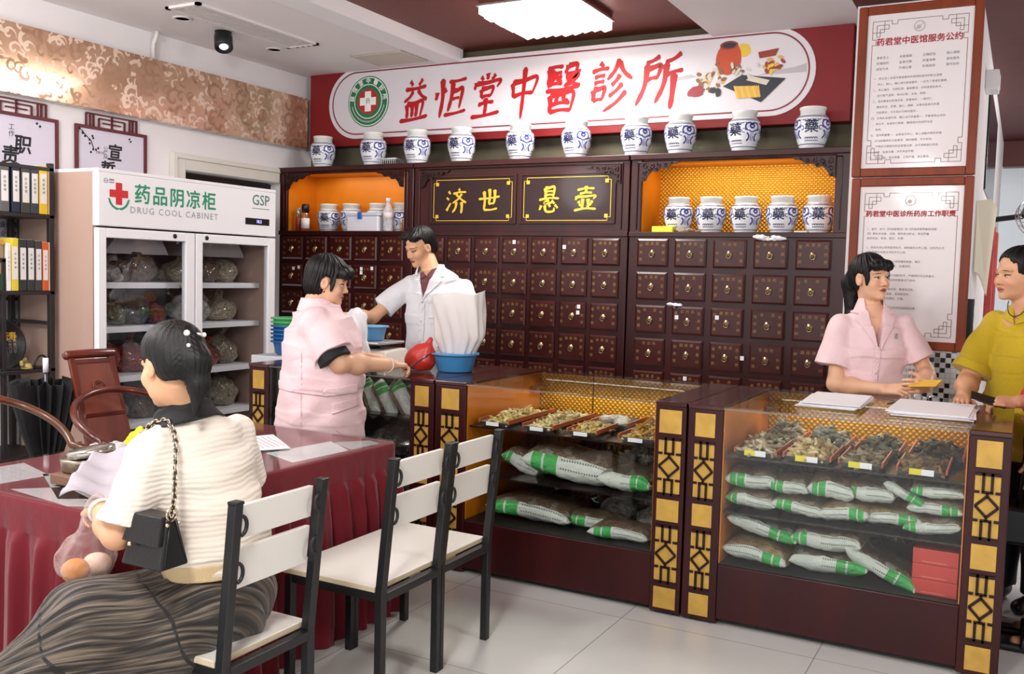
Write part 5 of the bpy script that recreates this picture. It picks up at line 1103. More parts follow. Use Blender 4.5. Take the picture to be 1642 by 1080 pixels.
def film_sheet():
    n, m = 26, 18; vs = []; fs = []
    for i in range(n + 1):
        for j in range(m + 1):
            u, v = i / n, j / m; x = -2.60 + .16 * u - .02 * v; y = 1.88 + .20 * u + .15 * v; z = OG + .016 + .13 * v * (1 - .3 * u) + .012 * math.sin(9 * u + 4 * v) + .006 * math.sin(23 * v + 8 * u); vs.append((x, y, z))
    for i in range(n):
        for j in range(m): a = i * (m + 1) + j; fs.append((a, a + m + 1, a + m + 2, a + 1))
    return MB().add(vs, fs, 0, True)
o = film_sheet().build('plastic_sheet', M('film_lilac', '#cdc8d2', .4, alpha=.8), loc=(-2.6, 2.0, OG)); o.modifiers.new('thickness', 'SOLIDIFY').thickness = .002; tag(o, 'large pale translucent plastic sheet draped between tin and seated woman', 'plastic sheet')
crumple('crumpled_bag', 'crumpled clear bags piled on the desk behind the tin', 'bag', (-2.93, 2.31, OG), (.12, .09, .07), plastic_film('film_crumple', '#d9d8da', .55), 12)
crumple('yellow_cloth', 'bright yellow cloth scrap on the desk behind the crumpled clear bags', 'cloth', (-2.94, 2.455, OG), (.06, .045, .10), M('cloth_yellow', '#dfe02c', .6), 14)

# ---------------------------------------------------------------- white slatted chairs
CB = M('chair_black', '#17181a', .42, bump=.08, bscale=200); CW = M('chair_white_board', '#e3e2da', .4); CE = M('chair_board_edge', '#cfc3a4', .6)
def white_chair(label, x, y, rz=0):
    """back toward +X, seat toward -X; origin on the floor under the seat centre"""
    t = thing('dining_chair', label, 'chair', (0, 0, 0), 'white-boarded chairs by the desk'); w = .19; q = .030
    for s in (-1, 1):
        yy = s * (w - .015); b = MB()
        b.bar((.20, yy, 0), (.20, yy, .41), q, q, (1, 0, 0)); b.bar((.20, yy, .405), (.245, yy, .865), q, q, (1, 0, 0)); b.build('back_post', CB, t, bevel=.003)
        b = MB(); b.bar((-.20, yy, 0), (-.20, yy, .395), q, q, (1, 0, 0)); b.build('front_leg', CB, t, bevel=.003)
        bx('post_cap', (.229, yy - .0165, .862), (.262, yy + .0165, .872), BLACK, t, .003)
    b = MB()
    for s in (-1, 1): b.bar((-.2, s * (w - .015), .385), (.2, s * (w - .015), .385), .02, .03)
    b.bar((.2, -w + .03, .385), (.2, w - .03, .385), .03, .03); b.bar((-.2, -w + .03, .385), (-.2, w - .03, .385), .03, .03); b.build('seat_frame', CB, t, bevel=.003)
    b = MB().box((-.235, -w + .002, .402), (.182, w - .002, .422)); o = b.build('seat', [CW, CE], t, bevel=.003)
    for p in o.data.polygons:
        if abs(p.normal.z) < .5: p.material_index = 1
    for z0, z1 in ((.755, .850), (.612, .728)):
        xz = lambda z: .20 + (z - .405) * (.045 / .46) - .022
        b = MB(); b.add([(xz(z) + dx, s * (w - .034), z) for z in (z0, z1) for dx in (-.009, .009) for s in (-1, 1)], [(0, 1, 3, 2), (4, 6, 7, 5), (0, 4, 5, 1), (2, 3, 7, 6), (0, 2, 6, 4), (1, 5, 7, 3)])
        b.build('back_slat', CW, t, bevel=.002, merge=True)
        for s in (-1, 1):
            zc = (z0 + z1) / 2; xc = xz(zc) + .022; b = MB(); b.tube([(xc + .012, s * (w - .030 - .020 * (math.sin(k * math.pi / 10))), zc + .026 * math.cos(k * math.pi / 10)) for k in range(11)], .0055, 8); b.build('metal_loop', CB, t)
    t.location = (x, y, 0); t.rotation_euler = (0, 0, rz); return t
white_chair('white-boarded black metal chair the woman in the white blouse sits on', -2.06, 2.013)
white_chair('empty white-boarded black metal chair between the seated woman and the chair by the counter', -2.06, 2.735)
white_chair('empty white-boarded black metal chair next to the herb counter', -2.06, 3.105)

# ---------------------------------------------------------------- wooden armchairs behind the desk
ROSE = M('chair_rosewood', '#5a2012', .3, coat=.4, var=.3, vscale=12, stretch=(1, 1, .2)); ROSEL = M('chair_rosewood_light', '#6b2f1d', .35, coat=.3, var=.25, vscale=14, stretch=(1, 1, .2)); ROSE2 = M('armchair_brown', '#5c3016', .3, coat=.4, var=.3, vscale=10)
def arm_rail(b, dz=0, w=.29, d=.25, zb=.88, zt=.70, r=.017):
    P = []
    for k in range(33):
        a = math.radians(-115 + 230 * k / 32); x = -d * math.cos(a) - .02; y = w * math.sin(a); q = abs(a) / math.radians(115); P.append((x, y, zb + dz - (zb - zt) * q ** 1.6))
    P = [(P[0][0] + .12, P[0][1] * 1.02, P[0][2] - .015)] + P + [(P[-1][0] + .12, P[-1][1] * 1.02, P[-1][2] - .015)]
    b.tube(P, [r * 1.1] + [r] * (len(P) - 2) + [r * 1.1], 12)
def wood_chair(label, x, y, rz, mat, splat=True, zb=.88):
    """faces +X"""
    t = thing('wooden_armchair', label, 'chair', (0, 0, 0), 'wooden armchairs behind the desk')
    b = MB(); arm_rail(b, zb=zb); b.build('arm_rail', mat, t)
    bx('seat', (-.26, -.27, .43), (.24, .27, .465), mat, t, .008)
    for sx in (-.22, .2):
        for sy in (-.24, .24): b = MB(); b.tube([(sx, sy, 0), (sx, sy, .45)], .018, 10); b.build('leg', mat, t)
    for sy in (-.25, .25):
        b = MB(); b.tube([(.16, sy * .98, .46), (.13, sy * 1.04, .58), (.11, sy * 1.1, .715)], .014, 10); b.build('arm_post', mat, t)
    if splat:
        # the panelled splat leans back and ends in a rolled crest
        def pt(u, v, w=0): x_ = -.20 - .16 * v - .05 * v * v + w; return Vector((x_, u, .465 + .56 * v))
        H = .105; b = MB()
        for s in (-1, 1): b.bar(pt(s * H, 0), pt(s * H, 1), .022, .03, (0, 1, 0))
        for v in (.03, .52, .97): b.bar(pt(-H, v), pt(H, v), .022, .022, (1, 0, 0))
        b.build('splat_frame', mat, t, bevel=.003)
        b = MB()
        for v0, v1 in ((.05, .5), (.54, .95)): b.add([pt(-H + .01, v0, .004), pt(H - .01, v0, .004), pt(H - .01, v1, .004), pt(-H + .01, v1, .004), pt(-H + .01, v0, -.008), pt(H - .01, v0, -.008), pt(H - .01, v1, -.008), pt(-H + .01, v1, -.008)], [(0, 1, 2, 3), (7, 6, 5, 4), (0, 4, 5, 1), (2, 6, 7, 3), (1, 5, 6, 2), (0, 3, 7, 4)])
        b.build('splat_panel', ROSEL, t)
        c = pt(0, .75, .007); b = MB(); rnd = random.Random(2)
        for k in range(3): r0 = .03 - .008 * k; b.tube([c + Vector((-.0 - (.3 * (r0 * math.sin(a))), r0 * math.cos(a), r0 * math.sin(a))) for a in [i * .42 + k for i in range(12)]], .0028, 6)
        b.build('carving', ROSE, t)
        b = MB(); b.tube([pt(-.135, 1.02), pt(-.12, 1.03), pt(0, 1.035), pt(.12, 1.03), pt(.135, 1.02)], [.018, .022, .023, .022, .018], 14); b.build('crest_roll', mat, t)
    else:
        b = MB(); b.bar((-.25, 0, .46), (-.27, 0, zb - .01), .13, .014, (1, 0, 0)); b.build('splat_panel', mat, t, bevel=.003)
    t.location = (x, y, 0); t.rotation_euler = (0, 0, rz); return t
wood_chair('carved rosewood armchair with panelled back standing before the fridge', -3.63, 3.06, math.radians(-6), ROSE)
wood_chair('brown horseshoe-back wooden armchair at the desk end near the binder shelf', -3.66, 2.40, math.radians(6), ROSE2, splat=False, zb=.92)
f = MB(); RIB = M('rib_black', '#1b1c1e', .6)
bk = thing('folded_umbrella', 'black ribbed folded umbrella leaning beside the carved rosewood armchair', 'umbrella', (-4.2, 2.97, 0))
vs = []; fs = []; n = 40
for j, (z, r) in enumerate(((.34, .02), (.5, .055), (.65, .095), (.8, .13), (.9, .15))):
    for k in range(n): a = 2 * math.pi * k / n; q = r * (1 + .16 * (1 if k % 2 else -1)); vs.append((-4.2 + q * math.cos(a), 2.97 + q * math.sin(a), z + (.02 * (k % 4 == 0) if j == 4 else 0)))
for j in range(4):
    for k in range(n): fs.append((j * n + k, j * n + (k + 1) % n, (j + 1) * n + (k + 1) % n, (j + 1) * n + k))
o = MB().add(vs, fs, 0, False).build('canopy', RIB, bk); o.modifiers.new('thickness', 'SOLIDIFY').thickness = .003
MB().tube([(-4.2, 2.97, 0), (-4.2, 2.97, .96)], .008, 8).build('shaft', M('shaft_steel', '#6a6a6c', .3, metal=.8), bk); MB().tube([(-4.2, 2.97, .95), (-4.2, 2.97, 1.02)], .013, 10).build('handle', PAPER, bk)
# ---------------------------------------------------------------- three glass-fronted herb counters
CY0, CY1, CZ = 3.943, 4.78, .955
GOLDSQ = M('gold_inlay', '#c29b45', .4, metal=.2, var=.12, vscale=18); COUNT = M('counter_wood', '#330b0d', .33, coat=.08, spec=.3, var=.25, vscale=8, stretch=(1, 1, .15)); COUNTTOP = M('counter_top_wood', '#3c100d', .2, coat=.25, var=.25, vscale=8, stretch=(.15, 1, 1)); LATT = M('lattice_wood', '#240808', .4, spec=.3)
CGL = glass_mat('counter_glass', (.95, .97, .96, 1), .025, .015); CGLT = glass_mat('counter_top_glass', (.88, .92, .9, 1), .08, .03); SHG = M('shelf_edge_dark', '#1a1314', .3)
def lattice(b, xc, z0, z1, w, y):
    h = w / 2; t = .010; zm = (z0 + z1) / 2
    def L(a, c): b.bar((a[0], y, a[1]), (c[0], y, c[1]), t, .008, (0, 1, 0))
    L((xc - h, z1 - t / 2), (xc + h, z1 - t / 2)); L((xc - h, z0 + t / 2), (xc + h, z0 + t / 2)); u = w * .17; d = .052
    dh = min(h * .92, .044)
    for s, ze in ((1, z1), (-1, z0)):
        zb = ze - s * (zm and (abs(ze - zm) - dh - .012)); zb = zm + s * (dh + .014)
        L((xc - u, ze), (xc - u, zb)); L((xc + u, ze), (xc + u, zb)); L((xc - u - t / 2, zb), (xc + u + t / 2, zb)); L((xc, zb), (xc, zm + s * dh))
        za = zb; L((xc - h, za), (xc - h * .62, za)); L((xc + h * .62, za), (xc + h, za))
    for sx in (-1, 1):
        for s in (-1, 1): L((xc, zm + s * dh), (xc + sx * h * .9, zm))
def counter(label, x0, x1, gx0, gx1, sliding=3, back=None):
    t = thing('display_counter', label, 'counter', ((x0 + x1) / 2, (CY0 + CY1) / 2, 0), 'glass-fronted herb counters')
    b = MB(); b.box((x0, CY0, .012), (gx0, CY1, CZ - .02)); b.build('post', COUNT, t, bevel=.004)
    b = MB(); b.box((gx1, CY0, .012), (x1, CY1, CZ - .02)); b.build('post', COUNT, t, bevel=.004)
    bx('plinth', (gx0, CY0 + .004, .03), (gx1, CY1, .268), COUNT, t, .003); bx('inner_floor', (gx0, CY0 + .012, .268), (gx1, CY1 - .02, .274), M('inner_floor_dark', '#1c1716', .5), t, 0)
    for a, c in ((x0, gx0), (gx1, x1)): bx('top_board', (a, CY0 - .006, CZ - .02), (c, CY1, CZ), COUNTTOP, t, .004)
    pw = (gx0 - x0) * .57
    for xc in ((x0 + gx0) / 2, (gx1 + x1) / 2):
        for za, zb in ((.815, .918), (.423, .52), (.03, .125)): bx('gold_panel', (xc - pw / 2, CY0 - .003, za), (xc + pw / 2, CY0, zb), GOLDSQ, t, .001)
        for za, zb in ((.54, .795), (.145, .405)):
            p = bx('gold_panel', (xc - pw / 2, CY0 - .002, za), (xc + pw / 2, CY0, zb), GOLDSQ, t, .001); b = MB(); lattice(b, xc, za, zb, pw, CY0 - .005); b.build('fretwork', LATT, p)
    bx('front_pane', (gx0, CY0 + .004, .274), (gx1, CY0 + .010, CZ - .012), CGL, t, 0); bx('top_pane', (gx0, CY0 + .002, CZ - .01), (gx1, CY1 - .005, CZ - .002), CGLT, t, 0)
    bx('edge_strip', (gx0, CY0 - .001, CZ - .013), (gx1, CY0 + .012, CZ - .009), M('edge_metal', '#8a8078', .3, metal=.7), t, 0)
    b = MB(); n = sliding
    for i in range(n):
        a = gx0 + (gx1 - gx0) * i / n; c = gx0 + (gx1 - gx0) * (i + 1) / n; d = bx('sliding_door', (a + .002, CY1 - .03 + .006 * (i % 2), .274), (c - .002, CY1 - .022 + .006 * (i % 2), CZ - .014), back or QUILT, t, .001)
    for a, s in ((gx0, 1), (gx1, -1)): bx('side_lining', (min(a, a + s * .005), CY0 + .014, .274), (max(a, a + s * .005), CY1 - .035, CZ - .014), back or GOLDP, t, 0)
    if back is None: area('counter_lamp', ((gx0 + gx1) / 2, CY1 - .14, .935), ((gx1 - gx0) * .8, .03), 1.5, (math.radians(-20), 0, 0), (1, .92, .78))
    bx('lamp_clip', (gx0 + .02, CY1 - .16, .86), (gx0 + .06, CY1 - .08, .88), CHROME, t, .002)
    for z in (.742, .50): bx('glass_shelf', (gx0 + .006, CY0 + .03, z - .008), (gx1 - .006, CY1 - .045, z), M('smoked_shelf', '#241c1b', .12, alpha=.85), t, 0)
    for x in (x0 + .06, x1 - .06):
        for y in (CY0 + .06, CY1 - .06): b = MB(); b.box((x - .03, y - .03, 0), (x + .03, y + .03, .014)); b.build('foot', BLACK, t)
    return t
cR = counter('dark red glass-fronted herb counter nearest the woman in yellow', -1.246, -.002, -1.092, -.148)
cM = counter('dark red glass-fronted herb counter beside the empty white chairs', -2.553, -1.254, -2.374, -1.395)
cL = counter('dark red glass-fronted herb counter behind the nurse and the desk', -3.80, -2.561, -3.655, -2.705, back=M('dark_back_panel', '#2b2622', .5))
# trays of sliced herbs
TRAY = M('tray_steel', '#b7b6b4', .25, metal=.85); TRIM = M('tray_liner_orange', '#b5561e', .5); TAGY = M('price_yellow', '#e3d53a', .6)
def tray(label, x0, x1, y0, y1, z, tag_=False):
    t = thing('herb_tray', label, 'tray', ((x0 + x1) / 2, (y0 + y1) / 2, z)); o = [(x0, y0), (x1, y0), (x1, y1), (x0, y1)]; e = .018; i = [(x0 + e, y0 + e), (x1 - e, y0 + e), (x1 - e, y1 - e), (x0 + e, y1 - e)]
    b = MB(); vs = [(x, y, z + .024) for x, y in o] + [(x, y, z + .001) for x, y in i] + [(x, y, z + .022) for x, y in o] ; b.add(vs, [(0, 1, 5, 4), (1, 2, 6, 5), (2, 3, 7, 6), (3, 0, 4, 7), (4, 5, 6, 7)]); m = b.build('dish', TRAY, t); m.modifiers.new('thickness', 'SOLIDIFY').thickness = .0015
    b = MB()
    for s in (x0, x1): b.bar((s, y0, z + .026), (s, y1, z + .03), .006, .02, (0, 0, 1))
    b.build('orange_liner', TRIM, t)
    if tag_:
        xc = (x0 + x1) / 2; b = MB(); b.box((xc - .045, y0 - .004, z + .006), (xc - .0, y0 - .002, z + .03)); b.box((xc - .0, y0 - .004, z + .006), (xc + .045, y0 - .002, z + .03), 1); b.build('price_tag', [TAGY, PAPER], t)
    elif tag_ is None: bx('price_tag', ((x0 + x1) / 2 - .04, y0 - .004, z + .004), ((x0 + x1) / 2 + .03, y0 - .002, z + .022), PAPER, t, 0)
    return t
def heap(label, x0, x1, y0, y1, z, h, cols, n, size, seed, elong=2.2):
    rnd = random.Random(seed); b = MB(); mats = [M('herb_' + c[1:], c, .75, var=.25, vscale=60, bump=.3, bscale=90) for c in cols]
    for k in range(n):
        u, v = rnd.uniform(-1, 1), rnd.uniform(-1, 1); hh = h * (1 - max(abs(u), abs(v)) ** 2.2) * rnd.uniform(.2, 1) + size * .4
        c = Vector(((x0 + x1) / 2 + u * (x1 - x0) * .46, (y0 + y1) / 2 + v * (y1 - y0) * .47, z + hh)); s = size * rnd.uniform(.6, 1.15)
        R = Euler((rnd.uniform(-.7, .7), rnd.uniform(-.7, .7), rnd.uniform(0, 6.28))).to_matrix(); L = s * elong * rnd.uniform(.6, 1.2); bend = rnd.uniform(-.5, .5)
        pts = [c + R @ Vector((L * (q - .5), bend * L * (q - .5) ** 2, rnd.uniform(-.1, .1) * s)) for q in (0, .33, .66, 1)]; w = s * .33
        b.tube(pts, [w * rnd.uniform(.4, .9), w * rnd.uniform(.9, 1.2), w * rnd.uniform(.8, 1.2), w * rnd.uniform(.3, .8)], 6, rnd.randrange(len(mats)))
    o = b.build('sliced_herbs', mats, loc=((x0 + x1) / 2, (y0 + y1) / 2, z)); return tag(o, label, 'herbs', kind='stuff')
TZ = .743
TR = [(-1.05, -.875, '#b8a684 #8d7c5c #d0c3a4', .06, 'knobbly grey-tan roots'), (-.845, -.655, '#c8ad78 #a98a54 #dcc79a', .06, 'golden root slices'), (-.622, -.455, '#8f7c5c #6f5f45 #a8977a', .026, 'brown twisted slices'), (-.40, -.22, '#5f4c38 #7c6a4c #93703c', .03, 'dark curled bark')]
for i, (a, c, cols, h, nm) in enumerate(TR):
    tray(f'steel tray of {nm} by the woman in yellow, front row', a, c, 3.99, 4.30, TZ, True); heap(f'heap of {nm} in a front tray by the woman in yellow', a + .01, c - .01, 4.0, 4.29, TZ + .004, h, cols.split(), 120, .030, i)
TR2 = [(-1.04, -.86, '#a89a7c #8a7d62 #c2b698', .08, 'pale gnarled roots'), (-.83, -.65, '#8c8878 #a39e8c #77735f', .07, 'grey-green stems'), (-.61, -.43, '#7d7763 #8f8a74 #6b6653', .05, 'grey dried leaves'), (-.39, -.18, '#4c3a2a #5f4a35 #3a2c20', .05, 'dark brown shreds')]
for i, (a, c, cols, h, nm) in enumerate(TR2):
    tray(f'steel tray of {nm} by the woman in yellow, rear row', a, c, 4.33, 4.64, TZ); heap(f'heap of {nm} in a rear tray by the woman in yellow', a + .01, c - .01, 4.34, 4.63, TZ + .004, h, cols.split(), 110, .030, 20 + i)
TM = [(-2.33, -2.165, '#dcc47e #c9ac60 #ead9a4', .035, 'pale yellow root slices', 4.0, 4.52), (-2.085, -1.925, '#dbc78c #c4ab6a #e8dcb0', .035, 'cream yellow chips', 4.0, 4.52), (-1.85, -1.70, '#d3b56a #b98f44 #e0cc94', .03, 'golden thin slices', 4.0, 4.26), (-1.59, -1.415, '#c29a48 #a87a30 #dcc080', .05, 'amber root pieces', 4.0, 4.5)]
for i, (a, c, cols, h, nm, y0, y1) in enumerate(TM):
    tray(f'steel tray of {nm} in the counter beside the white chairs', a, c, y0, y1, TZ, None); heap(f'heap of {nm} on a tray in the counter beside the white chairs', a + .008, c - .008, y0 + .01, y1 - .01, TZ + .004, h * 1.35, cols.split(), 190, .022, 40 + i)
tray('steel tray with clear wrapped herbs in the counter beside the white chairs, rear row', -1.86, -1.66, 4.29, 4.55, TZ); crumple('plastic_packet', 'clear plastic packet of herbs on the rear tray beside the white chairs', 'packet', (-1.76, 4.42, TZ + .003), (.08, .1, .04), plastic_film('film_packet', '#c9c3b8', .6), 31)
# white and green printed herb bags
def bag_mat(name, herb, flip=False, bands=((.10, .21), (.235, .38))):
    m = bpy.data.materials.new(name); t = NT(m); u, v, w = t.sep(t.coord('UV'))[:3]
    if flip: u = t.m('SUBTRACT', 1.0, u)
    h = t.new('ShaderNodeTexVoronoi'); t.put(h.inputs['Vector'], t.coord()); h.inputs['Scale'].default_value = 95; hb = t.mix(t.sep(h.outputs['Color'])[0], C(herb), tuple(min(1, q * 2.0) for q in C(herb)[:3]) + (1,))
    n = t.noise(14, detail=4); film = t.mix(t.m('MULTIPLY', t.m('GREATER_THAN', n, .58), .4), hb, C('#b5b2ab'))
    g = None
    for a, c in bands:
        k = t.m('MULTIPLY', t.m('GREATER_THAN', u, a), t.m('LESS_THAN', u, c)); g = k if g is None else t.m('MAXIMUM', g, k)
    wh = t.mix(t.m('MULTIPLY', n, .5), C('#dde1da'), C('#a9b3a8'))
    tx = t.m('MULTIPLY', t.m('GREATER_THAN', t.m('FRACT', t.m('MULTIPLY', u, 34)), .4), t.m('MAXIMUM', t.m('LESS_THAN', t.m('ABSOLUTE', t.m('SUBTRACT', v, .235)), .013), t.m('LESS_THAN', t.m('ABSOLUTE', t.m('SUBTRACT', v, .355)), .014)))
    tx = t.m('MULTIPLY', tx, t.m('GREATER_THAN', u, .42)); tx = t.m('MULTIPLY', tx, t.m('LESS_THAN', u, .93))
    pr = t.mix(t.m('MULTIPLY', tx, .85), t.mix(g, wh, t.mix(n, C('#2f9a44'), C('#4ac060'))), C('#4c5a50'))
    edge = t.m('ADD', v, t.m('MULTIPLY', t.m('SUBTRACT', n, .5), .12)); top = t.m('GREATER_THAN', edge, .405)
    t.put(t.b.inputs['Base Color'], t.mix(top, pr, film)); t.b.inputs['Roughness'].default_value = .38; t.b.inputs['Coat Weight'].default_value = .3; t.b.inputs['Coat Roughness'].default_value = .2
    t.bump(t.noise(20, detail=6, rough=.65), .9, .03); return m
BAGM = [bag_mat('bag_print_brown', '#5f4c3a'), bag_mat('bag_print_tan', '#7a6447', True), bag_mat('bag_print_dark', '#4a3f34', False, ((.60, .72), (.745, .97))), bag_mat('bag_print_ends', '#6a5744', False, ((.03, .11), (.13, .22)))]
def bag_mesh(L, D, H, seed, sag=0.0):
    rnd = random.Random(seed); n, m = 34, 26; vs = []; fs = []; uv = []; ph = [rnd.uniform(0, 6) for _ in range(6)]
    for i in range(n + 1):
        u = i / n; q = 2 * u - 1; e = max(0, 1 - abs(q) ** 5) ** .55; ef = .06 + .94 * e; dd = 1 - .13 * (1 - abs(q) ** 3) + .0; wav = .012 * math.sin(6 * u + ph[0])
        for j in range(m):
            a = 2 * math.pi * j / m; cx, cz = -math.cos(a), math.sin(a)      # j = 0 is the front edge
            y = D / 2 * dd * math.copysign(abs(cx) ** .75, cx) * (-1 if False else 1); z = H / 2 * ef * math.copysign(abs(cz) ** .8, cz)
            r = 1 + .08 * math.sin(5 * a + 7 * u + ph[1]) * e + .06 * math.sin(13 * u + 3 * a + ph[2]) + .035 * math.sin(31 * u + 5 * math.sin(a + ph[5])); z *= r
            z += H / 2 + wav * H * 4 + sag * (4 * u * (1 - u) - .5) * H; z += .10 * H * math.sin(9 * u + ph[3]) * (1 - ef); y += .01 * math.sin(14 * u + ph[4]) * (1 - e)
            vs.append((L * (u - .5), y, max(z, .0))); uv.append((u, 0))
    F = []
    for i in range(n):
        for j in range(m): F.append((i * m + j, (i + 1) * m + j, (i + 1) * m + (j + 1) % m, i * m + (j + 1) % m))
    F += [tuple(range(m)), tuple(n * m + j for j in range(m - 1, -1, -1))]
    me = bpy.data.meshes.new('herb_bag'); me.from_pydata(vs, [], F); me.polygons.foreach_set('use_smooth', [True] * len(F)); L_ = me.uv_layers.new(name='UVMap')
    # v: 0 under the front edge, .5 where the printed front ends on top, 1 far side
    for p in me.polygons:
        js = [v % m for v in p.vertices]; wrap = max(js) - min(js) > m / 2
        for li, vi in zip(p.loop_indices, p.vertices):
            j = vi % m
            if wrap and j > m / 2: j -= m
            a = j / m; v = .25 + a * 1.6 if a >= 0 else .25 + a * 1.6
            if j > m * .75: v = .25 + (a - 1) * 1.6
            L_.data[li].uv = ((vi // m) / n, v)
    me.update(); return me
def herb_pack(label, x, y, z, L, H, mi, seed, tilt=0, yaw=0, D=.26, group=None, roll=0):
    o = bpy.data.objects.new('herb_bag', bag_mesh(L, D, H, seed)); o.data.materials.append(BAGM[mi]); COL.objects.link(o); o.location = (x, y, z); o.rotation_euler = (math.radians(roll), math.radians(tilt), math.radians(yaw)); return tag(o, label, 'bag', group)
NR = "in the yellow-shirted woman's counter"
BG = [  # x0, x1, z, height, material, tilt, where
    (-1.095, -.885, .592, .085, 0, 0, 'top row, first from the counter seam'), (-.905, -.735, .592, .075, 0, 2, 'top row, second from the counter seam'), (-.745, -.565, .592, .095, 0, 0, 'top row, third from the counter seam'), (-.588, -.405, .60, .085, 3, 2, 'top row, fourth from the counter seam'), (-.455, -.31, .635, .06, 2, 28, 'top row, steeply tilted'), (-.345, -.155, .655, .06, 3, 0, 'top row, next to the far post'),
    (-1.09, -.88, .508, .075, 3, 2, 'second row, first from the counter seam'), (-.885, -.675, .508, .075, 0, 3, 'second row, second from the counter seam'), (-.69, -.49, .508, .08, 1, -4, 'second row, third from the counter seam'), (-.535, -.295, .515, .07, 1, 0, 'second row, fourth from the counter seam'), (-.355, -.155, .582, .065, 1, -2, 'second row, next to the far post'), (-.36, -.155, .508, .068, 3, -6, 'second row, lowest by the far post'),
    (-1.08, -.785, .39, .085, 2, 10, 'third row, tilted by the counter seam'), (-.79, -.515, .375, .095, 3, -2, 'third row, second from the counter seam'), (-1.085, -.81, .276, .085, 1, 5, 'bottom row, first from the counter seam'), (-.81, -.505, .276, .095, 2, 3, 'bottom row, second from the counter seam'), (-.60, -.325, .305, .085, 2, 24, 'bottom row, tilted beside the red boxes')]
for i, (a, c, z, h, mi, ti, w) in enumerate(BG): herb_pack(f'herb bag {NR}, {w}', (a + c) / 2, 4.13 - .01 * (i % 3), z, (c - a) / math.cos(math.radians(ti)) * 1.02, h, mi, 60 + i, ti, random.Random(i).uniform(-4, 4))
for k in range(2):
    for j in range(3):
        t = thing('medicine_box', f'red medicine box in the herb counter, {("front", "rear")[k]} stack, {("bottom", "middle", "top")[j]} one', 'box', (-.24, 4.06 + k * .13, .275 + j * .06)); y = 4.0 + k * .13
        bx('carton', (-.325, y, .2755 + j * .061), (-.16, y + .12, .335 + j * .061), M('carton_red', '#c23a34', .4, var=.1), t, .002); bx('flap_line', (-.29, y - .0006, .284 + j * .061), (-.2, y, .287 + j * .061), M('carton_pale', '#d88070', .5), t, 0)
MC = 'in the chair-side counter'
BM = [(-2.27, -2.06, .505, .10, 3, 18, 'upper shelf, steep one by the chair'), (-2.09, -1.64, .505, .15, 0, 3, 'upper shelf, the widest one'), (-1.67, -1.42, .505, .11, 2, 2, 'upper shelf, next to the post'), (-2.30, -1.86, .276, .11, 0, 1, 'bottom, the widest by the chair'), (-1.885, -1.62, .276, .08, 0, 3, 'bottom, middle one'), (-1.72, -1.44, .276, .075, 0, 0, 'bottom, next to the post')]
for i, (a, c, z, h, mi, ti, w) in enumerate(BM): herb_pack(f'printed herb bag {MC}, {w}', (a + c) / 2, (4.2, 4.17, 4.14, 4.2, 4.18, 4.08)[i], z, (c - a) * 1.03, h, mi, 90 + i, ti, (0, 2, -3, 1, -2, 3)[i], D=.34 if h > .1 else .2)
for lb, c, r, hm, sd in ((f'brown clear herb bag {MC}, behind the steep bag on the upper shelf', (-2.2, 4.45, .505), (.11, .12, .15), 'brown', 41), (f'brown clear herb bag {MC}, at the back of the upper shelf', (-1.9, 4.5, .505), (.13, .12, .15), 'dark', 42), (f'pale clear herb bag {MC}, back of the upper shelf by the post', (-1.56, 4.42, .505), (.12, .12, .17), 'tan', 43), (f'white bag of powder {MC}, lower shelf, middle one', (-1.72, 4.36, .276), (.09, .1, .12), 'white', 44), (f'white bag of powder {MC}, lower shelf, next to the post', (-1.52, 4.34, .276), (.08, .09, .10), 'white', 45), (f'dark herb bag {MC}, lower shelf, behind the widest bag', (-2.2, 4.55, .276), (.12, .12, .15), 'dark', 46), (f'dark herb bag {MC}, lower shelf, back corner by the post', (-1.95, 4.56, .276), (.12, .12, .14), 'brown', 47)): sack('herb_bag', lb, c, r, HM[hm], seed=sd, knot=sd in (43, 46))
for lb, c, r, hm, sd in ((f'dark herb bag {NR}, back of upper shelf by the seam', (-.9, 4.5, .505), (.13, .12, .16), 'brown', 51), (f'dark herb bag {NR}, middle of the upper shelf', (-.6, 4.52, .505), (.13, .12, .15), 'dark', 52), (f'dark herb bag {NR}, at the back of the bottom', (-.65, 4.52, .276), (.16, .13, .16), 'dark', 53)): sack('herb_bag', lb, c, r, HM[hm], seed=sd, knot=False)
LC = 'in the counter behind the nurse'
for i, (x, yaw, roll, h) in enumerate(((-3.07, 0, 0, .07), (-2.98, 0, 0, .08), (-2.86, 0, 0, .085))):
    o = herb_pack(f'green and white bag upright {LC}, {ORD[i]} from the nurse', x, 4.06, .83, .21, h, (3, 0, 3)[i], 110 + i, 0, 0, D=.1); o.rotation_euler = (math.radians(-78), math.radians((62, 58, 55)[i]), 0); o.location.z = .80
for lb, c, r, hm, sd in ((f'green bag of herbs {LC}, top of the pile', (-2.95, 4.2, .743), (.12, .1, .14), 'green', 61), (f'tan bag of herbs {LC}, next to the post', (-2.78, 4.22, .743), (.07, .1, .13), 'tan', 62), (f'green leafy bag of herbs {LC}, beside the far gilded post', (-3.57, 4.12, .743), (.07, .1, .14), 'green', 63), (f'dark herb bag {LC}, lower shelf beside the far gilded post', (-3.55, 4.12, .505), (.08, .1, .15), 'brown', 64), (f'dark herb bag {LC}, lower shelf next to the nurse', (-2.9, 4.15, .505), (.16, .12, .17), 'dark', 65), (f'dark herb bag {LC}, bottom', (-2.9, 4.15, .276), (.16, .12, .15), 'dark', 66)): sack('herb_bag', lb, c, r, HM[hm], seed=sd)

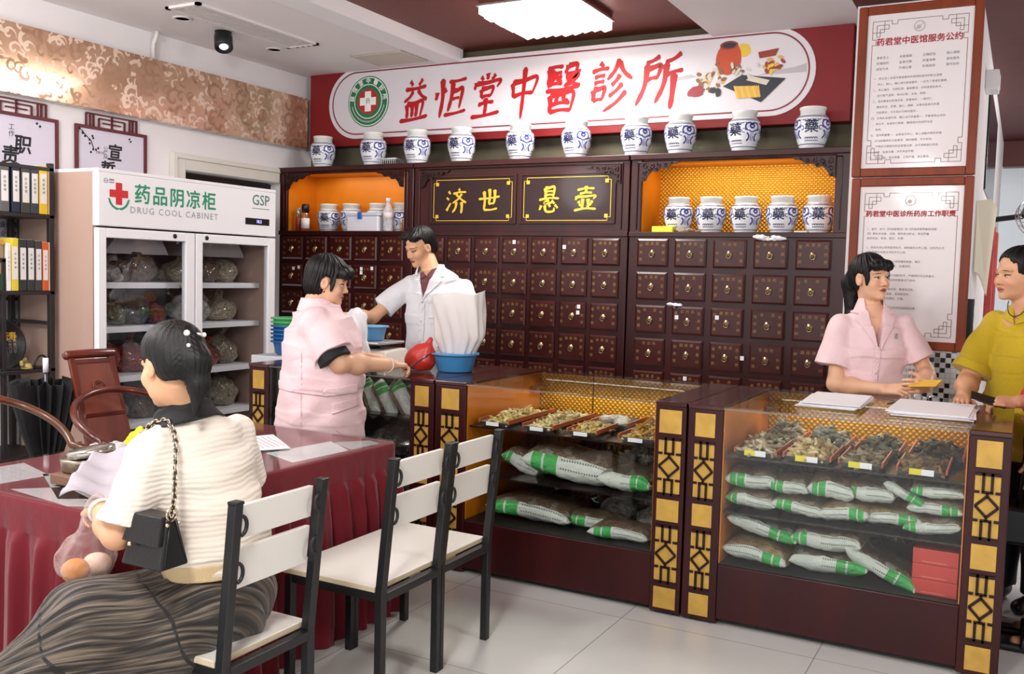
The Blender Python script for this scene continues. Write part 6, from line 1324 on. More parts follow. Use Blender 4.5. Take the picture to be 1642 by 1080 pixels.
# ---------------------------------------------------------------- things on the counters
BASB = M('basin_blue', '#4a97d2', .3, coat=.2)
def basin(label, c, r, h, mat=BASB, name='plastic_basin'):
    x, y, z = c; t = thing(name, label, 'basin', c); MB().lathe([(0, .0), (r * .74, 0), (r * .78, .006), (r * .93, h * .9), (r * .95, h * .93), (r * .91, h * .93), (r * .75, .01), (0, .008)], c, 40).build('bowl', mat, t); MB().lathe([(r * .9, h * .93), (r * 1.05, h * .9), (r * 1.06, h), (r * .9, h)], c, 40).build('rim', mat, t); return t
TPZ = CZ + .001
basin('light blue plastic basin on the counter holding the white plastic bag', (-2.70, 4.36, TPZ), .125, .10)
def white_bag():
    """tall translucent bag standing in the blue basin: gathered foot, open square mouth"""
    n, rows = 72, 22; vs = []; fs = []
    for j in range(rows + 1):
        v = j / rows; z = 1.0 + .375 * v; hw = .060 + .068 * min(1, v * 2.6) ** 1.2 + .024 * v; hd = .055 + .03 * v
        for k in range(n):
            a = 2 * math.pi * k / n; cx, cy = math.cos(a), math.sin(a); sq = (abs(cx) ** 3 + abs(cy) ** 3) ** (-1 / 3); cr = (1 - v) * .22 + .03
            q = 1 + cr * .5 * math.sin(11 * a + 2.2 * math.sin(3 * v + a)) + .03 * math.sin(5 * a + 6 * v); x = hw * cx * sq * q; y = hd * cy * sq * q
            vs.append((-2.69 + x + .012 * math.sin(4 * v), 4.37 + y, z + (.015 * cx + .012 * math.sin(3 * a)) * v))
    for j in range(rows):
        for k in range(n): fs.append((j * n + k, j * n + (k + 1) % n, (j + 1) * n + (k + 1) % n, (j + 1) * n + k))
    vs.append((-2.69, 4.37, .985)); fs += [(k, len(vs) - 1, (k + 1) % n) for k in range(n)]
    return MB().add(vs, fs, 0, True)
WB = bpy.data.materials.new('white_plastic_translucent'); _t = NT(WB); _t.b.inputs['Base Color'].default_value = C('#e3e0de'); _t.b.inputs['Roughness'].default_value = .45; _t.b.inputs['Alpha'].default_value = .86; _t.bump(_t.noise(12, detail=4, stretch=(1, 1, .25)), .35, .02)
o = white_bag().build('plastic_bag', WB, loc=(-2.69, 4.37, .985)); tag(o, 'tall white plastic bag standing open in the light blue basin', 'bag')
fr_ = Field().u(s_ell((0, 0, .06), (.088, .05, .068)), 0).u(s_cap((.02, 0, .07), (.066, 0, .165), .062, .014), .05).u(s_ell((-.055, .01, .05), (.04, .035, .05)), .02).wob(folds([((.9, .3, .5), 60, 1), ((-.4, .6, .7), 85, 2), ((.2, 1, -.3), 110, 3)], .0022)).cut(s_half((0, 0, 0), (0, 0, -1)))
o = organic('red_bag', fr_, [((-.16, -.12, -.01), (.16, .12, .22), .004)], M('bag_red', '#cf3524', .35, alpha=.94), None); o.location = (-2.875, 4.28, TPZ); tag(o, 'crumpled red plastic bag on the counter between the pen and the blue basin', 'bag')
t = thing('scale', 'white electronic scale with tilted display on the counter behind the nurse', 'scale', (-3.3, 4.42, TPZ))
b = MB(); b.add([(-3.42, 4.30, TPZ), (-3.13, 4.30, TPZ), (-3.13, 4.58, TPZ), (-3.42, 4.58, TPZ), (-3.42, 4.36, TPZ + .075), (-3.17, 4.36, TPZ + .075), (-3.17, 4.58, TPZ + .085), (-3.42, 4.58, TPZ + .085)], [(0, 3, 2, 1), (4, 5, 6, 7), (0, 1, 5, 4), (1, 2, 6, 5), (2, 3, 7, 6), (3, 0, 4, 7)]); b.build('body', M('scale_cream', '#cfc8be', .45), t, bevel=.008)
bx('pan', (-3.47, 4.34, TPZ + .11), (-3.20, 4.60, TPZ + .125), M('pan_steel', '#cfcfd0', .25, metal=.6), t, .006); MB().tube([(-3.33, 4.47, TPZ + .08), (-3.33, 4.47, TPZ + .112)], .04, 16).build('support', BLACK, t)
b = MB(); Rk = Matrix.Translation((-3.25, 4.33, TPZ + .04)) @ Matrix.Rotation(math.radians(38), 4, 'X'); b.box((-.07, -.001, -.02), (.05, .001, .02), M=Matrix.Translation((-3.25, 4.328, TPZ + .042)) @ Matrix.Rotation(math.radians(-38), 4, 'X')); b.build('display', BLACK, t)
basin('light blue plastic basin resting on the scale pan', (-3.36, 4.47, TPZ + .126), .105, .085, M('basin_sky', '#5f9fd2', .35), 'plastic_basin')
for k in range(7):
    basin(f'{"green" if k >= 5 else "blue"} plastic basin in the nested stack behind the nurse, {ORD[k]} from the bottom', (-3.98 + .0, 4.5, TPZ + k * .024), .125 - .0 , .085, M('basin_green', '#4ea86a', .35) if k >= 5 else M('basin_deep', '#1f5f9c', .35), 'nested_basin')
bx('side_table', (-4.15, 4.32, 0), (-3.83, 4.68, TPZ - .002), M('stand_white', '#c9cdd2', .5), None, .006); tag(bpy.data.objects['side_table'], 'plain pale stand under the stack of basins behind the nurse', 'stand')
o = bx('white_carton', (-3.62, 4.38, TPZ), (-3.52, 4.5, TPZ + .12), PAPER, bevel=.004, loc=(-3.57, 4.44, TPZ)); tag(o, 'small white carton on the counter beside the stack of basins', 'carton')
MB_w = None
t = thing('plastic_bag', 'bulging white plastic bag held over the scale between nurse and man', 'bag', (-3.2, 4.2, TPZ + .1)); f = Field(); f.u(s_ell((0, 0, .14), (.075, .06, .16)), .02).u(s_ell((.03, 0, .03), (.07, .055, .1)), .03).u(s_ell((-.03, .05, .24), (.06, .05, .05)), .03); f.wob(folds([((1, .2, .1), 70, 1), ((.3, 1, .2), 90, 2)], .003)); organic('film', f, [((-.15, -.12, -.1), (.15, .15, .34), .006)], FILMW, t); t.location = (-3.205, 4.13, TPZ + .03)
def papers(name, label, x0, x1, y0, y1, n, seed, cat='papers', skew=.02):
    rnd = random.Random(seed); t = thing(name, label, cat, ((x0 + x1) / 2, (y0 + y1) / 2, TPZ)); z = TPZ
    for k in range(n):
        b = MB(); dx, dy, a = rnd.uniform(-skew, skew), rnd.uniform(-skew, skew) * .5, rnd.uniform(-.05, .05); M4 = Matrix.Translation(((x0 + x1) / 2 + dx, (y0 + y1) / 2 + dy, z)) @ Matrix.Rotation(a, 4, 'Z'); h = rnd.uniform(.002, .005); b.box((-(x1 - x0) / 2, -(y1 - y0) / 2, .0003), ((x1 - x0) / 2, (y1 - y0) / 2, h), M=M4); b.build('page_block', PAPER, t, bevel=.001); z += h
    return t, z
papers('paper_pile', 'loose pile of white prescription slips on the counter before the woman in pink', -.83, -.585, 4.16, 4.60, 6, 3)
t, z = papers('notebook', 'thick open white ledger on the counter beside the loose slips', -.46, -.15, 4.14, 4.60, 5, 5, 'ledger', .008)
b = MB()
for k in range(10): a = k / 9
o = MB().tube([(-.50, 4.47, TPZ + .006), (-.43, 4.62, TPZ + .012)], .005, 8).build('pen', M('pen_dark', '#4a4030', .4), loc=(-.47, 4.5, TPZ)); tag(o, 'dark pen lying between the slips and the ledger', 'pen')
t = thing('reading_glasses', 'thin-framed eyeglasses lying on the counter behind the white ledger', 'glasses', (-.36, 4.66, TPZ)); b = MB()
for s in (-1, 1): b.tube([(-.36 + s * .032 + .022 * math.cos(k * math.pi / 8), 4.66, TPZ + .02 + .016 * math.sin(k * math.pi / 8)) for k in range(16)], .0018, 6, closed=True)
b.tube([(-.37, 4.66, TPZ + .024), (-.35, 4.66, TPZ + .024)], .0018, 6); b.build('frame', CHROME, t); b = MB(); [b.tube([(-.36 + s * .054, 4.66, TPZ + .022), (-.36 + s * .05, 4.76, TPZ + .004)], .0016, 6) for s in (-1, 1)]; b.build('temples', CHROME, t)
# ---------------------------------------------------------------- people
V3 = lambda *p: np.array(p, float)
SHOE = M('shoe_black', '#141314', .4); HAIR = hair_mat()
def rect_shell(base, off, th, poly, o, R, front=True, h=.004, zr=None):
    o = np.array(o); return shell(base, off, th, s_prism(poly, o, R[:, 0], R[:, 2], -.6 if front else .0, .0 if front else .6))
class Person:
    """joints in world coordinates; every mesh is stored relative to the root on the floor"""
    def __init__(s, label, root, yaw): s.r = V3(root[0], root[1], 0); s.t = thing('person', label, 'person', tuple(s.r)); s.R = frame(yaw); s.yaw = yaw; s.F = Field(); s.boxes = []
    def L(s, p): return np.array(p, float) - s.r
    def at(s, c, a=0, f=0, z=0): return s.L(c) + s.R[:, 0] * a + s.R[:, 1] * f + V3(0, 0, z)
    def head(s, c, yaw, pitch=0, roll=0, sc=1.0, full=1.0, neck=None, nr=.05, skin='#d9a98a', **kw):
        s.hc = s.L(c); s.hR = frame(yaw, pitch, roll); s.hs = sc; head(s.F, s.hc, s.hR, sc, full, s.L(neck), nr); s.boxes.append((s.hc - .16, s.hc + .16, .0027)); s.skin = skin_mat('skin_' + s.t.name, skin, s.hc, s.hR, sc, **kw)
    def arm(me_, sh, el, wr, d, n, r=(.042, .040, .029), **kw):
        a, b, c = me_.L(sh), me_.L(el), me_.L(wr); me_.F.u(s_cap(a, b, r[0], r[1]), .03).u(s_cap(b, c, r[1] * .97, r[2]), .02); me_.F.u(s_ell(c * .35 + b * .65, (r[1] * 1.08,) * 3), .03)
        return hand(me_.F, c, d, n, boxes=me_.boxes, **kw)
    def torso(s, pel, neck, w=.15, d=.095, legs=True, foot=.0):
        p, n = s.L(pel), s.L(neck); lat = s.R[:, 0]
        s.F.u(s_stack([(p - V3(0, 0, .12), w * 1.0, d * 1.0, lat), (p, w, d, lat), (p * .5 + n * .5, w * .93, d, lat), (p * .15 + n * .85, w * .9, d * .85, lat), (n, .06, .055, lat)]), .03)
        if legs:
            for q in (-1, 1):
                h = p + lat * q * .085 - V3(0, 0, .06); k = V3(*(p + lat * q * .095 + s.R[:, 1] * .02)[:2], .47); a = V3(*(p + lat * q * .1)[:2], .09); f = a + s.R[:, 1] * .14 - V3(0, 0, .06)
                s.F.u(s_cap(h, k, .085, .055), .03).u(s_cap(k, a, .055, .036), .02).u(s_cap(a - V3(0, 0, .045), f, .035, .026), .02)
    def body(s, lo, hi): 
        o = organic('body', s.F, [(s.L(lo), s.L(hi), .0065)] + s.boxes, s.skin, s.t); return o
    def mesh(s, name, F, lo, hi, h, mat, parent=None):
        o = organic(name, F, [(s.L(lo), s.L(hi), h)], mat, s.t); 
        if parent is not None: o.parent = parent
        return o
    def hair(s, F, lo=-.2, hi=.2, h=.0035, name='hair'):
        return organic(name, F, [(s.hc + lo, s.hc + hi, h)], HAIR, s.t)
    def H(s, *p): return s.hc + s.hR @ (np.array(p) * s.hs)
    def hell(s, p, r): return s_ell(s.H(*p), np.array(r) * s.hs, s.hR)
    def hbox(s, p, r, rd=.01): return s_box(s.H(*p), np.array(r) * s.hs, s.hR, rd)
def trousers(P, pel, mat, zt=.9, w=.155, d=.115, flare=1.0, name='trousers'):
    p = P.L(pel); F = Field(); lat = P.R[:, 0]; F.u(s_stack([(V3(p[0], p[1], zt - .22), w, d, lat), (V3(p[0], p[1], zt), w * .95, d * .95, lat)]), .02)
    for q in (-1, 1):
        h = p + lat * q * .085; F.u(s_sleeve(V3(h[0], h[1], zt - .12), V3(*(p + lat * q * .1)[:2], .07), .1, .075 * flare), .03)
    F.wob(folds([((1, .3, .4), 40, 1), ((.3, 1, -.5), 55, 2)], .0025)); lo = np.array(pel) - .35; hi = np.array(pel) + .35; lo[2] = .03; hi[2] = zt + .05
    return P.mesh(name, F, lo, hi, .008, mat)
def shoes(P, pel, mat=None, name='shoe'):
    p = P.L(pel); lat = P.R[:, 0]; fw = P.R[:, 1]
    for q in (-1, 1):
        a = V3(*(p + lat * q * .1)[:2], .045); F = Field().u(s_cap(a - fw * .03, a + fw * .15 - V3(0, 0, .012), .045, .036), .01).u(s_cap(a, a + V3(0, 0, .05), .045, .042), .02); F.cut(s_half((0, 0, .004), (0, 0, -1)))
        organic(name, F, [(a - .25, a + .25, .006)], mat or SHOE, P.t)
def coat_field(P, secs, neck, shR, shL, sleeves, k=.02, slope=.046):
    F = Field(); lat = P.R[:, 0]
    F.u(s_stack([(P.L(c), a, b, lat) for c, a, b in secs]), .0)
    for sh in (shR, shL): F.u(s_cap(P.L(neck) - V3(0, 0, .045), P.L(sh) + V3(0, 0, -.014), .045, slope), .04)
    for a, b, ra, rb in sleeves: F.u(s_sleeve(P.L(a), P.L(b), ra, rb), k)
    return F
def clip(F, *cuts):
    G = Field(); G.ops = list(F.ops)
    for c in cuts: G.ops.append(c)
    return G
def coat(P, F, lo, hi, mat, neckc, vz, vw=.058, hem=None, neckr=(.062, .058), h=.0045, piece='coat'):
    """the garment with a V neck, plus its lapels"""
    n = P.L(neckc); V = [(-vw, .12), (vw, .12), (vw * .95, .03), (0, vz - neckc[2]), (-vw * .95, .03)]
    G = clip(F, ('s', s_prism(V, n, P.R[:, 0], P.R[:, 2], -.5, -.0), 0), ('s', s_cap(n - V3(0, 0, .03), n + V3(0, 0, .2), *neckr), .005))
    o = P.mesh(piece, G, lo, hi, h, mat); return o
def lapels(P, F, mat, neckc, vz, lo, hi, w=.05, vw=.058, parent=None):
    n = P.L(neckc); dz = vz - neckc[2]
    for s_ in (-1, 1):
        poly = [(s_ * .002, dz - .004), (s_ * vw * .95, .035), (s_ * (vw + .012), .06), (s_ * (vw + .05), -.005), (s_ * (vw + .052), -.03), (s_ * (vw + .028), -.035), (s_ * (vw + .045), -.06)]
        o = P.mesh('lapel', rect_shell(F, .006, .007, poly, n, P.R), lo, hi, .0032, mat, parent)
    ring = Field().u(s_stack([(n - V3(0, 0, .03), vw + .035, vw + .03, P.R[:, 0]), (n + V3(0, 0, .045), vw + .008, vw + .006, P.R[:, 0])]), 0).sub(s_stack([(n - V3(0, 0, .05), vw + .030, vw + .025, P.R[:, 0]), (n + V3(0, 0, .07), vw - .004, vw - .005, P.R[:, 0])]), 0)
    ring.sub(s_prism([(-vw * 1.05, .2), (vw * 1.05, .2), (vw * .8, -.1), (-vw * .8, -.1)], n, P.R[:, 0], P.R[:, 2], -.5, -.015), 0)
    P.mesh('collar', ring, np.array(neckc) - .13, np.array(neckc) + .13, .0032, mat, parent)
def button(P, F, c, mat, lo=.0):
    pass
BUT = M('button_white', '#d8d4d6', .35)
def buttons_on(P, F, neckc, pts, mat=None, r=.008):
    """flat discs set on the garment's front; found by marching the field inward"""
    n = P.L(neckc); fw = P.R[:, 1]
    for a, z in pts:
        q0 = n + P.R[:, 0] * a + V3(0, 0, z); ts = np.arange(.30, -.02, -.002)
        for tt in ts:
            q = q0 + fw * tt; v = F(np.array([q[0]], f4), np.array([q[1]], f4), np.array([q[2]], f4))[0, 0, 0]
            if v < .004: break
        b = MB(); Rm = Matrix([list(x) for x in np.stack((P.R[:, 0], -P.R[:, 2] * 1.0, P.R[:, 1]), 1)]); b.lathe([(r, 0), (r, .003), (0, .004)], n=14); b.v = [tuple(Vector(q) + Rm @ Vector(p)) for p in b.v]
        me = mesh_of(b, 'button'); me.materials.append(mat or BUT); o = bpy.data.objects.new('button', me); COL.objects.link(o); o.parent = P.t
def pipe_on(P, name, pts, r, mat, parent=None, n=10, closed=False):
    b = MB().tube([tuple(P.L(p)) for p in pts], r, n, closed=closed); me = mesh_of(b, name); me.materials.append(mat); o = bpy.data.objects.new(name, me); COL.objects.link(o); o.parent = parent or P.t; return o
COATW = cloth_mat('coat_white', '#e6e6ea', .8, wr=.3); COATP = cloth_mat('coat_pink', '#efd2d6', .8, wr=.3)

# --- man in the white coat
P = Person('man in a white short-sleeved coat behind the counter, looking down', (-3.23, 5.0), -82)
pel, neck = (-3.22, 5.0, .92), (-3.265, 4.965, 1.495); shR, shL = (-3.415, 4.96, 1.412), (-3.055, 5.02, 1.40); elR, wrR = (-3.555, 4.76, 1.20), (-3.60, 4.50, 1.205); elL, wrL = (-2.965, 4.98, 1.12), (-2.93, 4.74, 1.06)
P.head((-3.335, 4.93, 1.643), -112, 24, 4, 1.0, .98, neck, .052, '#d8a985', lips='#96564a', gaze=-.002, closed=.25, brow=1.0, mouth=0)
P.torso(pel, neck, .145, .085); P.arm(shR, elR, wrR, (.1, -1, .02), (0, -.2, -1), curl=(30, 35, 38, 42), tdir=(1, 0, 0)); P.arm(shL, elL, wrL, (.1, -1, -.2), (-1, 0, -.2), curl=(35, 40, 42, 45), tdir=(0, 0, 1)); P.body((-3.75, 4.2, 0), (-2.75, 5.3, 1.62))
F = coat_field(P, [((-3.22, 5.0, .60), .25, .17), ((-3.22, 5.0, .95), .225, .15), ((-3.22, 4.99, 1.2), .215, .148), ((-3.225, 4.985, 1.34), .20, .138), ((-3.23, 4.98, 1.42), .155, .112), ((-3.255, 4.97, 1.49), .075, .072)], neck, shR, shL, [(shR, (-3.535, 4.83, 1.255), .06, .080), (shL, (-2.965, 5.0, 1.21), .05, .076)])
F.wob(folds([((.5, .2, .8), 30, 1), ((-.6, .1, .7), 42, 2), ((1, .2, .1), 26, 3.3)], .0032)); clo, chi = (-3.78, 4.65, .62), (-2.75, 5.25, 1.55)
co = coat(P, F, clo, chi, COATW, neck, 1.315, vw=.075); lapels(P, F, COATW, neck, 1.315, (-3.5, 4.75, 1.2), (-2.98, 5.1, 1.58), vw=.072)
S = coat_field(P, [((-3.22, 5.0, 1.0), .20, .13), ((-3.22, 4.99, 1.3), .19, .126), ((-3.23, 4.98, 1.42), .14, .098), ((-3.255, 4.97, 1.495), .066, .064)], neck, (-3.36, 4.96, 1.39), (-3.09, 5.01, 1.39), [], slope=.03); SHIRT = cloth_mat('shirt_mauve', '#74434c', .8)
P.mesh('shirt', clip(S, ('s', s_cap(P.L(neck), P.L(neck) + V3(0, 0, .2), .052, .052), 0), ('s', s_prism([(-.03, .1), (.03, .1), (0, -.045)], P.L(neck), P.R[:, 0], P.R[:, 2], -.5, 0), 0)), (-3.5, 4.75, 1.05), (-2.95, 5.2, 1.52), .005, SHIRT)
for s_ in (-1, 1): P.mesh('shirt_collar', rect_shell(S, .006, .006, [(s_ * .004, -.035), (s_ * .052, .045), (s_ * .075, .02), (s_ * .05, -.055)], P.L(neck), P.R), (-3.45, 4.78, 1.35), (-3.05, 5.1, 1.53), .0032, SHIRT)
P.mesh('chest_pocket', rect_shell(F, .004, .005, [(-.145, -.17), (-.045, -.17), (-.045, -.29), (-.145, -.29)], P.L(neck), P.R), (-3.25, 4.75, 1.1), (-2.95, 5.1, 1.35), .0035, COATW)
P.mesh('placket', rect_shell(F, .004, .004, [(-.022, -.175), (.022, -.175), (.022, -.80), (-.022, -.80)], P.L(neck), P.R), (-3.35, 4.75, .66), (-3.1, 5.1, 1.3), .004, COATW)
buttons_on(P, F, neck, [(0, -.19), (0, -.31), (0, -.43), (0, -.55)]); P.mesh('badge', rect_shell(F, .007, .003, [(-.11, -.165), (-.085, -.155), (-.08, -.17), (-.105, -.178)], P.L(neck), P.R), (-3.25, 4.75, 1.2), (-2.95, 5.1, 1.35), .003, M('badge_dark', '#54606a', .5))
trousers(P, pel, M('trousers_dark', '#22242c', .8)); shoes(P, pel)
H = Field().u(P.hell((0, -.024, .043), (.081, .098, .085)), 0).u(P.hell((0, -.06, -.01), (.070, .062, .075)), .02)
H.sub(P.hbox((0, .08, -.045), (.12, .075, .105)), .012).sub(P.hbox((0, .02, -.09), (.12, .05, .075)), .012).sub(P.hell((0, .10, .055), (.052, .040, .038)), .012)
H.u(P.hell((.035, .052, .088), (.042, .035, .022)), .018).u(P.hell((-.045, .045, .082), (.03, .034, .025)), .018); H.wob(strands(P.H(0, -.02, .1), P.hR, .0018, 44, 1)); H.sub(P.hell((0, .02, -.11), (.065, .09, .07)), .01); P.hair(H)

# --- nurse seen from the side
P = Person('woman in a pink nurse coat seen in profile, writing on the counter behind the desk', (-3.05, 3.66), 46)
pel, neck = (-3.06, 3.66, .80), (-3.085, 3.655, 1.315); shR, shL = (-2.995, 3.535, 1.235), (-3.13, 3.80, 1.245); elR, wrR = (-2.86, 3.57, 1.045), (-2.775, 3.86, 1.02)
P.head((-3.035, 3.70, 1.43), 30, 12, 0, .98, 1.12, neck, .056, '#deb292', lips='#9c5248', closed=.4, mouth=0)
P.torso(pel, neck, .15, .11); P.arm(shR, elR, wrR, (.3, 1, -.06), (.1, .1, -1), r=(.048, .048, .032), curl=(38, 42, 45, 48), thumb=(.8, .4, -.3), tdir=(-1, .2, 0)); P.arm(shL, (-3.15, 3.92, 1.04), (-2.98, 4.05, 1.02), (1, .4, -.1), (0, 0, -1), r=(.045, .045, .031), tdir=(0, -1, 0), curl=(15, 20, 20, 20)); P.body((-3.45, 3.3, 0), (-2.5, 4.2, 1.4))
F = coat_field(P, [((-3.06, 3.665, .56), .225, .225), ((-3.055, 3.665, .78), .215, .218), ((-3.045, 3.665, .95), .205, .205), ((-3.04, 3.665, 1.10), .20, .20), ((-3.06, 3.66, 1.2), .185, .165), ((-3.075, 3.66, 1.27), .14, .115), ((-3.085, 3.66, 1.32), .078, .075)], neck, shR, shL, [(shR, (-2.885, 3.55, 1.09), .075, .096), (shL, (-3.14, 3.89, 1.09), .07, .085)])
F.wob(folds([((.6, .2, .7), 28, 1), ((-.5, .3, .7), 40, 2), ((1, .3, .1), 30, 3)], .0036)); co = coat(P, F, (-3.5, 3.3, .5), (-2.55, 4.15, 1.42), COATP, neck, 1.2)
n = P.L(neck); ring = Field().u(s_stack([(n - V3(0, 0, .03), .098, .092, P.R[:, 0]), (n + V3(0, 0, .035), .072, .07, P.R[:, 0])]), 0).sub(s_stack([(n - V3(0, 0, .05), .09, .085, P.R[:, 0]), (n + V3(0, 0, .06), .062, .06, P.R[:, 0])]), 0).sub(s_prism([(-.05, .2), (.05, .2), (.04, -.1), (-.04, -.1)], n, P.R[:, 0], P.R[:, 2], -.5, -.015), 0); P.mesh('collar', ring, np.array(neck) - .14, np.array(neck) + .14, .0035, COATP)
Fs = Field().u(s_sleeve(P.L(shR), P.L((-2.872, 3.552, 1.055)), .06, .082), 0).wob(folds([((1, .3, .5), 60, 1)], .002)); P.mesh('dark_undersleeve', Fs, (-3.1, 3.35, .95), (-2.7, 3.75, 1.3), .004, M('undersleeve_black', '#131418', .8))
side = frame(46 - 80); side = np.stack((frame(-44)[:, 1] * 0 + P.R[:, 1], P.R[:, 0], P.R[:, 2]), 1)     # looking at her right side: x runs forward
def side_patch(name, poly, off=.005, th=.006): P.mesh(name, shell(F, off, th, s_prism(poly, P.L((-3.05, 3.66, 0)), P.R[:, 1], P.R[:, 2], .02, .5)), (-3.4, 3.2, .55), (-2.6, 3.75, 1.1), .0035, COATP)
side_patch('belt_tab', [(-.30, .915), (.02, .885), (.02, .925), (-.30, .955)]); side_patch('belt', [(.0, .885), (.16, .90), (.16, .945), (.0, .925), (-.015, .905)], .008)
side_patch('pocket_flap', [(.03, .80), (.17, .83), (.17, .875), (.03, .85)]); side_patch('pocket_seam', [(.05, .72), (.15, .655), (.153, .66), (.053, .726)], .004, .004); side_patch('side_seam', [(-.115, 1.1), (-.11, 1.1), (-.11, .58), (-.115, .58)], .003, .003)
trousers(P, pel, M('trousers_black', '#1b1b1f', .8), .85, .16, .13); shoes(P, pel, M('shoe_white', '#d5d2d0', .5)); BANG = M('bangle_pale', '#d9cfc2', .25, coat=.4)
w = V3(*wrR); pipe_on(P, 'bangle', [w + V3(.034 * math.cos(a), .006 * math.sin(a), .034 * math.sin(a)) - V3(0, .015, 0) for a in np.linspace(0, 6.28, 20)[:-1]], .0035, BANG, closed=True)
H = Field().u(P.hell((0, -.026, .045), (.093, .108, .094)), 0).u(P.hell((0, -.05, -.02), (.086, .080, .085)), .025).u(P.hell((.03, .075, .06), (.055, .04, .035)), .02).u(P.hell((-.03, .072, .06), (.05, .04, .035)), .02)
H.sub(P.hbox((0, .085, -.075), (.14, .06, .105)), .015).sub(P.hell((0, .04, -.09), (.088, .065, .075)), .012).sub(P.hell((.085, -.0, -.015), (.035, .033, .042)), .01).u(P.hell((.074, .030, .0), (.010, .014, .045)), .01)
H.wob(strands(P.H(0, -.02, .1), P.hR, .0024, 40, 2)); P.hair(H)

# --- woman in pink talking at the far counter
P = Person('woman in a pink nurse coat with a ponytail holding a yellow card at the counter', (-.655, 5.06), -62)
pel, neck = (-.66, 5.06, .86), (-.672, 5.06, 1.375); shR, shL = (-.80, 4.985, 1.285), (-.525, 5.13, 1.29); elR, wrR = (-.805, 4.93, .985), (-.565, 4.845, .985); elL, wrL = (-.40, 5.10, 1.06), (-.375, 4.90, 1.01)
P.head((-.672, 5.03, 1.522), -36, 0, -2, .98, 1.04, neck, .047, '#e6b898', lips='#bc6c66', gaze=.003, closed=.7, mouth=.5)
P.torso(pel, neck, .125, .08); P.arm(shR, elR, wrR, (1, -.30, .12), (.15, .55, -.8), r=(.038, .039, .027), curl=(28, 38, 45, 50), thumb=(.85, .35, .2), tdir=(0, -.4, 1), s=.96); P.arm(shL, elL, wrL, (-.45, -.8, .05), (-.55, .3, -.1), r=(.038, .038, .026), curl=(30, 38, 44, 48), tdir=(0, 0, 1), s=.96); P.body((-1.0, 4.6, 0), (-.2, 5.35, 1.5))
F = coat_field(P, [((-.66, 5.06, .55), .20, .15), ((-.66, 5.06, .86), .185, .135), ((-.66, 5.06, 1.02), .165, .125), ((-.66, 5.055, 1.15), .175, .14), ((-.66, 5.06, 1.25), .155, .11), ((-.667, 5.062, 1.32), .105, .08), ((-.672, 5.06, 1.37), .066, .062)], neck, shR, shL, [(shR, (-.828, 4.945, 1.075), .056, .088), (shL, (-.435, 5.115, 1.115), .055, .08)])
F.wob(folds([((.5, .3, .8), 34, 1), ((-.6, .1, .7), 46, 2), ((1, .2, .1), 30, 3)], .003)); co = coat(P, F, (-1.0, 4.7, .6), (-.25, 5.35, 1.42), COATP, neck, 1.165, vw=.052); lapels(P, F, COATP, neck, 1.165, (-.85, 4.75, 1.1), (-.4, 5.25, 1.42), vw=.052)
P.mesh('dark_undertop', clip(coat_field(P, [((-.66, 5.06, 1.0), .14, .10), ((-.66, 5.055, 1.15), .15, .118), ((-.66, 5.06, 1.205), .13, .095)], (neck[0], neck[1], 1.2), (-.7, 5.04, 1.15), (-.6, 5.09, 1.15), [], slope=.02)), (-.9, 4.8, 1.0), (-.4, 5.3, 1.2), .005, M('undertop_black', '#17161c', .8))
P.mesh('placket', rect_shell(F, .003, .004, [(-.004, -.165), (.026, -.165), (.026, -.6), (-.004, -.6)], P.L(neck), P.R), (-.8, 4.8, .7), (-.45, 5.2, 1.18), .0035, COATP); P.mesh('chest_badge', rect_shell(F, .004, .003, [(-.105, -.12), (-.09, -.115), (-.082, -.15), (-.10, -.155)], P.L(neck), P.R), (-.75, 4.8, 1.1), (-.35, 5.2, 1.25), .003, M('badge_grey', '#9aa4a6', .5))
buttons_on(P, F, neck, [(.011, -.2), (.011, -.32)]); trousers(P, pel, M('trousers_dark', '#22242c', .8)); shoes(P, pel, M('shoe_white', '#d5d2d0', .5))
H = Field().u(P.hell((0, -.024, .043), (.083, .102, .087)), 0).u(P.hell((0, -.055, -.005), (.074, .066, .075)), .02).u(P.hell((.03, .066, .062), (.045, .03, .03)), .015).u(P.hell((-.035, .064, .060), (.042, .03, .03)), .015)
H.sub(P.hbox((0, .085, -.06), (.14, .06, .095)), .012).sub(P.hell((0, .035, -.085), (.085, .07, .08)), .012).sub(P.hell((0, .105, .055), (.016, .03, .035)), .008).u(P.hell((.068, .035, .01), (.012, .016, .05)), .012).u(P.hell((-.068, .035, .01), (.012, .016, .05)), .012)
H.sub(P.hell((.085, -.005, -.012), (.03, .027, .036)), .008); H.u(s_cap(P.H(0, -.10, .03), P.H(.0, -.135, -.03), .035, .045), .03).u(s_cap(P.H(0, -.135, -.03), P.H(0, -.13, -.2), .045, .030), .02).u(s_cap(P.H(0, -.13, -.2), P.H(.0, -.11, -.27), .03, .010), .02)
H.wob(strands(P.H(0, -.03, .1), P.hR, .0018, 46, 3)); P.hair(H, -.32, .2)
cd = thing('yellow_card', 'small yellow card held by the woman in pink above the counter', 'card', (-.385, 4.80, 1.025)); b = MB(); R4 = Matrix.Translation((-.375, 4.80, 1.032)) @ Euler((math.radians(18), math.radians(-6), math.radians(-18))).to_matrix().to_4x4(); b.box((-.07, -.04, 0), (.06, .04, .003), M=R4); b.build('sheet', M('card_yellow', '#e5b93a', .5), cd); b = MB(); b.box((-.0, -.035, -.003), (.075, .03, -.0005), M=R4); b.build('backing_slip', M('card_brown', '#8a6a3a', .5), cd)

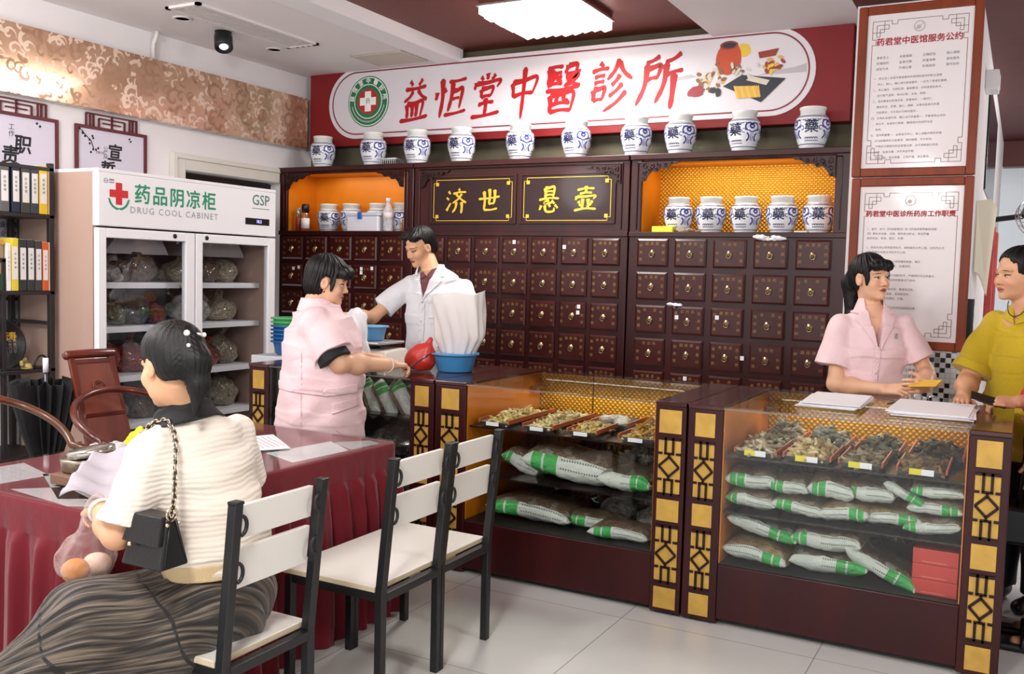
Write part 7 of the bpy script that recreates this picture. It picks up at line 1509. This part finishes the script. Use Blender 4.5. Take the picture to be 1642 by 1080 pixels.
# --- woman in yellow at the frame edge
P = Person('woman in a mustard yellow shirt leaning a hand on the counter end', (.06, 5.02), -122)
pel, neck = (.06, 5.02, .88), (.02, 4.995, 1.41); shR, shL = (-.105, 5.075, 1.31), (.20, 4.93, 1.31); elR, wrR = (-.205, 4.99, 1.04), (-.215, 4.82, .985)
P.head((-.03, 4.975, 1.552), -143, 4, 2, 1.02, 1.12, neck, .052, '#dcab88', lips='#b8685e', gaze=.0, closed=.4, mouth=0)
P.torso(pel, neck, .145, .09); P.arm(shR, elR, wrR, (-.05, -1, -.18), (.0, .1, -1), r=(.046, .048, .031), curl=(14, 18, 18, 20), tdir=(1, 0, 0), s=.95); P.arm(shL, (.28, 4.82, 1.05), (.17, 4.83, .95), (-.6, -.2, -.5), (-1, 0, 0), r=(.046, .045, .03), tdir=(0, -1, 0)); P.body((-.4, 4.5, 0), (.5, 5.4, 1.55))
YEL = cloth_mat('shirt_yellow', '#cbb026', .75, wr=.35)
F = coat_field(P, [((.06, 5.02, .70), .205, .165), ((.06, 5.02, .95), .20, .16), ((.055, 5.015, 1.15), .195, .155), ((.045, 5.01, 1.27), .165, .12), ((.03, 5.0, 1.35), .11, .085), ((.02, 4.995, 1.405), .07, .066)], neck, shR, shL, [(shR, (-.195, 5.005, 1.085), .066, .086), (shL, (.26, 4.86, 1.1), .066, .086)])
F.wob(folds([((.5, .3, .8), 26, 1), ((-.6, .2, .8), 38, 2), ((1, .2, .1), 32, 3)], .0038)); coat(P, F, (-.4, 4.6, .65), (.5, 5.4, 1.45), YEL, neck, 1.325, vw=.036, piece='shirt'); lapels(P, F, YEL, neck, 1.325, (-.2, 4.7, 1.2), (.25, 5.2, 1.5), vw=.040)
Fc = Field().u(s_sleeve(P.L(shR), P.L((-.197, 5.002, 1.08)), .06, .0945), 0).cut(s_half(P.L((-.19, 5.01, 1.13)), (.35, .25, 1)), 0); P.mesh('sleeve_cuff', Fc, (-.4, 4.8, .98), (.0, 5.2, 1.25), .004, YEL)
pipe_on(P, 'necklace_cord', [P.r + P.L(neck) + P.R[:, 0] * .05 * math.cos(a) + P.R[:, 1] * (.062 + .03 * math.sin(-a)) + V3(0, 0, .02 + .07 * math.sin(a)) for a in np.linspace(math.pi, 2 * math.pi, 14)], .0022, M('cord_dark', '#2a1a14', .6))
trousers(P, pel, M('trousers_dark', '#22242c', .8)); shoes(P, pel)
H = Field().u(P.hell((0, -.026, .045), (.086, .102, .088)), 0).u(P.hell((0, -.06, -.0), (.080, .070, .085)), .02).sub(P.hbox((0, .095, -.06), (.14, .055, .115)), .014).sub(P.hell((0, .03, -.095), (.09, .07, .085)), .012).sub(P.hell((.0, .10, .045), (.068, .058, .052)), .012).sub(P.hell((.088, -.005, -.02), (.028, .022, .030)), .008).sub(P.hell((-.088, -.005, -.02), (.028, .022, .030)), .008)
H.u(s_cap(P.H(0, -.11, .02), P.H(0, -.13, -.04), .045, .045), .03); H.wob(strands(P.H(0, -.03, .1), P.hR, .0018, 46, 5)); P.hair(H)

# --- person in red, mostly outside the frame
P = Person('person in a red top and black trousers holding a phone at the counter end', (.20, 4.46), 178)
pel, neck = (.20, 4.46, .86), (.20, 4.46, 1.36); shR, shL = (.20, 4.63, 1.28), (.2, 4.29, 1.28); elR, wrR = (.19, 4.60, 1.03), (.015, 4.52, 1.012)
P.head((.17, 4.46, 1.55), 178, 8, 0, 1.0, 1.0, neck, .05, '#d2a080', closed=.4); P.torso(pel, neck, .15, .10); P.arm(shR, elR, wrR, (-1, -.10, -.03), (.05, .35, -1), r=(.046, .04, .028), curl=(38, 42, 46, 50), thumb=(.8, .35, -.2), tdir=(0, -1, .3), s=.98); P.arm(shL, (.22, 4.22, 1.03), (.12, 4.24, .82), (-.3, 0, -1), (0, 1, 0), r=(.046, .04, .028), tdir=(-1, 0, 0)); P.body((-.1, 4.0, 0), (.6, 4.9, 1.5))
REDC = cloth_mat('top_red', '#c5202c', .7); F = coat_field(P, [((.2, 4.46, .72), .19, .165), ((.2, 4.46, .95), .185, .155), ((.2, 4.46, 1.15), .175, .14), ((.2, 4.46, 1.25), .15, .11), ((.2, 4.46, 1.32), .10, .08), ((.2, 4.46, 1.36), .065, .06)], neck, shR, shL, [(shR, elR, .07, .068), (elR, (.04, 4.53, 1.012), .068, .06), (shL, (.22, 4.22, 1.03), .07, .07)])
F.wob(folds([((.5, .3, .8), 30, 1), ((-.6, .2, .8), 44, 2)], .003)); coat(P, F, (-.15, 4.0, .65), (.6, 4.95, 1.45), REDC, neck, 1.28, vw=.05, piece='top'); trousers(P, pel, M('trousers_black', '#1b1b1f', .8), .84, .16, .13, 1.5)
for q in (-1, 1):
    a = V3(.20 - .03, 4.46 + q * .1, 0) - P.r; F = Field().u(s_box(a + V3(-.06, 0, .018), (.125, .045, .014), None, .012), 0); organic('sandal_sole', F, [(a - .25, a + .25, .005)], SHOE, P.t)
    pipe_on(P, 'sandal_strap', [P.r + a + V3(-.09, .045 * math.cos(t_), .02 + .045 * math.sin(t_)) for t_ in np.linspace(0, math.pi, 10)], .009, SHOE)
H = Field().u(P.hell((0, -.024, .043), (.083, .1, .087)), 0).u(P.hell((0, -.06, -.03), (.078, .065, .1)), .02).sub(P.hbox((0, .085, -.05), (.14, .06, .1)), .012).sub(P.hell((0, .035, -.085), (.085, .07, .08)), .012); H.wob(strands(P.H(0, -.02, .1), P.hR, .002, 44, 6)); P.hair(H)
ph = thing('mobile_phone', 'black and silver mobile phone held by the person in red over the counter', 'phone', (-.10, 4.5, 1.0)); b = MB(); R4 = Matrix.Translation((-.105, 4.495, 1.012)) @ Euler((math.radians(25), math.radians(14), math.radians(8))).to_matrix().to_4x4(); b.box((-.07, -.032, -.004), (.07, .032, .004), M=R4); b.build('body', BLACK, ph, bevel=.003); b = MB(); b.box((-.066, -.0335, -.002), (.066, -.0322, .002), M=R4); b.build('metal_edge', CHROME, ph)
hb = thing('black_bag', 'black bag hanging at the counter end beside the person in red', 'bag', (.02, 4.56, .42)); b = MB(); b.box((-.03, 4.50, .40), (.10, 4.72, .56)); b.build('body', M('bag_black', '#17171a', .4), hb, bevel=.015); b = MB(); b.tube([(.03, 4.55, .55), (.05, 4.58, .8), (.08, 4.62, .8), (.06, 4.67, .55)], .008, 8); b.build('strap', M('bag_black', '#17171a', .4), hb)
pn = thing('pen', 'dark violet pen held in the hand of the nurse writing', 'pen', (-2.72, 3.98, 1.03)); MB().tube([(-2.745, 3.955, .99), (-2.67, 4.03, 1.06)], .0045, 10).build('barrel', M('pen_violet', '#4a2348', .35), pn); MB().tube([(-2.67, 4.03, 1.06), (-2.655, 4.045, 1.074)], [.0045, .003], 10).build('cap', BLACK, pn)

# --- seated woman seen from behind
P = Person('seated woman in a cream knit blouse with dark collar, seen from behind at the desk', (-2.07, 2.0), 186)
pel, neck = (-2.06, 2.0, .52), (-2.135, 1.955, 1.065); shL, shR = (-2.11, 1.815, .985), (-2.11, 2.145, .985); elL, wrL = (-2.15, 1.732, .755), (-2.31, 1.80, .79); elR, wrR = (-2.14, 2.215, .79), (-2.40, 2.21, .79)
P.head((-2.14, 1.905, 1.208), 172, 16, -4, .97, 1.03, neck, .045, '#e0ae8a', lips='#b05a58', closed=.4, mouth=0)
P.torso(pel, neck, .145, .10, legs=False)
for a, k, f in (((-2.08, 1.94, .50), (-2.20, 1.66, .49), (-2.22, 1.50, .08)), ((-2.10, 2.06, .50), (-2.29, 1.70, .50), (-2.36, 1.52, .08))):
    P.F.u(s_cap(P.L(a), P.L(k), .085, .06), .03).u(s_cap(P.L(k), P.L(f), .056, .036), .02).u(s_cap(P.L(f) - V3(0, 0, .04), P.L(f) + V3(-.05, -.12, -.055), .034, .025), .02)
P.arm(shL, elL, wrL, (-.75, .35, -.25), (.1, .3, -1), r=(.046, .041, .027), curl=(45, 50, 52, 55), tdir=(-.3, .8, .3), s=.95); P.arm(shR, elR, wrR, (-1, -.1, -.05), (0, 0, -1), r=(.046, .041, .027), curl=(15, 20, 20, 20), tdir=(0, -1, 0), s=.95); P.body((-2.65, 1.3, 0), (-1.8, 2.5, 1.12))
KN = bpy.data.materials.new('knit_cream'); _t = NT(KN); _z = _t.sep(_t.coord())[2]; _n = _t.noise(7, detail=4); _w = _t.m('SINE', _t.m('ADD', _t.m('MULTIPLY', _z, 430), _t.m('MULTIPLY', _n, 14)))
_t.put(_t.b.inputs['Base Color'], _t.mix(_t.m('MULTIPLY_ADD', _w, .07, .07), C('#ece4d6'), C('#cdbb9e'))); _t.b.inputs['Roughness'].default_value = .9; _t.b.inputs['Sheen Weight'].default_value = .3; _t.bump(_t.m('ADD', _w, _t.m('MULTIPLY', _n, 4)), .25, .004)
F = coat_field(P, [((-2.055, 2.0, .615), .165, .135), ((-2.06, 2.0, .69), .178, .142), ((-2.075, 1.995, .80), .17, .13), ((-2.10, 1.985, .90), .175, .125), ((-2.115, 1.975, .98), .16, .105), ((-2.125, 1.965, 1.03), .10, .08), ((-2.135, 1.957, 1.065), .065, .06)], neck, shR, shL, [(shL, (-2.135, 1.742, .785), .054, .072), (shR, (-2.135, 2.205, .82), .052, .066)], k=.035, slope=.044)
F.wob(folds([((.2, .1, 1), 52, 1), ((.4, .6, .8), 34, 2), ((-.3, .7, .7), 40, 3)], .0022)); bl = P.mesh('blouse', clip(F, ('s', s_cap(P.L(neck), P.L(neck) + V3(0, 0, .2), .05, .05), .004)), (-2.45, 1.55, .58), (-1.82, 2.45, 1.12), .0045, KN)
B2 = Field().u(s_stack([(P.L((-2.055, 2.0, .605)), .160, .133, P.R[:, 0]), (P.L((-2.058, 2.0, .655)), .176, .144, P.R[:, 0])]), 0); P.mesh('hem_band', B2, (-2.3, 1.75, .58), (-1.85, 2.25, .7), .004, M('knit_beige', '#d6bc92', .9, bump=.4, bscale=220, bstretch=(1, 1, .05)), bl)
cm = s_half(P.L((-2.03, 1.96, 1.015)), (.75, 0, -1)); n = P.L(neck)
CK = Field().u(s_stack([(n - V3(-.015, 0, .035), .118, .095, P.R[:, 0]), (n + V3(0, 0, .0), .085, .078, P.R[:, 0]), (n + V3(-.01, 0, .04), .062, .06, P.R[:, 0])]), .0).sub(s_stack([(n - V3(-.012, 0, .06), .105, .082, P.R[:, 0]), (n + V3(-.01, 0, .07), .05, .048, P.R[:, 0])]), 0).wob(folds([((.4, .6, .5), 50, 2)], .0015)); P.mesh('dark_collar', CK, (-2.3, 1.8, .99), (-1.98, 2.12, 1.14), .0035, M('collar_black', '#0f1013', .75))
th = V3(-.52, -.85, 0); th /= np.linalg.norm(th); lt = V3(-th[1], th[0], 0)
SK = Field().u(s_ell(P.L((-2.055, 2.0, .53)), (.16, .185, .115)), 0).u(s_cap(P.L((-2.06, 1.96, .50)), P.L((-2.20, 1.68, .49)), .112, .098), .05).u(s_cap(P.L((-2.09, 2.02, .50)), P.L((-2.29, 1.72, .50)), .11, .092), .05)
SK.u(s_sleeve(P.L((-2.23, 1.70, .50)), P.L((-2.26, 1.33, .03)), .105, .27), .06).u(s_cap(P.L((-1.99, 2.03, .47)), P.L((-2.06, 1.86, .45)), .08, .10), .05).u(s_cap(P.L((-2.03, 1.84, .40)), P.L((-2.12, 1.66, .34)), .07, .10), .07)
_c = P.L((-2.16, 1.80, .42))
def pleats(x, y, z):
    u = (x - _c[0]) * lt[0] + (y - _c[1]) * lt[1]; v = (x - _c[0]) * th[0] + (y - _c[1]) * th[1]; a = np.arctan2(u, z - _c[2] + .12 + 0 * v)
    return (.0035 * np.sin(a * 42 + 2 * np.sin(v * 9) + 1.2 * np.sin(z * 16)) + .005 * np.sin(a * 13 + 3 * np.sin(v * 7 + 1))).astype(f4)
SK.wob(pleats).cut(s_half((0, 0, .015), (0, 0, -1))); SKM = bpy.data.materials.new('skirt_sheer_black'); _t = NT(SKM); _co = _t.coord(); mp = _t.new('ShaderNodeCombineXYZ'); _dt = lambda v: (lambda q: (_t.put(q.inputs[0], _co), _t.put(q.inputs[1], tuple(v)), q.outputs['Value'])[2])(_t.new('ShaderNodeVectorMath', operation='DOT_PRODUCT')); _t.put(mp.inputs[0], _t.m('MULTIPLY', _dt(th * .75 + V3(0, 0, -.65)), 1.0)); _t.put(mp.inputs[1], _t.m('MULTIPLY', _dt(lt), 105)); _t.put(mp.inputs[2], _t.m('MULTIPLY', _dt(th * .65 + V3(0, 0, .75)), 30))
_fa = _t.new('ShaderNodeAttribute', attribute_name='flow_across').outputs['Fac']; _fl = _t.new('ShaderNodeAttribute', attribute_name='flow_along').outputs['Fac']; _cv = _t.new('ShaderNodeCombineXYZ'); _t.put(_cv.inputs[0], _t.m('MULTIPLY', _fa, 30)); _t.put(_cv.inputs[1], _t.m('MULTIPLY', _fl, 5))
_nn = _t.new('ShaderNodeTexNoise'); _t.put(_nn.inputs['Vector'], _cv.outputs[0]); _nn.inputs['Scale'].default_value = 1; _nn.inputs['Detail'].default_value = 2; _nn.inputs['Roughness'].default_value = .55
_big = _t.noise(5, detail=2); _k = _t.ramp(_nn.outputs[0], [(.42, C('#0c0a09')), (.50, C('#3f362c')), (.66, C('#796c5b'))]); _dv = _t.new('ShaderNodeVectorMath', operation='DOT_PRODUCT'); _t.put(_dv.inputs[0], _co); _dv.inputs[1].default_value = tuple(th)
_d = _t.m('ADD', _dv.outputs['Value'], _t.m('MULTIPLY_ADD', _t.sep(_co)[2], -.55, _t.m('MULTIPLY', _t.noise(6, detail=1), .14))); seam = _t.m('LESS_THAN', _t.m('ABSOLUTE', _t.m('SUBTRACT', _d, .235)), .005); seam = _t.m('MAXIMUM', seam, _t.m('LESS_THAN', _t.m('ABSOLUTE', _t.m('SUBTRACT', _d, -.05)), .004))
_k = _t.mix(seam, _k, C('#0a0908')); _t.put(_t.b.inputs['Base Color'], _t.mix(_t.m('MULTIPLY', _big, .3), _k, C('#16120f'))); _t.b.inputs['Roughness'].default_value = .7; _t.b.inputs['Sheen Weight'].default_value = .3; _t.bump(_nn.outputs[0], .5, .01)
sko = P.mesh('pleated_skirt', SK, (-2.62, 1.1, 0), (-1.8, 2.3, .68), .0055, SKM)
_p = np.empty(len(sko.data.vertices) * 3, f4); sko.data.vertices.foreach_get('co', _p); _p = _p.reshape(-1, 3); _u = (_p - _c) @ lt; _v = (_p - _c) @ th
for nm, val in (('flow_across', np.arctan2(_u, _p[:, 2] - _c[2] + .12)), ('flow_along', _v - .6 * _p[:, 2])): sko.data.attributes.new(nm, 'FLOAT', 'POINT').data.foreach_set('value', val.astype(f4))
for f in ((-2.22, 1.50, .0), (-2.36, 1.52, .0)): a = P.L(f); F2 = Field().u(s_cap(a + V3(.01, .01, .045), a + V3(-.06, -.13, .03), .044, .034), 0).cut(s_half((0, 0, .003), (0, 0, -1))); organic('shoe', F2, [(a - .25, a + .25, .006)], SHOE, P.t)
H = Field().u(P.hell((0, -.024, .043), (.086, .104, .088)), 0).u(P.hell((0, -.06, -.0), (.080, .070, .08)), .02).sub(P.hbox((0, .09, -.05), (.14, .065, .115)), .014).sub(P.hell((0, .05, -.075), (.086, .075, .085)), .012).sub(P.hell((-.088, -.005, -.02), (.03, .026, .036)), .008).sub(P.hell((0, -.045, -.12), (.085, .075, .075)), .015)
H.u(s_cap(P.H(0, -.10, .06), P.H(.01, -.115, -.01), .035, .042), .02).u(s_cap(P.H(.01, -.115, -.01), P.H(.012, -.112, -.08), .042, .030), .015).u(s_cap(P.H(.012, -.112, -.08), P.H(.0, -.10, -.17), .030, .006), .015); H.wob(strands(P.H(0, -.06, .1), P.hR, .0010, 60, 7)); hr = P.hair(H, -.25, .2)
CLIPM = M('clip_pearl', '#efe6dc', .25, coat=.4); pipe_on(P, 'hair_clip', [P.r + P.H(-.02, -.128, .068), P.r + P.H(.03, -.132, .064)], .0055, CLIPM, hr); b = MB(); b.sphere(tuple(P.H(-.022, -.132, .068)), .009, 14); b.sphere(tuple(P.H(.033, -.134, .064)), .007, 12); b.sphere(tuple(P.H(-.026, -.140, .03)), .006, 10); me = mesh_of(b, 'pearls'); me.materials.append(CLIPM); o = bpy.data.objects.new('pearls', me); COL.objects.link(o); o.parent = hr
w = V3(*wrL); ax_ = V3(-.75, .25, .15); ax_ /= np.linalg.norm(ax_); u_ = np.cross(ax_, V3(0, 0, 1)); u_ /= np.linalg.norm(u_); v_ = np.cross(ax_, u_); pipe_on(P, 'bangle', [w - ax_ * .02 + (u_ * math.cos(a) + v_ * math.sin(a)) * .034 for a in np.linspace(0, 6.28, 24)[:-1]], .005, M('bangle_white', '#eae6e2', .2, coat=.5), closed=True)
# her shoulder bag on its chain
sbag = thing('handbag', 'small black leather handbag on a chain hanging from the shoulder of the seated woman', 'bag', (-2.03, 1.75, .69)); BL = M('leather_black', '#121214', .33, bump=.2, bscale=150)
b = MB(); x0, x1 = -2.10, -1.945; zb, zt = .69, .825; vs = [(x0, 1.70, zb), (x1, 1.70, zb), (x1, 1.80, zb), (x0, 1.80, zb), (x0 + .02, 1.735, zt), (x1 - .015, 1.735, zt), (x1 - .015, 1.77, zt), (x0 + .02, 1.77, zt)]; b.add(vs, [(0, 3, 2, 1), (4, 5, 6, 7), (0, 1, 5, 4), (1, 2, 6, 5), (2, 3, 7, 6), (3, 0, 4, 7)]); b.build('body', BL, sbag, bevel=.008, seg=3)
b = MB(); b.add([(x0 + .015, 1.724, .829), (x1 - .02, 1.724, .829), (x1 - .02, 1.775, .829), (x0 + .015, 1.775, .829), (x0 + .005, 1.700, .755), (x1 - .01, 1.700, .755), (x1 - .01, 1.708, .755), (x0 + .005, 1.708, .755)], [(3, 2, 1, 0), (0, 1, 5, 4), (4, 5, 6, 7), (0, 4, 7, 3), (1, 2, 6, 5)]); b.build('flap', BL, sbag, bevel=.004)
b = MB(); b.tube([(x1 - .002, 1.715, .70), (x1 - .012, 1.745, .82)], .003, 6); b.tube([(x1 - .002, 1.79, .70), (x1 - .012, 1.762, .82)], .003, 6); b.build('piping', BLACK, sbag); b = MB(); b.sphere((x1 - .01, 1.732, .808), .006, 10); b.sphere((x1 - .01, 1.772, .808), .006, 10); b.sphere((x0 + .04, 1.70, .75), .007, 10); b.build('rivets', M('brass_pale', '#d9c6a4', .25, metal=.9), sbag)
path = [Vector(p) for p in ((-1.96, 1.752, .835), (-1.965, 1.765, .88), (-1.985, 1.785, .95), (-2.01, 1.81, 1.005), (-2.05, 1.835, 1.045), (-2.10, 1.86, 1.06), (-2.16, 1.86, 1.045), (-2.2, 1.845, 1.0), (-2.2, 1.81, .93), (-2.10, 1.765, .835))]
dense = []; 
for a, c in zip(path, path[1:]): n_ = max(2, int((c - a).length / .0145)); dense += [a.lerp(c, k / n_) for k in range(n_)]
CH = M('chain_gold', '#d8c9ac', .2, metal=1)
b = MB()
for i, p in enumerate(dense[:-1]):
    d = (dense[i + 1] - p).normalized(); u = d.cross(Vector((0, 0, 1)) if abs(d.z) < .9 else Vector((1, 0, 0))).normalized(); w_ = d.cross(u); q = u if i % 2 else w_; b.tube([p + d * .011 * math.cos(a) + q * .0072 * math.sin(a) for a in [k * math.pi / 5 for k in range(10)]], .0023, 5, closed=True)
b.build('chain', CH, sbag); b = MB().tube([p + Vector((.002, 0, 0)) * (1 if k % 2 else -1) for k, p in enumerate(dense)], .0042, 6); b.build('leather_lacing', BL, sbag)
b = MB(); b.tube([(-1.96, 1.752 + .018 * math.cos(a), .833 + .018 * math.sin(a)) for a in [k * math.pi / 8 for k in range(16)]], .003, 6, closed=True); b.build('ring', CH, sbag)
# clear bag with buns in her hand
t = thing('clear_bag', 'clear plastic bag with buns hanging from the hand of the seated woman', 'bag', (-2.36, 1.80, .60)); f = Field().u(s_ell((0, 0, .055), (.065, .085, .07)), 0).u(s_cap((0, 0, .08), (.0, .01, .19), .06, .018), .05).u(s_cap((0, .01, .19), (0, .03, .22), .016, .03), .01); f.wob(folds([((1, .3, .1), 95, 1), ((.2, 1, .1), 110, 2), ((.5, .5, .4), 70, 3)], .003)); organic('film', f, [((-.14, -.14, -.04), (.14, .14, .26), .005)], plastic_film('film_bun', '#dccbc8', .10), t); t.location = (-2.345, 1.785, .575)
for i, (dx, dy, c, nm) in enumerate(((0, .035, '#e6c6b4', 'pale round bun in the clear bag of the seated woman'), (.0, -.04, '#d08a44', 'orange-brown bun in the clear bag of the seated woman'))):
    f = Field().u(s_ell((0, 0, .035), (.04, .038, .034)), 0).wob(folds([((1, .4, .3), 60, i)], .0015)); o = organic('bun', f, [((-.06, -.06, -.01), (.06, .06, .09), .004)], M('bun_' + c[1:], c, .6, var=.15, vscale=30), None); o.location = (-2.345 + dx, 1.785 + dy, .58); tag(o, nm, 'bun')
